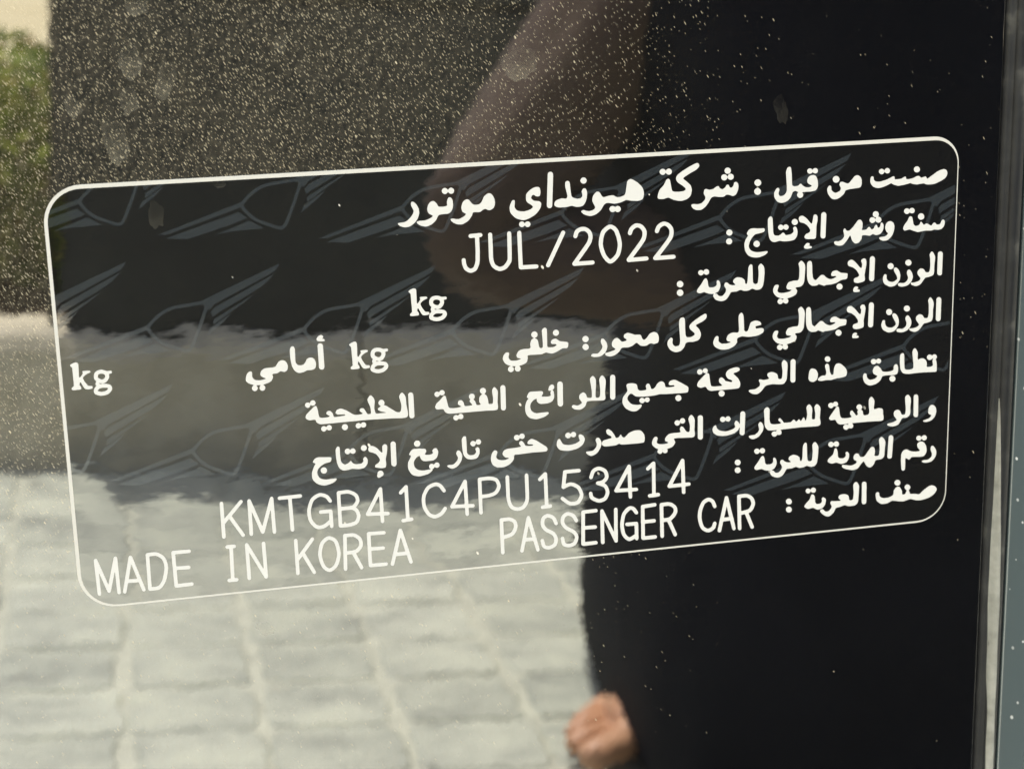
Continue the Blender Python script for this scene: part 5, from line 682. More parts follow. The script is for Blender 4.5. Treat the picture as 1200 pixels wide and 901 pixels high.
(3618,3627,3598,3636,3591,3646,3587,3659,3587,3673,3582,3687,3582,3696,3588,3709,3600,3716,3614,3715,3627,3705,3644,3699,3656,3687,3661,3671,3658,3653,3650,3640,3633,3629),),
 "arabic_7": ((10198,3779,10182,3788,10175,3802,10164,4060,10167,4074,10173,4082,10182,4089,10196,4093,10216,4088,10223,4081,10226,4071,10238,3821,10236,3806,10228,3791,10214,3781),
(10657,3821,10640,3829,10628,3845,10614,3830,10602,3823,10588,3820,10570,3825,10562,3832,10557,3843,10557,3860,10562,3872,10574,3883,10592,3890,10604,3890,10614,3886,10631,3866,10645,3882,10657,3889,10669,3892,10685,3888,10695,3880,10701,3871,10702,3860,10699,3846,10693,3836,10683,3827,10671,3822),
(10076,3791,10066,3795,10054,3806,10043,3826,10044,3847,10052,3892,10056,3962,10051,4015,10046,4030,10040,4037,10025,4041,10007,4040,9993,4037,9987,4032,9985,4022,9992,3975,9985,3940,9978,3926,9970,3918,9959,3914,9943,3915,9935,3918,9926,3927,9859,4018,9847,4029,9838,4033,9814,4036,9791,4029,9784,4021,9771,3995,9758,3985,9735,3982,9725,3985,9715,3993,9706,4004,9701,4017,9700,4038,9703,4051,9713,4065,9741,4082,9746,4091,9742,4104,9729,4117,9696,4130,9665,4136,9647,4134,9556,4114,9550,4117,9545,4127,9544,4137,9547,4145,9562,4158,9578,4167,9616,4182,9680,4198,9715,4196,9748,4187,9768,4177,9804,4127,9831,4100,9841,4097,9847,4101,9876,4153,9890,4168,9911,4181,9933,4185,9952,4176,9979,4149,9986,4137,9995,4107,10005,4096,10028,4091,10071,4089,10096,4080,10115,4061,10122,4039,10125,3957,10132,3872,10125,3845,10112,3822,10088,3796),
(9456,3793,9440,3798,9424,3814,9408,3800,9398,3795,9385,3793,9369,3797,9360,3804,9352,3820,9353,3831,9357,3843,9371,3858,9388,3865,9409,3862,9426,3844,9444,3859,9454,3864,9465,3866,9481,3863,9490,3856,9496,3846,9498,3837,9497,3824,9491,3812,9481,3801,9466,3794),
(10614,3901,10584,3916,10576,3925,10573,3934,10574,3959,10582,3982,10610,4013,10611,4023,10606,4028,10593,4031,10556,4032,10508,4026,10474,4015,10442,3995,10426,3990,10405,3992,10389,3999,10380,4005,10368,4020,10360,4036,10355,4059,10354,4145,10364,4247,10368,4259,10379,4270,10389,4273,10398,4270,10408,4263,10412,4254,10415,4206,10412,4121,10417,4108,10428,4109,10455,4126,10467,4130,10474,4126,10490,4106,10501,4100,10540,4100,10604,4106,10651,4106,10673,4098,10690,4078,10702,4053,10704,4030,10703,4003,10696,3968,10679,3937,10660,3916,10636,3904),
(9165,3778,9148,3791,9139,3810,9139,3838,9144,3895,9141,3970,9135,4011,9128,4020,9118,4025,9107,4026,9095,4023,9082,4014,9075,4004,9070,3969,9063,3799,9057,3781,9051,3776,9041,3774,9033,3777,9024,3788,9013,3813,9009,3860,9007,3958,9001,3998,8998,4008,8993,4012,8982,4012,8973,4005,8969,3969,8964,3959,8955,3949,8929,3931,8898,3922,8873,3920,8862,3923,8839,3934,8825,3948,8822,3959,8822,3974,8828,3984,8850,4007,8850,4011,8845,4014,8816,4014,8785,4005,8768,3996,8746,3974,8735,3971,8723,3972,8712,3983,8708,4005,8711,4017,8730,4052,8733,4071,8729,4090,8713,4113,8690,4133,8674,4138,8653,4136,8640,4129,8619,4104,8593,4096,8631,4074,8643,4057,8654,4034,8660,4012,8660,3993,8655,3964,8645,3946,8637,3938,8630,3933,8624,3933,8617,3938,8612,3949,8616,3979,8614,3989,8604,4003,8593,4011,8568,4017,8528,4015,8517,4007,8508,3994,8497,3931,8491,3913,8483,3900,8472,3896,8461,3899,8455,3904,8412,3971,8376,4015,8367,4033,8364,4053,8373,4064,8396,4074,8457,4066,8468,4069,8499,4085,8514,4090,8535,4095,8577,4098,8579,4100,8571,4114,8571,4128,8581,4147,8595,4168,8606,4177,8629,4188,8650,4196,8673,4201,8705,4198,8729,4188,8748,4171,8764,4150,8790,4103,8803,4096,8861,4097,8920,4081,8962,4099,8993,4100,9022,4097,9062,4081,9073,4083,9108,4098,9139,4101,9164,4097,9175,4091,9188,4079,9198,4064,9204,4050,9212,3998,9219,3902,9218,3849,9213,3828,9202,3808,9187,3787,9175,3778),
(10779,3975,10771,3979,10767,3984,10760,4014,10763,4029,10781,4077,10782,4102,10774,4123,10753,4142,10730,4155,10714,4158,10673,4157,10657,4161,10644,4170,10644,4176,10650,4181,10680,4193,10706,4196,10733,4194,10767,4187,10779,4183,10794,4171,10809,4157,10828,4131,10836,4111,10841,4088,10842,4060,10837,4040,10822,4010,10805,3985,10793,3977),
(8465,3791,8446,3797,8431,3814,8414,3799,8403,3793,8391,3792,8376,3796,8365,3806,8361,3815,8359,3828,8365,3843,8377,3856,8396,3864,8409,3862,8418,3858,8433,3840,8449,3855,8464,3862,8473,3863,8488,3859,8498,3850,8503,3841,8503,3821,8498,3809,8490,3800,8478,3794),
(9454,3884,9444,3887,9439,3894,9425,3949,9417,3966,9407,3978,9369,4008,9355,4024,9349,4041,9351,4056,9360,4064,9371,4072,9402,4084,9414,4085,9466,4075,9526,4100,9563,4099,9600,4087,9610,4078,9624,4057,9636,4030,9639,4005,9639,3984,9636,3973,9630,3963,9618,3950,9610,3945,9600,3947,9592,3953,9589,3963,9596,3982,9596,3992,9587,4012,9575,4024,9565,4027,9544,4029,9513,4025,9499,4016,9489,4003,9485,3983,9481,3937,9476,3914,9466,3891,9460,3885),
(8136,3912,8121,3916,8109,3926,8104,3937,8103,3954,8108,3967,8118,3979,8129,3986,8144,3990,8160,3987,8173,3977,8180,3963,8180,3950,8175,3934,8164,3921,8151,3914),
(8131,4014,8118,4020,8108,4031,8104,4042,8105,4059,8110,4072,8123,4085,8135,4090,8152,4091,8167,4085,8177,4075,8181,4064,8180,4047,8173,4031,8163,4022,8150,4016),),
 "typed_vin": ((7412,3834,7401,3839,7393,3850,7238,4133,7221,4165,7219,4177,7221,4185,7226,4192,7233,4198,7242,4201,7389,4199,7402,4201,7405,4207,7408,4278,7417,4292,7432,4298,7445,4294,7453,4283,7452,4206,7453,4200,7458,4198,7509,4195,7518,4188,7522,4173,7514,4157,7503,4151,7456,4149,7451,4146,7441,3858,7437,3848,7431,3840,7421,3835),
(7035,3834,7021,3841,6951,3901,6945,3907,6942,3916,6943,3928,6947,3935,6957,3943,6966,3945,6979,3941,7010,3915,7014,3915,7017,3920,7019,4244,7014,4251,6979,4255,6967,4263,6963,4274,6965,4285,6973,4295,6984,4301,7043,4301,7104,4296,7116,4290,7122,4278,7120,4265,7110,4253,7095,4248,7071,4249,7068,4248,7065,4243,7063,3856,7060,3846,7052,3838),
(6717,3845,6707,3850,6698,3862,6543,4134,6531,4157,6529,4166,6532,4175,6537,4183,6552,4191,6686,4195,6707,4198,6712,4212,6715,4272,6724,4285,6738,4291,6751,4287,6759,4276,6758,4207,6760,4201,6772,4198,6822,4199,6835,4190,6838,4177,6833,4164,6821,4154,6764,4151,6756,4145,6747,3870,6743,3859,6737,3851,6728,3846),
(6328,3834,6305,3837,6284,3844,6264,3855,6247,3869,6237,3884,6229,3902,6212,3954,6211,3967,6217,3978,6226,3985,6239,3986,6249,3981,6255,3973,6272,3923,6282,3903,6294,3894,6317,3884,6333,3882,6349,3885,6375,3897,6395,3912,6404,3928,6411,3960,6410,3977,6403,3989,6387,4006,6369,4017,6344,4022,6316,4023,6307,4026,6298,4034,6295,4047,6299,4058,6309,4067,6374,4095,6390,4104,6399,4112,6412,4138,6419,4164,6419,4183,6413,4203,6403,4224,6392,4238,6370,4249,6333,4255,6300,4242,6272,4224,6258,4213,6252,4198,6248,4166,6243,4158,6236,4152,6223,4148,6211,4154,6205,4164,6204,4182,6211,4224,6227,4248,6256,4269,6289,4287,6320,4300,6342,4302,6364,4300,6393,4292,6413,4283,6428,4272,6439,4258,6454,4229,6464,4198,6467,4176,6460,4139,6445,4102,6430,4078,6405,4057,6407,4052,6427,4035,6443,4017,6456,3992,6458,3974,6457,3953,6453,3933,6444,3906,6431,3884,6406,3863,6368,3843,6341,3835),
(7391,3959,7395,3960,7398,3984,7402,4147,7399,4150,7387,4151,7302,4153,7289,4151,7289,4145,7305,4113),
(6060,3838,5901,3837,5886,3843,5880,3856,5856,4050,5857,4059,5860,4068,5871,4077,5883,4080,5933,4059,5964,4049,5982,4051,6000,4058,6039,4081,6056,4095,6071,4123,6085,4165,6086,4180,6083,4194,6064,4231,6043,4251,6014,4258,5982,4257,5960,4251,5938,4236,5880,4185,5869,4179,5856,4179,5846,4186,5843,4193,5842,4204,5845,4211,5852,4220,5916,4276,5939,4291,5963,4301,6012,4306,6043,4302,6068,4294,6087,4280,6103,4260,6121,4229,6130,4204,6133,4171,6120,4124,6099,4079,6087,4063,6074,4051,6054,4036,6022,4018,5979,4003,5955,4003,5914,4014,5909,4011,5924,3888,5932,3884,6066,3885,6091,3883,6098,3878,6103,3870,6104,3859,6100,3849,6087,3840),
(5649,3841,5637,3847,5571,3907,5564,3915,5562,3922,5563,3934,5567,3941,5576,3948,5585,3950,5598,3947,5627,3921,5631,3921,5633,3926,5640,4256,5636,4263,5603,4265,5590,4275,5587,4285,5590,4297,5598,4307,5608,4311,5714,4307,5727,4299,5732,4287,5729,4274,5721,4264,5710,4260,5690,4260,5686,4255,5678,3864,5675,3855,5668,3846,5661,3842),
(5416,3835,5407,3838,5401,3843,5395,3859,5399,4103,5398,4151,5395,4170,5384,4202,5361,4236,5341,4250,5305,4258,5276,4253,5246,4239,5232,4224,5220,4199,5207,4152,5204,4118,5200,3857,5193,3842,5179,3834,5166,3837,5156,3849,5154,3858,5158,4101,5164,4162,5180,4219,5194,4246,5211,4268,5225,4279,5247,4290,5273,4300,5295,4305,5323,4303,5360,4294,5380,4284,5398,4267,5419,4237,5434,4204,5443,4164,5445,4085,5441,3861,5439,3852,5432,3842,5425,3837),
(6697,3963,6701,3963,6704,3971,6708,4145,6705,4148,6688,4149,6598,4144,6596,4141,6598,4135),
(4936,3827,4830,3830,4816,3836,4809,3850,4813,4279,4818,4295,4832,4305,4841,4305,4849,4301,4856,4293,4858,4284,4856,4139,4858,4102,4864,4099,4919,4098,4951,4094,4997,4084,5024,4073,5041,4062,5062,4040,5080,4009,5089,3983,5092,3968,5091,3950,5082,3916,5068,3884,5052,3864,5038,3854,5010,3842,4975,3832),
(4649,3840,4637,3845,4625,3861,4475,4127,4458,4158,4456,4167,4463,4183,4470,4188,4478,4191,4604,4197,4637,4201,4639,4207,4642,4286,4650,4300,4664,4307,4678,4301,4686,4288,4683,4217,4685,4204,4690,4202,4736,4205,4745,4203,4756,4195,4760,4182,4755,4168,4742,4159,4688,4156,4683,4151,4674,3864,4670,3853,4665,3846,4656,3841),
(4921,3873,4966,3877,4993,3884,5021,3896,5033,3912,5043,3938,5046,3958,5043,3976,5030,4003,5021,4016,5008,4028,4999,4033,4974,4041,4931,4050,4901,4052,4860,4052,4856,4044,4854,3880,4857,3876,4864,3875),
(4281,3840,4245,3848,4212,3861,4188,3875,4166,3896,4146,3927,4123,3973,4115,3998,4109,4041,4110,4086,4116,4136,4130,4178,4152,4220,4177,4254,4199,4272,4235,4291,4263,4298,4284,4296,4304,4290,4329,4280,4358,4263,4384,4238,4410,4200,4415,4186,4413,4175,4405,4165,4395,4160,4386,4161,4375,4169,4346,4210,4335,4222,4311,4236,4286,4247,4272,4250,4260,4250,4227,4237,4208,4223,4196,4208,4185,4189,4165,4147,4156,4111,4154,4076,4155,4031,4158,4011,4170,3978,4187,3947,4202,3925,4217,3911,4254,3894,4279,3887,4295,3887,4314,3894,4331,3907,4367,3963,4377,3974,4386,3978,4395,3977,4403,3972,4408,3963,4410,3954,4405,3941,4377,3895,4360,3874,4341,3859,4321,3848,4302,3842),
(3923,3838,3913,3842,3898,3856,3843,3910,3834,3927,3836,3936,3840,3944,3854,3953,3868,3949,3897,3922,3902,3923,3904,3934,3907,4253,3906,4258,3902,4260,3867,4263,3854,4272,3850,4282,3852,4293,3860,4303,3870,4308,3981,4301,3993,4294,3999,4281,3996,4268,3988,4259,3979,4255,3956,4255,3952,4249,3947,3862,3944,3851,3939,3845,3930,3839),
(3612,3835,3599,3841,3586,3859,3428,4143,3422,4159,3428,4175,3435,4180,3443,4183,3559,4190,3594,4194,3597,4200,3599,4273,3608,4287,3620,4292,3634,4286,3642,4274,3641,4204,3642,4199,3652,4196,3687,4199,3697,4198,3708,4190,3713,4177,3708,4164,3698,4155,3689,4152,3648,4150,3641,4145,3635,3859,3632,3848,3627,3841,3619,3836),
(4628,3954,4632,3958,4633,3985,4637,4124,4636,4150,4632,4152,4612,4152,4523,4146,4520,4142,4522,4137,4620,3964),
(3199,3830,3105,3834,3092,3840,3085,3853,3088,4271,3090,4280,3094,4288,3108,4297,3188,4298,3224,4296,3260,4290,3302,4276,3320,4263,3334,4248,3346,4220,3354,4192,3357,4168,3354,4148,3348,4124,3331,4086,3308,4059,3340,4017,3353,3986,3353,3953,3343,3918,3333,3899,3323,3887,3295,3863,3247,3839,3225,3832),
(2890,3838,2874,3838,2854,3843,2817,3860,2783,3886,2770,3901,2759,3920,2737,3975,2727,4013,2721,4045,2721,4102,2730,4159,2744,4194,2761,4222,2788,4255,2806,4271,2825,4282,2840,4288,2862,4290,2889,4289,2907,4285,2934,4275,2974,4248,2979,4247,2982,4251,2983,4269,2987,4281,2997,4290,3009,4291,3022,4282,3026,4268,3023,4077,3018,4064,3010,4056,2999,4053,2881,4053,2871,4056,2863,4064,2860,4073,2862,4084,2867,4092,2877,4098,2973,4099,2978,4101,2980,4105,2980,4184,2936,4219,2904,4238,2881,4243,2856,4244,2834,4236,2817,4222,2792,4190,2779,4169,2772,4149,2768,4128,2763,4083,2766,4038,2779,3988,2791,3955,2805,3929,2821,3913,2844,3898,2867,3887,2882,3883,2897,3884,2929,3895,2951,3908,2960,3920,2983,3958,2994,3968,3002,3971,3009,3970,3018,3964,3022,3957,3024,3948,3019,3935,2992,3889,2977,3872,2940,3851,2908,3841),
(3208,3876,3229,3880,3248,3887,3275,3902,3290,3915,3301,3930,3308,3953,3310,3971,3307,3983,3285,4015,3264,4033,3249,4031,3232,4037,3133,4036,3130,4032,3129,4014,3128,3901,3130,3881,3137,3877),
(2647,3828,2402,3832,2388,3838,2381,3850,2381,3857,2384,3866,2391,3873,2399,3877,2497,3876,2502,3878,2504,3882,2511,4264,2517,4279,2529,4288,2538,4287,2545,4284,2552,4276,2555,4267,2547,3881,2549,3877,2553,3875,2650,3874,2660,3871,2670,3859,2672,3852,2670,3845,2662,3833,2654,3829),
(3589,3950,3593,3952,3594,3975,3596,4142,3592,4145,3577,4146,3486,4138,3485,4134,3487,4129,3578,3967),
(2308,3827,2295,3833,2288,3846,2189,4155,2182,4176,2178,4179,2174,4172,2064,3847,2056,3836,2046,3831,2034,3833,2026,3841,2023,3850,2022,3877,2022,4265,2026,4278,2033,4287,2043,4291,2054,4288,2061,4282,2065,4272,2065,4025,2065,4000,2067,3996,2075,4012,2158,4258,2166,4272,2179,4278,2192,4274,2201,4261,2280,4013,2286,3996,2289,3996,2291,4005,2296,4271,2302,4284,2313,4292,2325,4291,2335,4282,2339,4270,2331,3850,2328,3839,2323,3833,2315,3828),
(1947,3830,1939,3833,1928,3842,1744,4041,1742,4040,1741,4037,1740,3850,1734,3837,1722,3830,1710,3833,1701,3843,1699,3851,1698,3874,1698,4267,1702,4280,1711,4290,1719,4293,1729,4290,1736,4284,1741,4274,1741,4113,1789,4059,1795,4055,1800,4059,1929,4283,1937,4291,1947,4294,1958,4290,1965,4281,1967,4270,1963,4257,1828,4020,1831,4014,1965,3866,1969,3854,1967,3843,1957,3833),
(3242,4083,3259,4084,3282,4098,3295,4111,3305,4132,3312,4158,3312,4175,3307,4198,3297,4220,3287,4231,3272,4238,3226,4249,3181,4253,3136,4251,3133,4247,3132,4234,3130,4095,3132,4086,3138,4083),),
 "typed_origin": ((3830,4382,3817,4388,3810,4402,3698,4814,3695,4826,3698,4836,3705,4846,3714,4850,3728,4848,3737,4838,3765,4738,3768,4733,3773,4731,3884,4730,3896,4732,3900,4738,3923,4827,3929,4837,3939,4846,3949,4848,3961,4842,3968,4830,3965,4811,3854,4403,3844,4387),
(3628,4392,3444,4385,3432,4390,3424,4400,3422,4409,3425,4814,3430,4829,3440,4838,3449,4841,3639,4843,3651,4839,3660,4828,3661,4819,3658,4809,3651,4801,3641,4796,3477,4794,3471,4791,3469,4778,3467,4646,3468,4637,3471,4632,3478,4630,3615,4632,3624,4629,3630,4625,3636,4610,3630,4595,3616,4586,3480,4584,3470,4581,3467,4576,3467,4554,3467,4438,3470,4434,3480,4433,3636,4438,3649,4429,3653,4415,3650,4405,3645,4399,3635,4393),
(3230,4380,3154,4379,3141,4385,3134,4399,3120,4825,3125,4842,3130,4848,3139,4852,3146,4853,3154,4849,3160,4844,3164,4833,3170,4656,3172,4651,3177,4649,3225,4647,3232,4650,3321,4845,3330,4853,3342,4856,3353,4850,3360,4838,3359,4829,3354,4815,3279,4646,3283,4641,3303,4632,3325,4616,3348,4589,3357,4574,3365,4554,3368,4537,3368,4511,3363,4485,3356,4462,3343,4441,3326,4423,3305,4404,3288,4393,3271,4386,3251,4381),
(2956,4389,2935,4394,2905,4411,2885,4428,2859,4459,2848,4483,2835,4524,2825,4572,2821,4610,2825,4650,2832,4691,2844,4736,2859,4775,2877,4801,2900,4823,2928,4841,2952,4847,2978,4841,3005,4825,3034,4799,3049,4780,3063,4754,3079,4707,3088,4669,3094,4624,3091,4576,3083,4528,3069,4474,3056,4447,3035,4423,3007,4404,2975,4391),
(3213,4426,3253,4429,3264,4432,3280,4441,3305,4464,3316,4480,3321,4497,3324,4515,3323,4539,3317,4553,3300,4575,3276,4593,3240,4600,3176,4602,3172,4594,3177,4431,3181,4426),
(2763,4384,2754,4387,2745,4395,2594,4582,2589,4585,2587,4581,2586,4563,2585,4402,2578,4388,2566,4381,2554,4384,2545,4394,2543,4403,2542,4430,2544,4818,2547,4832,2557,4842,2565,4845,2576,4842,2583,4835,2587,4825,2587,4663,2630,4612,2633,4613,2637,4619,2744,4838,2752,4848,2762,4852,2773,4849,2782,4839,2784,4828,2780,4815,2663,4571,2667,4564,2781,4420,2785,4408,2782,4397,2773,4387),
(3830,4501,3834,4501,3838,4509,3882,4679,3880,4682,3868,4683,3786,4684,3782,4681,3782,4676),
(2956,4437,2974,4438,2994,4448,3011,4461,3022,4475,3031,4499,3040,4533,3046,4570,3050,4610,3049,4638,3043,4668,3031,4712,3020,4739,3007,4761,2994,4775,2971,4792,2951,4800,2939,4796,2919,4781,2906,4767,2897,4753,2888,4730,2876,4688,2869,4655,2865,4620,2867,4585,2875,4545,2893,4490,2903,4475,2918,4459,2943,4442),
(2178,4377,2164,4384,2158,4398,2162,4699,2160,4717,2154,4711,1999,4387,1989,4377,1979,4374,1968,4378,1961,4388,1959,4417,1962,4818,1966,4833,1976,4842,1984,4844,1995,4840,2001,4833,2005,4823,2002,4528,2002,4506,2005,4502,2011,4510,2166,4835,2176,4845,2186,4848,2197,4844,2205,4834,2207,4825,2201,4401,2198,4390,2193,4383,2185,4378),
(1829,4376,1749,4376,1736,4382,1729,4394,1731,4407,1739,4418,1747,4422,1771,4424,1773,4442,1767,4793,1762,4799,1744,4799,1735,4802,1728,4809,1724,4819,1725,4828,1729,4836,1742,4845,1835,4846,1848,4840,1855,4828,1854,4817,1848,4807,1837,4800,1813,4798,1810,4783,1816,4427,1820,4422,1833,4422,1843,4418,1851,4409,1853,4400,1851,4391,1846,4383,1836,4377),
(1299,4383,1117,4381,1105,4385,1097,4395,1095,4404,1100,4820,1104,4834,1114,4843,1134,4845,1304,4842,1316,4838,1325,4827,1326,4819,1323,4809,1317,4801,1308,4796,1157,4799,1146,4798,1142,4793,1140,4643,1142,4627,1152,4624,1285,4629,1293,4626,1299,4621,1305,4607,1300,4592,1286,4583,1159,4580,1145,4578,1141,4575,1139,4568,1138,4430,1143,4426,1306,4427,1318,4419,1323,4405,1320,4396,1315,4389,1306,4383),
(904,4374,866,4373,817,4376,804,4382,797,4395,793,4826,799,4842,811,4850,872,4851,911,4848,933,4841,958,4822,985,4786,1007,4745,1022,4698,1037,4635,1044,4586,1043,4550,1033,4492,1019,4455,1004,4433,973,4405,941,4385,924,4378),
(620,4387,608,4393,600,4406,501,4825,502,4836,509,4848,519,4853,530,4850,539,4842,566,4732,570,4725,684,4728,690,4730,694,4736,724,4838,735,4849,742,4851,748,4850,756,4845,762,4837,763,4828,761,4817,642,4407,633,4392),
(882,4419,910,4421,930,4429,959,4450,980,4472,992,4502,1000,4538,1002,4569,1000,4599,988,4659,975,4706,963,4739,943,4771,925,4791,909,4801,883,4806,843,4805,836,4802,835,4796,838,4428,840,4423,845,4420),
(447,4381,435,4386,428,4398,345,4711,341,4717,338,4714,334,4701,240,4399,233,4388,222,4383,212,4386,203,4395,201,4402,201,4418,209,4823,213,4836,221,4844,229,4847,239,4844,246,4838,250,4828,245,4585,247,4569,254,4584,323,4807,331,4819,342,4824,355,4819,363,4806,422,4583,425,4574,428,4571,431,4591,435,4832,440,4846,451,4854,464,4852,474,4842,476,4832,469,4404,466,4394,461,4387,454,4382),
(622,4501,624,4501,627,4506,676,4675,674,4682,664,4683,602,4680,585,4678,581,4674,618,4511),),
 "typed_class": ((8232,4374,8154,4377,8142,4384,8137,4397,8149,4824,8155,4842,8161,4848,8171,4853,8178,4853,8188,4850,8193,4844,8198,4833,8193,4720,8194,4655,8200,4650,8236,4646,8241,4647,8246,4653,8321,4838,8332,4849,8344,4852,8358,4846,8365,4833,8361,4815,8292,4640,8295,4636,8319,4625,8335,4612,8352,4591,8363,4569,8372,4546,8376,4525,8376,4502,8370,4473,8362,4453,8348,4429,8317,4401,8294,4388,8268,4378),
(7993,4379,7979,4385,7972,4400,7881,4817,7880,4829,7884,4841,7891,4849,7901,4854,7916,4852,7926,4841,7952,4722,7955,4716,7961,4714,8035,4711,8044,4712,8048,4720,8077,4832,8088,4843,8100,4846,8113,4840,8121,4827,8092,4698,8092,4685,8083,4663,8020,4403,8016,4393,8010,4386,8001,4380),
(8244,4423,8255,4423,8274,4429,8293,4441,8311,4456,8318,4470,8326,4494,8328,4511,8326,4524,8309,4563,8290,4583,8241,4595,8195,4600,8192,4598,8191,4592,8186,4428,8194,4423),
(7752,4378,7733,4381,7697,4399,7675,4417,7660,4439,7639,4484,7624,4533,7618,4574,7616,4625,7621,4663,7630,4704,7643,4745,7659,4777,7675,4798,7706,4820,7738,4835,7757,4839,7782,4836,7804,4827,7825,4814,7842,4799,7849,4789,7855,4773,7865,4734,7864,4726,7859,4716,7849,4707,7840,4704,7828,4707,7819,4718,7804,4764,7786,4779,7761,4790,7749,4789,7736,4784,7723,4776,7703,4761,7694,4747,7685,4723,7674,4686,7665,4643,7667,4571,7678,4522,7696,4478,7709,4454,7729,4438,7756,4427,7765,4428,7777,4433,7794,4447,7803,4466,7818,4507,7828,4520,7839,4525,7852,4522,7861,4513,7864,4502,7847,4450,7837,4430,7828,4417,7811,4401,7788,4387,7765,4379),
(7221,4383,7135,4386,7124,4391,7116,4403,7116,4456,7123,4822,7130,4840,7144,4850,7154,4850,7163,4845,7171,4831,7167,4649,7168,4644,7173,4641,7211,4640,7217,4645,7296,4829,7301,4837,7311,4845,7322,4847,7334,4842,7341,4830,7340,4815,7264,4633,7306,4594,7327,4568,7340,4544,7346,4528,7348,4509,7344,4475,7331,4445,7301,4416,7281,4402,7256,4391),
(7048,4377,6893,4386,6879,4391,6872,4401,6871,4594,6870,4611,6873,4638,6873,4825,6878,4838,6891,4849,6904,4851,7051,4851,7066,4849,7077,4836,7078,4825,7076,4817,7069,4809,7061,4804,7046,4802,6928,4803,6923,4801,6920,4794,6921,4703,6919,4686,6921,4639,6935,4636,7047,4635,7060,4629,7065,4614,7064,4605,7059,4597,7051,4590,7043,4588,6932,4588,6921,4584,6918,4560,6918,4438,6926,4433,7061,4424,7072,4414,7074,4398,7067,4385,7056,4378),
(7209,4431,7232,4432,7245,4436,7264,4446,7283,4459,7296,4477,7300,4495,7299,4512,7295,4524,7282,4544,7266,4563,7244,4582,7226,4589,7172,4592,7168,4589,7165,4573,7164,4438,7171,4433),
(6734,4387,6713,4391,6687,4406,6667,4423,6637,4458,6623,4487,6614,4519,6601,4601,6601,4647,6607,4693,6615,4730,6626,4761,6645,4792,6666,4816,6694,4838,6716,4847,6742,4843,6785,4825,6790,4827,6804,4843,6820,4846,6831,4839,6836,4825,6834,4626,6831,4615,6822,4605,6809,4601,6684,4599,6672,4605,6666,4615,6668,4632,6675,4640,6683,4645,6700,4647,6779,4648,6786,4651,6789,4699,6789,4757,6786,4765,6780,4770,6737,4793,6722,4797,6715,4796,6698,4784,6680,4763,6667,4741,6658,4712,6647,4643,6650,4594,6656,4552,6665,4513,6671,4497,6681,4481,6718,4446,6731,4437,6739,4436,6752,4439,6761,4446,6793,4493,6803,4501,6814,4504,6823,4502,6831,4496,6835,4487,6835,4478,6831,4468,6804,4426,6791,4412,6767,4395),
(7997,4523,8000,4523,8004,4533,8032,4658,8030,4661,8023,4663,7970,4664,7967,4661,7968,4651),
(6542,4389,6529,4395,6523,4407,6521,4686,6518,4700,6513,4694,6505,4677,6386,4403,6377,4394,6364,4391,6353,4396,6346,4406,6344,4460,6348,4824,6352,4839,6363,4849,6374,4852,6384,4849,6392,4842,6396,4831,6392,4575,6392,4549,6395,4543,6399,4546,6406,4562,6526,4837,6535,4846,6548,4849,6559,4845,6567,4834,6569,4691,6567,4674,6569,4414,6566,4404,6561,4396,6550,4389),
(6286,4378,6125,4380,6112,4384,6104,4395,6102,4406,6095,4816,6099,4834,6112,4845,6121,4848,6284,4846,6297,4842,6306,4831,6307,4822,6303,4812,6296,4804,6285,4798,6156,4799,6145,4798,6143,4791,6145,4645,6148,4638,6154,4636,6280,4639,6294,4633,6301,4618,6299,4609,6294,4601,6279,4591,6154,4589,6148,4586,6146,4580,6149,4431,6155,4427,6298,4424,6310,4414,6313,4407,6312,4399,6309,4391,6302,4383,6293,4378),
(5923,4382,5905,4386,5886,4395,5862,4414,5851,4429,5843,4445,5837,4470,5834,4498,5838,4522,5845,4542,5856,4561,5884,4598,5907,4618,5969,4655,5993,4675,6005,4693,6013,4712,6014,4727,6011,4742,5999,4774,5987,4788,5952,4798,5924,4798,5902,4791,5890,4782,5884,4762,5877,4717,5868,4703,5857,4697,5844,4700,5835,4709,5832,4720,5842,4782,5847,4798,5856,4812,5867,4823,5881,4832,5907,4842,5932,4847,5960,4846,5985,4841,6012,4830,6026,4819,6037,4805,6051,4774,6057,4754,6061,4723,6058,4706,6051,4684,6026,4644,6002,4623,5928,4576,5915,4566,5901,4549,5889,4529,5882,4510,5882,4484,5887,4464,5894,4452,5909,4438,5924,4431,5938,4432,5964,4442,5982,4455,5994,4471,6017,4516,6026,4526,6037,4530,6048,4527,6056,4519,6059,4508,6056,4496,6036,4455,6024,4435,6010,4418,5988,4403,5968,4394,5937,4383),
(5669,4380,5649,4384,5629,4392,5610,4406,5598,4421,5590,4439,5584,4467,5581,4498,5583,4518,5589,4540,5598,4557,5614,4581,5629,4599,5655,4619,5714,4653,5730,4669,5741,4689,5749,4715,5749,4739,5746,4757,5737,4775,5722,4787,5684,4799,5662,4798,5642,4790,5633,4781,5619,4718,5611,4705,5599,4699,5588,4700,5579,4708,5574,4721,5585,4778,5591,4797,5599,4811,5614,4826,5630,4835,5661,4846,5677,4848,5699,4846,5734,4835,5758,4822,5773,4809,5782,4795,5792,4768,5797,4742,5797,4723,5787,4683,5774,4656,5759,4633,5735,4612,5668,4574,5654,4559,5642,4543,5631,4523,5628,4510,5628,4480,5634,4455,5642,4443,5657,4433,5672,4428,5688,4432,5713,4445,5729,4458,5738,4475,5756,4523,5766,4535,5776,4540,5789,4538,5798,4529,5801,4518,5790,4486,5775,4449,5757,4422,5743,4410,5716,4394,5691,4385),
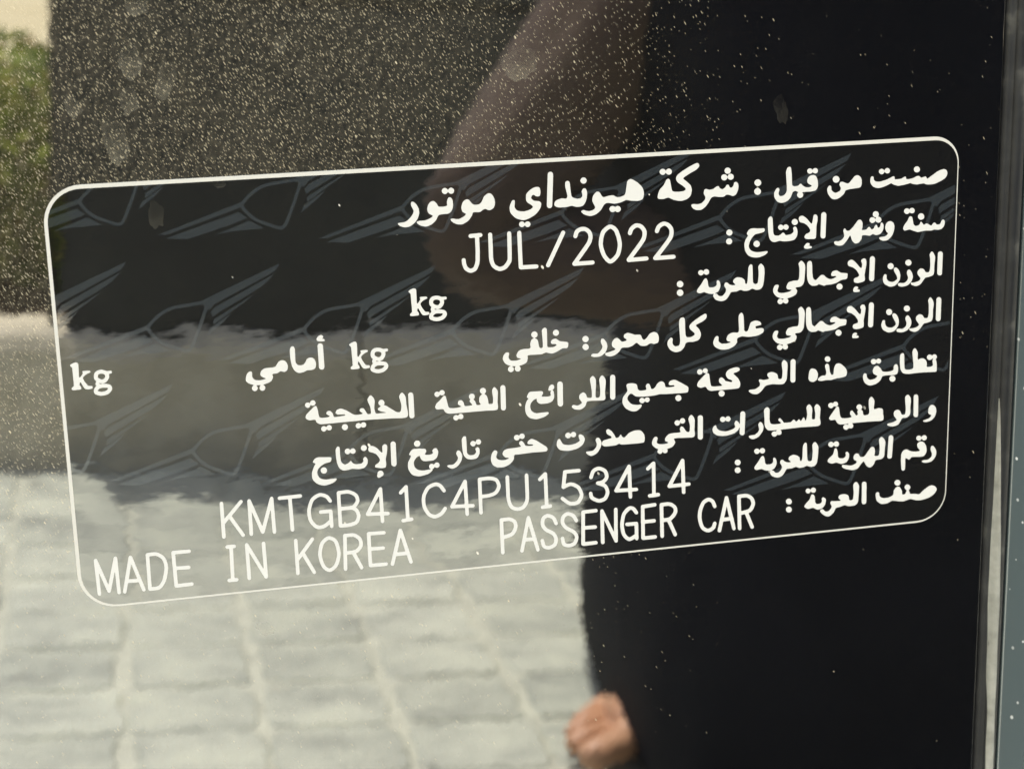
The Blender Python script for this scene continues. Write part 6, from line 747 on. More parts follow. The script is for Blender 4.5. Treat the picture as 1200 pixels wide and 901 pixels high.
(5426,4384,5412,4390,5405,4404,5314,4822,5313,4829,5317,4839,5324,4847,5333,4852,5347,4850,5357,4839,5384,4719,5387,4714,5392,4712,5474,4713,5481,4715,5486,4724,5519,4847,5530,4858,5541,4861,5553,4855,5561,4842,5560,4829,5525,4689,5450,4405,5440,4389),
(5160,4375,5081,4377,5070,4385,5064,4397,5070,4824,5075,4840,5089,4850,5098,4850,5106,4846,5113,4838,5116,4829,5113,4683,5115,4654,5120,4650,5176,4638,5207,4629,5238,4612,5255,4592,5272,4563,5282,4539,5288,4512,5289,4490,5284,4456,5275,4435,5263,4418,5235,4395,5212,4384,5192,4378),
(5172,4423,5184,4423,5207,4432,5223,4442,5235,4454,5242,4478,5241,4513,5233,4534,5222,4555,5205,4576,5172,4589,5116,4602,5112,4594,5110,4427,5113,4424,5119,4423),
(5430,4518,5435,4526,5469,4661,5466,4664,5457,4666,5401,4664,5397,4661,5397,4657,5426,4526),),
 "arabic_8": ((10304,4389,10290,4394,10279,4406,10274,4417,10275,4435,10284,4451,10296,4462,10308,4467,10326,4469,10341,4462,10350,4453,10355,4440,10354,4421,10346,4407,10333,4396,10321,4390),
(9852,4369,9840,4371,9833,4376,9824,4393,9828,4618,9827,4635,9830,4651,9835,4661,9845,4670,9860,4675,9879,4670,9889,4655,9891,4624,9887,4487,9889,4470,9886,4395,9880,4383,9874,4377,9864,4371),
(9742,4362,9733,4365,9723,4372,9712,4386,9708,4397,9706,4422,9714,4497,9713,4539,9708,4585,9700,4599,9680,4604,9667,4602,9659,4598,9652,4583,9644,4542,9636,4531,9622,4522,9592,4512,9573,4509,9555,4510,9532,4515,9520,4520,9512,4527,9507,4550,9512,4564,9538,4587,9538,4591,9536,4594,9522,4596,9464,4594,9417,4588,9409,4589,9404,4593,9399,4604,9398,4618,9415,4652,9417,4666,9409,4684,9385,4713,9364,4722,9340,4722,9326,4715,9299,4688,9291,4685,9281,4684,9270,4688,9261,4698,9260,4709,9266,4724,9300,4758,9322,4774,9357,4789,9378,4791,9404,4780,9440,4749,9450,4734,9467,4696,9481,4683,9528,4677,9586,4661,9600,4662,9641,4677,9676,4681,9729,4678,9752,4667,9770,4645,9778,4619,9787,4435,9784,4414,9773,4390,9753,4367),
(10452,4465,10440,4467,10431,4472,10423,4480,10417,4493,10417,4506,10423,4520,10433,4532,10449,4544,10433,4585,10423,4595,10401,4598,10389,4593,10384,4582,10380,4543,10363,4511,10351,4494,10342,4487,10332,4484,10314,4482,10305,4486,10288,4500,10270,4523,10266,4536,10266,4571,10259,4591,10228,4608,10192,4618,10133,4620,10104,4611,10082,4595,10072,4584,10069,4576,10064,4543,10060,4535,10044,4528,10033,4530,10021,4545,10017,4560,10023,4606,10033,4640,10048,4660,10080,4684,10102,4694,10128,4697,10161,4696,10191,4691,10230,4671,10249,4665,10273,4667,10350,4684,10394,4689,10418,4687,10483,4669,10506,4667,10579,4691,10632,4697,10660,4695,10714,4687,10769,4671,10794,4658,10823,4638,10843,4620,10862,4590,10866,4571,10863,4558,10852,4540,10831,4521,10819,4516,10797,4511,10777,4512,10757,4518,10730,4533,10687,4562,10638,4605,10624,4613,10606,4613,10572,4604,10512,4600,10500,4596,10494,4591,10475,4547,10476,4541,10488,4531,10494,4520,10496,4508,10493,4494,10487,4484,10476,4473,10466,4468),
(9154,4381,9136,4389,9123,4407,9109,4394,9098,4388,9080,4387,9069,4392,9062,4399,9057,4412,9058,4423,9064,4437,9080,4450,9091,4453,9101,4453,9115,4446,9127,4428,9143,4444,9157,4450,9168,4451,9182,4447,9191,4438,9197,4425,9197,4416,9193,4404,9186,4394,9175,4385,9165,4381),
(9146,4472,9138,4475,9134,4480,9121,4517,9112,4538,9062,4590,9047,4609,9042,4622,9044,4630,9066,4649,9089,4659,9106,4660,9157,4652,9168,4654,9205,4677,9223,4683,9254,4682,9279,4675,9293,4665,9308,4649,9325,4624,9332,4599,9336,4571,9335,4561,9331,4551,9320,4539,9307,4529,9299,4525,9292,4526,9282,4535,9277,4544,9283,4570,9279,4587,9274,4596,9264,4603,9249,4607,9225,4609,9212,4607,9200,4598,9190,4580,9182,4512,9176,4492,9163,4475,9155,4472),
(8821,4497,8807,4503,8797,4514,8793,4525,8794,4542,8800,4556,8814,4569,8826,4574,8843,4576,8858,4570,8868,4559,8872,4548,8871,4531,8863,4515,8853,4505,8840,4498),
(8822,4604,8809,4610,8799,4621,8795,4632,8796,4649,8802,4663,8815,4676,8827,4682,8844,4683,8860,4677,8869,4666,8873,4655,8873,4638,8865,4622,8855,4612,8841,4605),),
 "emblem_0": ((1355,30,1314,32,1127,135,1123,143,1120,189,1131,187,1364,37,1366,31),
(1217,30,1118,32,1103,51,1115,103,1122,104,1165,73,1235,36,1235,31),
(1049,30,1026,30,1021,35,955,196,872,378,841,433,819,451,794,450,768,442,630,384,555,346,489,288,435,214,429,198,430,186,456,150,526,84,598,36,600,33,596,30,539,30,529,35,458,95,401,156,30,280,25,286,25,324,34,328,393,215,411,249,459,312,502,354,537,380,616,420,759,480,809,491,836,486,866,462,910,384,990,209,1057,45,1060,32),
(1324,78,1080,230,1039,317,1226,178,1323,86,1328,78),
(361,267,28,368,25,374,27,465,35,466,260,403,446,339,448,334,444,329,372,269),
(465,369,294,434,96,498,111,499,265,478,619,464,617,457,474,370),),
 "emblem_1": ((3392,31,2937,281,2932,289,2930,336,2942,334,3288,112,3393,38,3396,33),
(3312,30,3186,31,2957,143,2910,193,2923,248,2930,249,2977,216,3315,38,3322,32),
(3081,30,2886,30,2804,65,2556,91,2443,112,2374,140,2312,177,2240,239,2181,302,1230,616,1327,622,2174,362,2202,407,2247,462,2291,504,2329,531,2412,572,2562,633,2615,645,2643,639,2673,615,2710,551,2796,356,2872,160,2877,157,2896,170,2902,170,2954,107,3104,36,3105,31),
(2795,105,2831,108,2840,127,2834,151,2771,315,2677,529,2651,577,2628,602,2614,605,2571,594,2425,535,2347,496,2276,436,2231,381,2215,354,2211,339,2217,323,2264,269,2336,208,2423,161,2472,144,2516,136),
(3140,223,2890,378,2849,467,3041,325,3139,231,3144,223),
(2143,414,1322,661,1335,666,1556,687,2041,554,2235,487,2232,480,2154,417),
(2254,519,2077,585,1873,651,1888,652,2049,630,2416,616,2414,609,2263,520),),
 "emblem_2": ((5439,30,5352,32,4820,291,4772,342,4788,398,4795,399,4843,365,5354,98,5445,37,5446,31),
(5259,30,5096,31,4661,211,4402,237,4324,248,4268,264,4205,292,4138,334,4075,389,4017,453,3035,772,3137,778,4011,513,4042,559,4089,616,4136,659,4176,687,4263,729,4421,791,4476,803,4507,797,4536,773,4573,708,4658,509,4733,306,4762,319,4816,254,5276,39,5282,31),
(5289,166,4802,432,4798,440,4797,489,4809,486,5164,259,5275,181),
(4650,251,4689,255,4698,274,4692,299,4630,467,4538,685,4513,734,4489,760,4474,763,4429,752,4276,691,4194,651,4119,589,4071,533,4054,505,4049,490,4055,474,4102,418,4176,356,4265,308,4316,291,4361,283),
(5013,373,4756,531,4716,622,4912,477,5011,381,5016,373),
(3980,567,3132,818,3146,823,3376,845,3877,709,4078,642,4074,634,3992,569),
(4098,674,3916,742,3705,808,3721,809,3887,788,4269,774,4267,767,4108,676),),
 "emblem_3": ((7504,30,7430,30,7414,35,6585,372,6315,398,6235,410,6177,426,6112,454,6044,497,5979,553,5920,619,4906,943,5012,951,5915,681,5948,728,5999,786,6050,830,6098,862,6188,904,6349,966,6406,978,6440,972,6468,947,6505,881,6588,677,6662,470,6692,483,6742,422,6756,412,7499,69,7511,61,7527,36,7524,31),
(7485,102,6747,458,6703,506,6721,564,6728,565,6778,531,7309,256,7401,192,7482,112),
(7237,327,6737,599,6732,607,6733,657,6745,654,7110,423,7223,342),
(6574,414,6614,418,6624,437,6619,462,6559,634,6468,858,6443,908,6419,934,6403,937,6356,925,6196,863,6109,822,6029,758,5978,701,5959,672,5955,657,5960,640,6008,584,6083,520,6174,471,6227,454,6274,445),
(6954,538,6692,700,6652,793,6852,645,6953,547,6958,539),
(5884,736,5008,991,5022,996,5262,1019,5781,881,5988,812,5984,804,5897,738),
(6009,845,5822,914,5604,982,5621,983,5793,961,6190,948,6188,941,6020,847),),
 "emblem_4": ((9568,150,8586,540,8570,550,8290,576,8206,588,8147,604,8080,633,8010,677,7944,734,7884,801,6836,1132,6946,1139,7880,864,7916,913,7970,972,8024,1018,8075,1051,8170,1093,8339,1157,8399,1170,8434,1164,8463,1138,8499,1070,8581,862,8653,650,8685,664,8735,601,8750,591,9521,237,9573,157,9574,150),
(9501,274,8741,638,8697,688,8717,747,8724,748,8775,713,9321,432,9416,366,9498,285),
(9249,505,8734,782,8730,791,8731,841,8744,839,9118,603,9234,521),
(8560,592,8602,597,8613,616,8608,642,8550,818,8460,1047,8435,1098,8411,1124,8395,1128,8346,1116,8177,1052,8086,1009,8001,944,7947,885,7926,856,7921,840,7926,823,7975,765,8051,700,8145,650,8199,633,8248,624),
(8959,721,8689,886,8650,981,8855,830,8958,729,8963,721),
(7850,921,6944,1180,6959,1186,7209,1210,7745,1069,7959,999,7955,991,7862,923),
(7982,1033,7789,1104,7563,1172,7581,1174,7760,1152,8173,1139,8170,1131,7993,1035),),
 "emblem_5": ((10960,613,10609,755,10318,781,10232,793,10170,809,10101,839,10029,884,9962,942,9901,1010,8818,1347,8933,1355,9899,1075,9937,1125,9995,1186,10052,1233,10106,1267,10206,1311,10384,1377,10447,1390,10483,1383,10513,1357,10549,1288,10629,1074,10697,859,10705,857,10732,871,10788,802,10963,722,10967,708,10967,619),
(10961,765,10784,850,10745,896,10768,957,10775,958,10824,924,10964,851,10967,797,10966,770),
(10600,798,10644,803,10656,823,10651,849,10595,1029,10508,1264,10483,1316,10458,1343,10442,1346,10390,1334,10213,1268,10116,1225,10027,1158,9968,1097,9946,1067,9940,1051,9945,1033,9995,974,10073,908,10169,857,10225,839,10276,830),
(10957,901,10784,995,10785,1054,10792,1055,10963,947,10967,938,10966,906),
(10961,966,10742,1099,10704,1197,10916,1040,10965,992,10966,972),
(9868,1133,8931,1397,8947,1403,9208,1428,9763,1285,9984,1214,9980,1206,9881,1136),
(10009,1249,9809,1320,9576,1390,9595,1392,9780,1370,10211,1357,10208,1350,10021,1251),),
 "emblem_6": ((845,901,31,1236,26,1244,28,1363,46,1375,95,1317,108,1308,797,983,848,908,850,902),
(776,1017,96,1351,54,1398,65,1453,71,1454,118,1422,608,1163,695,1102,772,1027),
(540,1231,76,1486,72,1494,68,1542,79,1539,419,1321,526,1245),
(273,1430,31,1582,27,1594,28,1638,37,1636,174,1532,272,1438,277,1431),),
 "emblem_7": ((2565,1037,1669,1402,1654,1411,1405,1434,1331,1445,1277,1460,1216,1487,1150,1528,1088,1582,1030,1645,80,1953,177,1961,1022,1706,1050,1752,1093,1809,1137,1853,1179,1885,1259,1926,1403,1989,1455,2001,1487,1995,1514,1971,1551,1907,1640,1709,1720,1507,1746,1521,1796,1461,1809,1452,2517,1121,2568,1045,2570,1038),
(2496,1156,1798,1496,1755,1543,1768,1600,1775,1601,1841,1558,2325,1304,2414,1243,2492,1166),
(2256,1374,1781,1634,1776,1642,1774,1691,1785,1688,2133,1466,2242,1388),
(1642,1452,1679,1456,1687,1475,1680,1500,1615,1667,1519,1884,1493,1933,1470,1958,1455,1961,1412,1949,1269,1887,1192,1846,1122,1783,1079,1726,1063,1698,1059,1683,1065,1667,1113,1612,1185,1551,1272,1504,1321,1488,1365,1479),
(1984,1577,1733,1732,1691,1823,1884,1680,1982,1585,1987,1577),
(990,1759,171,2000,184,2005,403,2030,887,1900,1081,1835,1078,1827,1001,1762),
(1099,1868,922,1933,718,1997,734,1999,893,1979,1259,1970,1257,1962,1108,1869),),
 "emblem_8": ((4384,1181,3462,1552,3446,1562,3188,1585,3111,1596,3056,1611,2993,1638,2926,1681,2862,1736,2803,1800,1824,2113,1925,2121,2796,1862,2826,1910,2873,1968,2919,2013,2964,2045,3048,2088,3199,2152,3254,2165,3286,2159,3314,2134,3351,2069,3438,1866,3517,1660,3545,1674,3595,1613,3608,1604,4336,1266,4388,1189,4390,1182),
(4315,1302,3598,1649,3554,1697,3569,1755,3576,1756,3644,1712,4141,1454,4232,1391,4312,1312),
(4070,1525,3583,1790,3578,1798,3577,1848,3589,1845,3945,1619,4056,1540),
(3435,1603,3473,1608,3482,1627,3476,1652,3412,1823,3317,2045,3291,2095,3267,2120,3252,2123,3208,2111,3057,2047,2976,2005,2902,1941,2856,1883,2839,1854,2835,1839,2840,1822,2889,1767,2963,1704,3052,1656,3102,1640,3148,1631),
(3793,1732,3536,1890,3495,1983,3691,1837,3791,1741,3796,1732),
(2765,1917,1920,2161,1933,2167,2161,2193,2661,2061,2861,1994,2857,1986,2776,1919),
(2880,2028,2698,2094,2488,2159,2504,2161,2669,2141,3049,2132,3046,2125,2890,2029),),
 "emblem_9": ((6183,1325,5235,1702,5219,1712,4951,1735,4872,1746,4814,1761,4750,1789,4681,1832,4617,1889,4557,1954,3548,2272,3653,2281,4551,2018,4583,2066,4632,2126,4682,2172,4729,2205,4817,2249,4975,2314,5032,2328,5065,2321,5094,2297,5131,2229,5217,2023,5294,1813,5323,1827,5374,1765,5388,1755,6135,1412,6187,1332,6189,1325),
(6114,1448,5378,1801,5334,1851,5351,1910,5358,1911,5407,1876,5937,1603,6030,1539,6111,1458),
(5865,1675,5365,1945,5361,1954,5360,2004,5373,2002,5737,1771,5851,1690),
(5208,1754,5247,1759,5257,1779,5251,1804,5189,1979,5095,2206,5069,2256,5045,2282,5030,2285,4983,2273,4826,2207,4741,2164,4663,2099,4613,2039,4595,2010,4591,1994,4596,1977,4645,1920,4720,1856,4811,1808,4863,1791,4910,1782),
(5582,1886,5319,2048,5278,2142,5479,1994,5580,1895,5586,1887),
(4520,2073,3649,2322,3662,2327,3899,2354,4415,2220,4621,2153,4617,2145,4532,2076),
(4641,2187,4455,2255,4238,2321,4254,2322,4425,2302,4819,2294,4816,2286,4652,2189),),
 "emblem_10": ((8098,1498,7121,1882,7105,1892,6827,1916,6745,1927,6686,1942,6619,1971,6549,2015,6483,2072,6422,2139,5382,2462,5491,2472,6418,2204,6452,2254,6505,2315,6557,2362,6607,2396,6700,2441,6866,2508,6925,2522,6960,2516,6989,2490,7026,2422,7110,2210,7185,1995,7216,2010,7267,1947,7282,1937,8050,1587,8102,1506,8104,1499),
(8029,1624,7272,1984,7228,2034,7247,2095,7254,2096,7305,2061,7849,1782,7944,1717,8026,1635),
(7776,1856,7263,2131,7258,2140,7259,2192,7272,2189,7645,1953,7762,1871),
(7094,1936,7136,1941,7146,1961,7140,1987,7080,2165,6988,2397,6962,2449,6938,2476,6922,2478,6873,2466,6708,2398,6618,2354,6536,2287,6483,2226,6463,2196,6458,2180,6464,2162,6513,2104,6590,2039,6683,1990,6737,1972,6786,1964),
(7486,2072,7217,2236,7177,2333,7381,2181,7485,2080,7490,2072),
(6387,2261,5487,2513,5502,2519,5748,2547,6281,2411,6493,2342,6489,2334,6399,2263),
(6516,2377,6323,2446,6099,2513,6117,2515,6294,2495,6702,2487,6700,2479,6527,2379),),
 "emblem_11": ((10083,1699,9076,2091,9059,2101,8771,2125,8686,2136,8625,2152,8556,2181,8484,2225,8417,2284,8355,2353,7281,2681,7394,2691,8352,2419,8389,2470,8445,2532,8501,2581,8554,2616,8652,2662,8825,2731,8888,2746,8923,2739,8953,2713,8990,2643,9073,2427,9146,2207,9178,2222,9229,2157,9244,2147,10036,1790,10088,1707,10090,1700),
(10015,1828,9236,2196,9191,2247,9212,2309,9219,2310,9271,2274,9831,1990,9928,1923,10012,1839),
(9757,2065,9229,2346,9225,2355,9227,2408,9240,2406,9623,2165,9742,2081),
(9050,2146,9093,2151,9104,2171,9099,2198,9040,2381,8950,2618,8924,2671,8900,2698,8883,2701,8832,2688,8658,2619,8564,2573,8477,2504,8421,2442,8399,2411,8394,2394,8399,2376,8449,2317,8527,2251,8623,2200,8679,2183,8729,2174),
(9461,2286,9184,2453,9145,2552,9354,2398,9460,2295,9465,2286),
(8321,2477,7392,2734,7407,2739,7664,2769,8215,2630,8434,2561,8430,2552,8334,2480),
(8458,2596,8260,2667,8028,2735,8046,2737,8230,2716,8655,2709,8652,2701,8469,2598),),
 "emblem_12": ((10949,2345,10696,2368,10601,2388,10531,2418,10457,2464,10389,2524,10326,2594,9216,2928,9334,2938,10324,2661,10364,2714,10424,2778,10483,2828,10539,2864,10642,2911,10824,2983,10889,2998,10926,2991,10955,2967,10964,2950,10962,2846,10926,2921,10903,2947,10883,2952,10830,2939,10648,2867,10531,2809,10437,2730,10386,2673,10367,2635,10375,2613,10423,2557,10491,2498,10561,2455,10626,2429,10680,2416,10961,2388,10965,2381,10964,2350),
(10293,2721,9333,2982,9349,2988,9617,3019,10186,2878,10413,2807,10408,2798,10307,2724),
(10439,2844,10234,2915,9995,2985,10014,2986,10204,2966,10646,2960,10643,2952,10451,2846),),
 "emblem_13": ((1258,2360,365,2719,350,2729,130,2746,31,2760,29,2792,33,2799,341,2770,371,2773,381,2794,366,2841,283,3045,208,3210,176,3267,160,3283,143,3287,104,3276,34,3243,29,3250,31,3284,91,3315,143,3328,176,3322,202,3299,240,3233,318,3060,413,2828,439,2842,489,2782,503,2773,1208,2444,1261,2367,1263,2361),
(1187,2480,491,2818,447,2865,459,2923,466,2924,514,2891,1016,2629,1105,2567,1184,2490),
(946,2699,471,2958,467,2966,463,3016,475,3013,823,2791,932,2714),
(673,2903,423,3058,380,3149,572,3007,672,2911,677,2903),),
 "emblem_14": ((3006,2537,2087,2903,2072,2913,1816,2933,1740,2943,1684,2957,1622,2985,1555,3027,1491,3082,1431,3147,457,3453,557,3463,1423,3210,1452,3259,1497,3319,1542,3365,1586,3399,1669,3444,1817,3511,1871,3525,1903,3519,1931,3495,1969,3428,2059,3223,2140,3014,2167,3028,2218,2967,2231,2958,2957,2623,3009,2545,3011,2538),
(2935,2660,2220,3004,2176,3052,2190,3111,2197,3113,2264,3069,2761,2812,2852,2749,2932,2670),
(2690,2883,2203,3147,2198,3156,2196,3206,2208,3204,2564,2977,2676,2898),
(2060,2955,2097,2960,2106,2980,2099,3005,2033,3179,1935,3404,1909,3454,1885,3480,1870,3483,1826,3470,1678,3403,1599,3359,1527,3292,1482,3232,1466,3203,1462,3187,1468,3170,1517,3114,1591,3051,1680,3003,1730,2987,1775,2979),
(2411,3091,2155,3249,2112,3343,2309,3197,2410,3100,2415,3091),
(1392,3265,551,3504,564,3509,789,3539,1286,3411,1485,3346,1482,3338,1403,3268),
(1503,3380,1323,3446,1112,3511,1280,3493,1668,3489,1666,3481,1513,3382),),
 "emblem_15": ((4867,2704,3921,3077,3905,3087,3640,3107,3561,3117,3504,3132,3439,3159,3371,3202,3306,3259,3245,3325,2241,3636,2344,3646,3239,3389,3270,3440,3318,3501,3366,3548,3412,3583,3499,3629,3654,3698,3711,3713,3744,3707,3773,3682,3810,3614,3899,3404,3978,3190,4007,3205,4058,3142,4072,3133,4818,2792,4871,2712,4873,2705),
(4797,2829,4062,3180,4017,3229,4033,3290,4040,3291,4109,3246,4619,2985,4712,2921,4793,2840),
(4547,3058,4047,3327,4042,3335,4041,3387,4053,3384,4418,3153,4532,3073),
(3894,3130,3933,3135,3942,3155,3936,3181,3871,3359,3775,3589,3749,3640,3724,3666,3709,3669,3663,3656,3508,3587,3424,3542,3348,3474,3300,3412,3282,3382,3278,3366,3284,3349,3333,3291,3409,3227,3500,3179,3552,3162,3599,3154),
(4262,3269,3999,3431,3957,3526,4158,3378,4261,3278,4267,3270),
(3207,3446,2340,3688,2353,3694,2587,3725,3100,3594,3306,3528,3302,3520,3219,3449),
(3326,3564,3139,3630,2922,3696,3096,3679,3499,3675,3497,3667,3336,3565),),
 "emblem_16": ((6752,2884,5778,3264,5761,3274,5486,3294,5404,3304,5345,3319,5279,3347,5209,3391,5143,3449,5081,3516,4045,3832,4153,3843,5076,3582,5109,3633,5160,3696,5211,3745,5260,3781,5352,3828,5515,3898,5573,3913,5608,3907,5637,3882,5675,3812,5762,3598,5840,3380,5870,3395,5921,3331,5936,3321,6703,2974,6756,2892,6758,2885),
(6682,3012,5926,3369,5881,3420,5899,3482,5906,3483,5957,3448,6500,3171,6595,3105,6678,3023),
(6427,3245,5914,3519,5910,3528,5909,3581,5922,3579,6296,3343,6413,3261),
(5751,3318,5791,3323,5801,3344,5795,3371,5733,3552,5638,3787,5611,3839,5587,3866,5571,3869,5523,3856,5360,3785,5272,3738,5191,3668,5140,3606,5121,3575,5117,3558,5122,3541,5172,3482,5249,3416,5342,3367,5396,3350,5444,3342),
(6137,3461,5867,3626,5826,3724,6031,3572,6135,3470,6140,3462),
(5044,3640,4149,3886,4163,3891,4407,3924,4937,3791,5149,3724,5145,3716,5056,3643),
(5170,3760,4978,3828,4754,3895,4934,3878,5353,3875,5351,3867,5181,3762),),
 "emblem_17": ((8761,3087,7756,3473,7739,3484,7453,3504,7368,3514,7307,3529,7239,3558,7167,3602,7100,3661,7037,3731,5967,4052,6079,4063,7033,3798,7069,3851,7124,3915,7178,3965,7230,4002,7326,4050,7497,4123,7559,4138,7594,4132,7624,4106,7662,4035,7748,3816,7823,3592,7855,3608,7907,3542,7922,3533,8712,3179,8765,3095,8767,3088),
(8691,3218,7913,3582,7867,3634,7887,3697,7895,3699,7947,3663,8506,3380,8603,3313,8688,3229),
(8431,3456,7904,3735,7899,3744,7901,3798,7914,3796,8297,3556,8417,3472),
(7729,3529,7771,3534,7782,3556,7777,3583,7716,3768,7623,4009,7597,4063,7572,4090,7555,4093,7505,4079,7334,4006,7241,3958,7156,3887,7101,3822,7080,3791,7075,3773,7080,3755,7131,3696,7209,3629,7305,3578,7361,3561,7411,3553),
(8134,3677,7858,3844,7817,3944,8027,3790,8133,3686,8138,3677),
(7002,3857,6076,4107,6091,4113,6346,4146,6894,4012,7112,3944,7108,3935,7014,3860),
(7136,3981,6938,4050,6705,4118,6893,4100,7328,4098,7326,4090,7147,3983),),
 "emblem_18": ((10835,3319,9798,3713,9781,3723,9484,3743,9395,3753,9332,3769,9262,3798,9188,3844,9119,3904,9056,3975,7950,4301,8067,4313,9053,4044,9092,4098,9151,4164,9208,4215,9263,4253,9364,4303,9544,4378,9609,4394,9646,4388,9676,4361,9714,4288,9798,4064,9871,3835,9904,3851,9956,3784,9972,3774,10786,3413,10840,3327,10841,3320),
(10765,3453,9964,3824,9918,3877,9940,3943,9948,3944,10001,3907,10577,3618,10676,3550,10762,3464),
(10501,3696,9959,3982,9954,3991,9956,4046,9970,4044,10364,3798,10486,3713),
(9771,3769,9816,3775,9827,3797,9822,3825,9763,4015,9672,4261,9646,4316,9621,4344,9604,4347,9551,4333,9371,4258,9274,4209,9183,4135,9124,4069,9102,4036,9096,4019,9101,4000,9152,3939,9232,3871,9331,3819,9389,3802,9440,3794),
(10197,3922,9913,4093,9873,4196,10088,4038,10196,3931,10201,3922),
(9022,4104,8065,4358,8080,4364,8346,4399,8913,4263,9139,4193,9135,4185,9035,4107),
(9164,4231,8960,4302,8720,4371,8914,4353,9368,4352,9365,4344,9176,4233),),
}
LINES = [("arabic_1", "top line of bold Arabic writing naming the maker"), ("arabic_2", "second Arabic line, year and month of production"),
         ("typed_date", "typed date JUL/2022"), ("arabic_3", "third Arabic line, gross weight"), ("unit_gross", "kg below the typed date"),
         ("arabic_4", "fourth Arabic line, axle weights"), ("unit_rear", "kg in the middle of the fourth line"), ("unit_front", "kg at the left edge of the sticker"),
         ("arabic_5", "fifth Arabic line"), ("arabic_6", "sixth Arabic line"), ("arabic_7", "seventh Arabic line, identity number"),
         ("typed_vin", "long typed number KMTGB41C4PU153414"), ("typed_origin", "typed words MADE IN KOREA"),
         ("typed_class", "typed words PASSENGER CAR"), ("arabic_8", "lowest Arabic line, kind of vehicle")]
spot(.0122, -.0039, .00085, .00165, .05, 4.2, stk, T0 + .00002, .35)
spot(.0196, -.0009, .0006, .0004, .4, 7.7, stk, T0 + .00002, .35)
for key, lab in LINES:
    plate("text_line", ART[key], M_INK, T0 + .000022, lab)
for key in sorted(q for q in ART if q.startswith("emblem")):
    plate("winged_emblem", ART[key], M_EMB, T0 + .000008)

# ------------------------------------------------------------------ person
def skin_obj(name, verts, edges, mat, parent, sub=2, root=0):
    me = bpy.data.meshes.new(name)
    me.from_pydata([v[:3] for v in verts], edges, []); me.update()
    o = bpy.data.objects.new(name, me); link(o, parent); me.materials.append(mat)
    md = o.modifiers.new("skin", 'SKIN'); md.use_smooth_shade = True
    sv = me.skin_vertices[0].data
    for i, v in enumerate(verts):
        r_ = v[3]; sv[i].radius = (r_, r_) if not isinstance(r_, tuple) else r_
        sv[i].use_root = i == root
    md2 = o.modifiers.new("sub", 'SUBSURF'); md2.levels = sub; md2.render_levels = sub
    return o
PO = Vector((0.66, -1.06, 0))
person = bpy.data.objects.new("person", None); link(person); person.location = PO
tag(person, "person squatting in long black robe, bare elbow out under a brown cover that stands in for shade, bare foot at the hem", "person")
k = NT("skin"); v = k.coord()
k.p(Base_Color=k.ramp(k.noise(v, 30, 4).outputs[0], (0.3, (0.47, 0.235, 0.125)), (0.7, (0.58, 0.33, 0.19))), Roughness=0.5)
M_SKIN = k.m
V, E = [], []
def add(x, y, z, r, par=None):
    V.append((x - PO.x, y - PO.y, z, r)); 
    if par is not None: E.append((par, len(V) - 1))
    return len(V) - 1
pel = add(.66, -1.12, .24, .13)
sp1 = add(.61, -1.07, .40, .115, pel); ch = add(.55, -.97, .60, .13, sp1); nk0 = add(.51, -.91, .74, .065, ch)
nk = add(.49, -.875, .80, .050, nk0); hd0 = add(.475, -.84, .86, .072, nk); hd1 = add(.465, -.83, .93, .085, hd0); hd2 = add(.465, -.845, 1.0, .060, hd1)
nose = add(.445, -.742, .905, .012, hd1)
# far arm: reaches over to the camera, above the picture
s2 = add(.62, -.87, .70, .060, ch); e2 = add(.47, -.60, .80, .042, s2); w2 = add(.21, -.36, .70, .026, e2); p2 = add(.13, -.30, .66, .030, w2)
for i, (dx, dy, dz, L) in enumerate(((-.8, .5, .35, .085), (-.85, .5, .10, .092), (-.85, .45, -.12, .086), (-.8, .42, -.35, .07), (-.2, .4, .7, .06))):
    d = Vector((dx, dy, dz)).normalized()
    f0 = add(.13 + d.x * .03, -.30 + d.y * .03, .66 + d.z * .045, .010, p2)
    f1 = add(.13 + d.x * (.03 + L * .5), -.30 + d.y * (.03 + L * .5), .66 + d.z * (.045 + L * .4), .0085, f0)
    add(.13 + d.x * (.03 + L * .8), -.30 + d.y * (.03 + L * .6), .66 + d.z * (.045 + L * .5) + .015, .0075, f1)
# near arm: upper arm slants down to the elbow, forearm rests across the knee
s1 = add(.42, -.87, .68, .056, ch); u1 = add(.312, -.86, .511, .040, s1); e1 = add(.243, -.86, .392, .034, u1); fa = add(.30, -.85, .368, .031, e1); w1 = add(.40, -.86, .36, .026, fa); p1 = add(.46, -.87, .345, .032, w1)
for i, (a, L) in enumerate(((-.5, .075), (-.2, .085), (.1, .08), (.4, .062), (1.2, .055))):
    d = Vector((math.cos(a), .15, -.35 - .1 * i)).normalized(); c_ = Vector((.46, -.87, .345))
    f0 = c_ + Vector((d.x * .03, math.sin(a) * .035, -.01)); 
    i0 = add(*f0, .010, p1); f1 = f0 + d * L * .5; i1 = add(*f1, .0085, i0); f2 = f1 + Vector((d.x * .5, d.y, -.8)) * L * .4; add(*f2, .0075, i1)
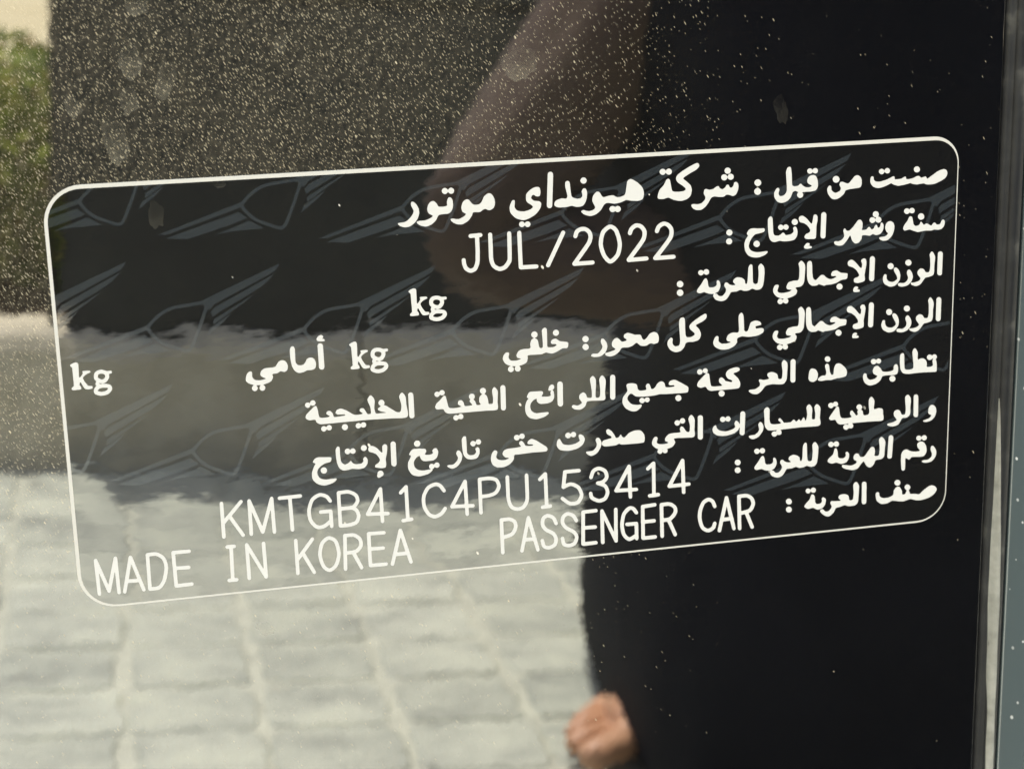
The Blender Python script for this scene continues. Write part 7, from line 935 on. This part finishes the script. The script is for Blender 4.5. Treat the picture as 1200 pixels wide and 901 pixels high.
# legs
for (hx, kx, ky, axx, ayy, toe) in ((.58, .50, -.84, .50, -1.00, None), (.75, .80, -.82, .79, -1.03, (.80, -.80))):
    hp = add(hx, -1.10, .25, .095, pel); kn = add(kx, ky, .43, .062, hp); cf = add((kx + axx) / 2 + .0, (ky + ayy) / 2 - .03, .27, .055, kn); an = add(axx, ayy, .085, .036, cf)
    if toe is None:
        # bare foot turned out to the left, toes towards the car's left
        hl = add(.515, -1.00, .035, .034, an); md_ = add(.430, -.945, .040, .030, an); bl = add(.385, -.918, .026, .026, md_)
        for (tx, ty, L, r_) in ((.352, -.882, .030, .0130), (.349, -.9055, .030, .0086), (.351, -.9235, .027, .0080), (.357, -.940, .023, .0075), (.367, -.9555, .017, .0072)):
            t0 = add(tx + .010, ty - .004, .019, r_ * 1.0, bl); t1 = add(tx - L * .35, ty + .006, .021, r_ * .9, t0); add(tx - L * .8, ty + .013, .013, r_ * .95, t1)
    else:
        md_ = add(axx, ayy + .11, .05, .034, an); bl = add(toe[0], toe[1] - .03, .028, .030, md_); add(axx, ayy - .05, .035, .032, an)
        for i in range(5):
            t0 = add(toe[0] - .035 + .017 * i, toe[1], .020, .0105 - .0006 * i, bl); add(toe[0] - .037 + .018 * i, toe[1] + .032 - .004 * i, .013, .0095 - .0006 * i, t0)
body = skin_obj("body", V, E, M_SKIN, person, 2)

k = NT("black_robe_cloth"); v = k.coord()
k.p(Base_Color=k.ramp(k.noise(v, 12, 4).outputs[0], (0.3, (0.004, 0.004, 0.0055)), (0.7, (0.008, 0.008, 0.0105))), Roughness=0.85, Specular_IOR_Level=0.2,
    Normal=k.n("ShaderNodeBump", None, Strength=0.3, Distance=0.004, Height=k.noise(v, 220, 3).outputs[0]))
M_ROBE = k.m
# robe: rings from hem to collar; (z, left x, right x, front y, back y)
RINGS = [(.004, .374, .98, -.72, -1.34), (.022, .370, .985, -.71, -1.35), (.037, .365, .99, -.70, -1.35), (.065, .361, .99, -.695, -1.34), (.10, .359, .985, -.69, -1.33), (.14, .361, .98, -.685, -1.32), (.175, .365, .975, -.68, -1.32),
         (.22, .369, .965, -.68, -1.31), (.30, .364, .95, -.68, -1.29), (.38, .341, .93, -.69, -1.26), (.43, .324, .91, -.70, -1.24), (.52, .302, .86, -.72, -1.19),
         (.62, .315, .78, -.75, -1.12), (.70, .38, .69, -.78, -1.03), (.76, .43, .58, -.81, -.97)]
bm = bmesh.new(); N = 112; prev = None; first = None
for z, xl, xr, yf, yb in RINGS:
    ring = []
    cx, cy = (xl + xr) / 2, -.87; rx = (xr - xl) / 2
    for i in range(N):
        a = 6.2832 * i / N
        fold = 0.030 * noise.noise((math.cos(a) * 3.2, math.sin(a) * 3.2, z * .8)) + 0.012 * math.sin(a * 17 + z * 3 + 2 * noise.noise((a, z, 2)))
        fold *= max(0.15, 1 - z * 1.1)
        near_left = max(0.0, -math.cos(a)) ** 4
        sc_ = 1 + fold * (1 - .97 * near_left)
        px = abs(math.cos(a)) ** .8 * math.copysign(1, math.cos(a)); py = abs(math.sin(a)) ** .8 * math.copysign(1, math.sin(a))
        ry = yf - cy if py > 0 else cy - yb
        ring.append(bm.verts.new((cx + rx * px * sc_ - PO.x, cy + ry * py * sc_ - PO.y, z)))
    if prev:
        for i in range(N): bm.faces.new((prev[i], prev[(i + 1) % N], ring[(i + 1) % N], ring[i]))
    prev = ring
bmesh.ops.recalc_face_normals(bm, faces=bm.faces)
robe = obj("robe", bm, M_ROBE, person, True)
so = robe.modifiers.new("thickness", 'SOLIDIFY'); so.thickness = .003
ss = robe.modifiers.new("sub", 'SUBSURF'); ss.levels = 1; ss.render_levels = 1
# brown cover over the bare near arm, its colour stands in for shade
bm = bmesh.new(); prev = None
axis = [(.395, -.862, .645, .048), (.352, -.862, .577, .048), (.312, -.86, .511, .047), (.283, -.86, .463, .046), (.258, -.86, .422, .046), (.243, -.86, .398, .045), (.240, -.858, .384, .043), (.252, -.856, .374, .041), (.275, -.853, .370, .040), (.31, -.85, .368, .040), (.37, -.845, .366, .040)]
for i, (x, y, z, r_) in enumerate(axis):
    p = Vector((x - PO.x, y - PO.y, z)); a0 = Vector(axis[max(0, i - 1)][:3]); a1 = Vector(axis[min(len(axis) - 1, i + 1)][:3])
    d = (a1 - a0).normalized(); u = d.cross(Vector((0, 1, 0))).normalized(); w = d.cross(u)
    ring = [bm.verts.new(p + (u * math.cos(6.2832 * j / 36) + w * math.sin(6.2832 * j / 36)) * r_ * (1 + .05 * math.sin(j * .9 + i * 1.7) + .03 * math.sin(j * 2.1 + i))) for j in range(36)]
    if prev:
        for j in range(36): bm.faces.new((prev[j], prev[(j + 1) % 36], ring[(j + 1) % 36], ring[j]))
    prev = ring
bmesh.ops.recalc_face_normals(bm, faces=bm.faces)
sl = obj("shade_cover", bm, noisy("arm_shade_brown", (0.056, 0.034, 0.022), (0.080, 0.052, 0.034), 30, 0.85), person, True)
sm_ = sl.modifiers.new("thickness", 'SOLIDIFY'); sm_.thickness = .003
ss_ = sl.modifiers.new("sub", 'SUBSURF'); ss_.levels = 1; ss_.render_levels = 1
# head scarf
bm = bmesh.new(); prev = None
for i in range(13):
    t = i / 12; a = math.pi * (.02 + .80 * t)
    z = .925 + .115 * math.cos(a) if t < .75 else .84 - (t - .75) * .42
    r_ = .108 * math.sin(a) + .004 if t < .75 else .085 + (t - .75) * .22
    ring = []
    for j in range(40):
        q = 6.2832 * j / 40
        face = max(0, math.cos(q - 1.75)) ** 6 * (1 if .3 < t < .68 else 0)
        rr = r_ * (1 - .28 * face) * (1 + .04 * math.sin(q * 9 + t * 5))
        ring.append(bm.verts.new((.468 + rr * math.cos(q) - PO.x, -.845 + .012 * (t > .7) + rr * 1.08 * math.sin(q) - PO.y, z)))
    if prev:
        for j in range(40): bm.faces.new((prev[j], prev[(j + 1) % 40], ring[(j + 1) % 40], ring[j]))
    else: bm.faces.new(ring)
    prev = ring
bmesh.ops.recalc_face_normals(bm, faces=bm.faces)
hs = obj("head_scarf", bm, M_ROBE, person, True)
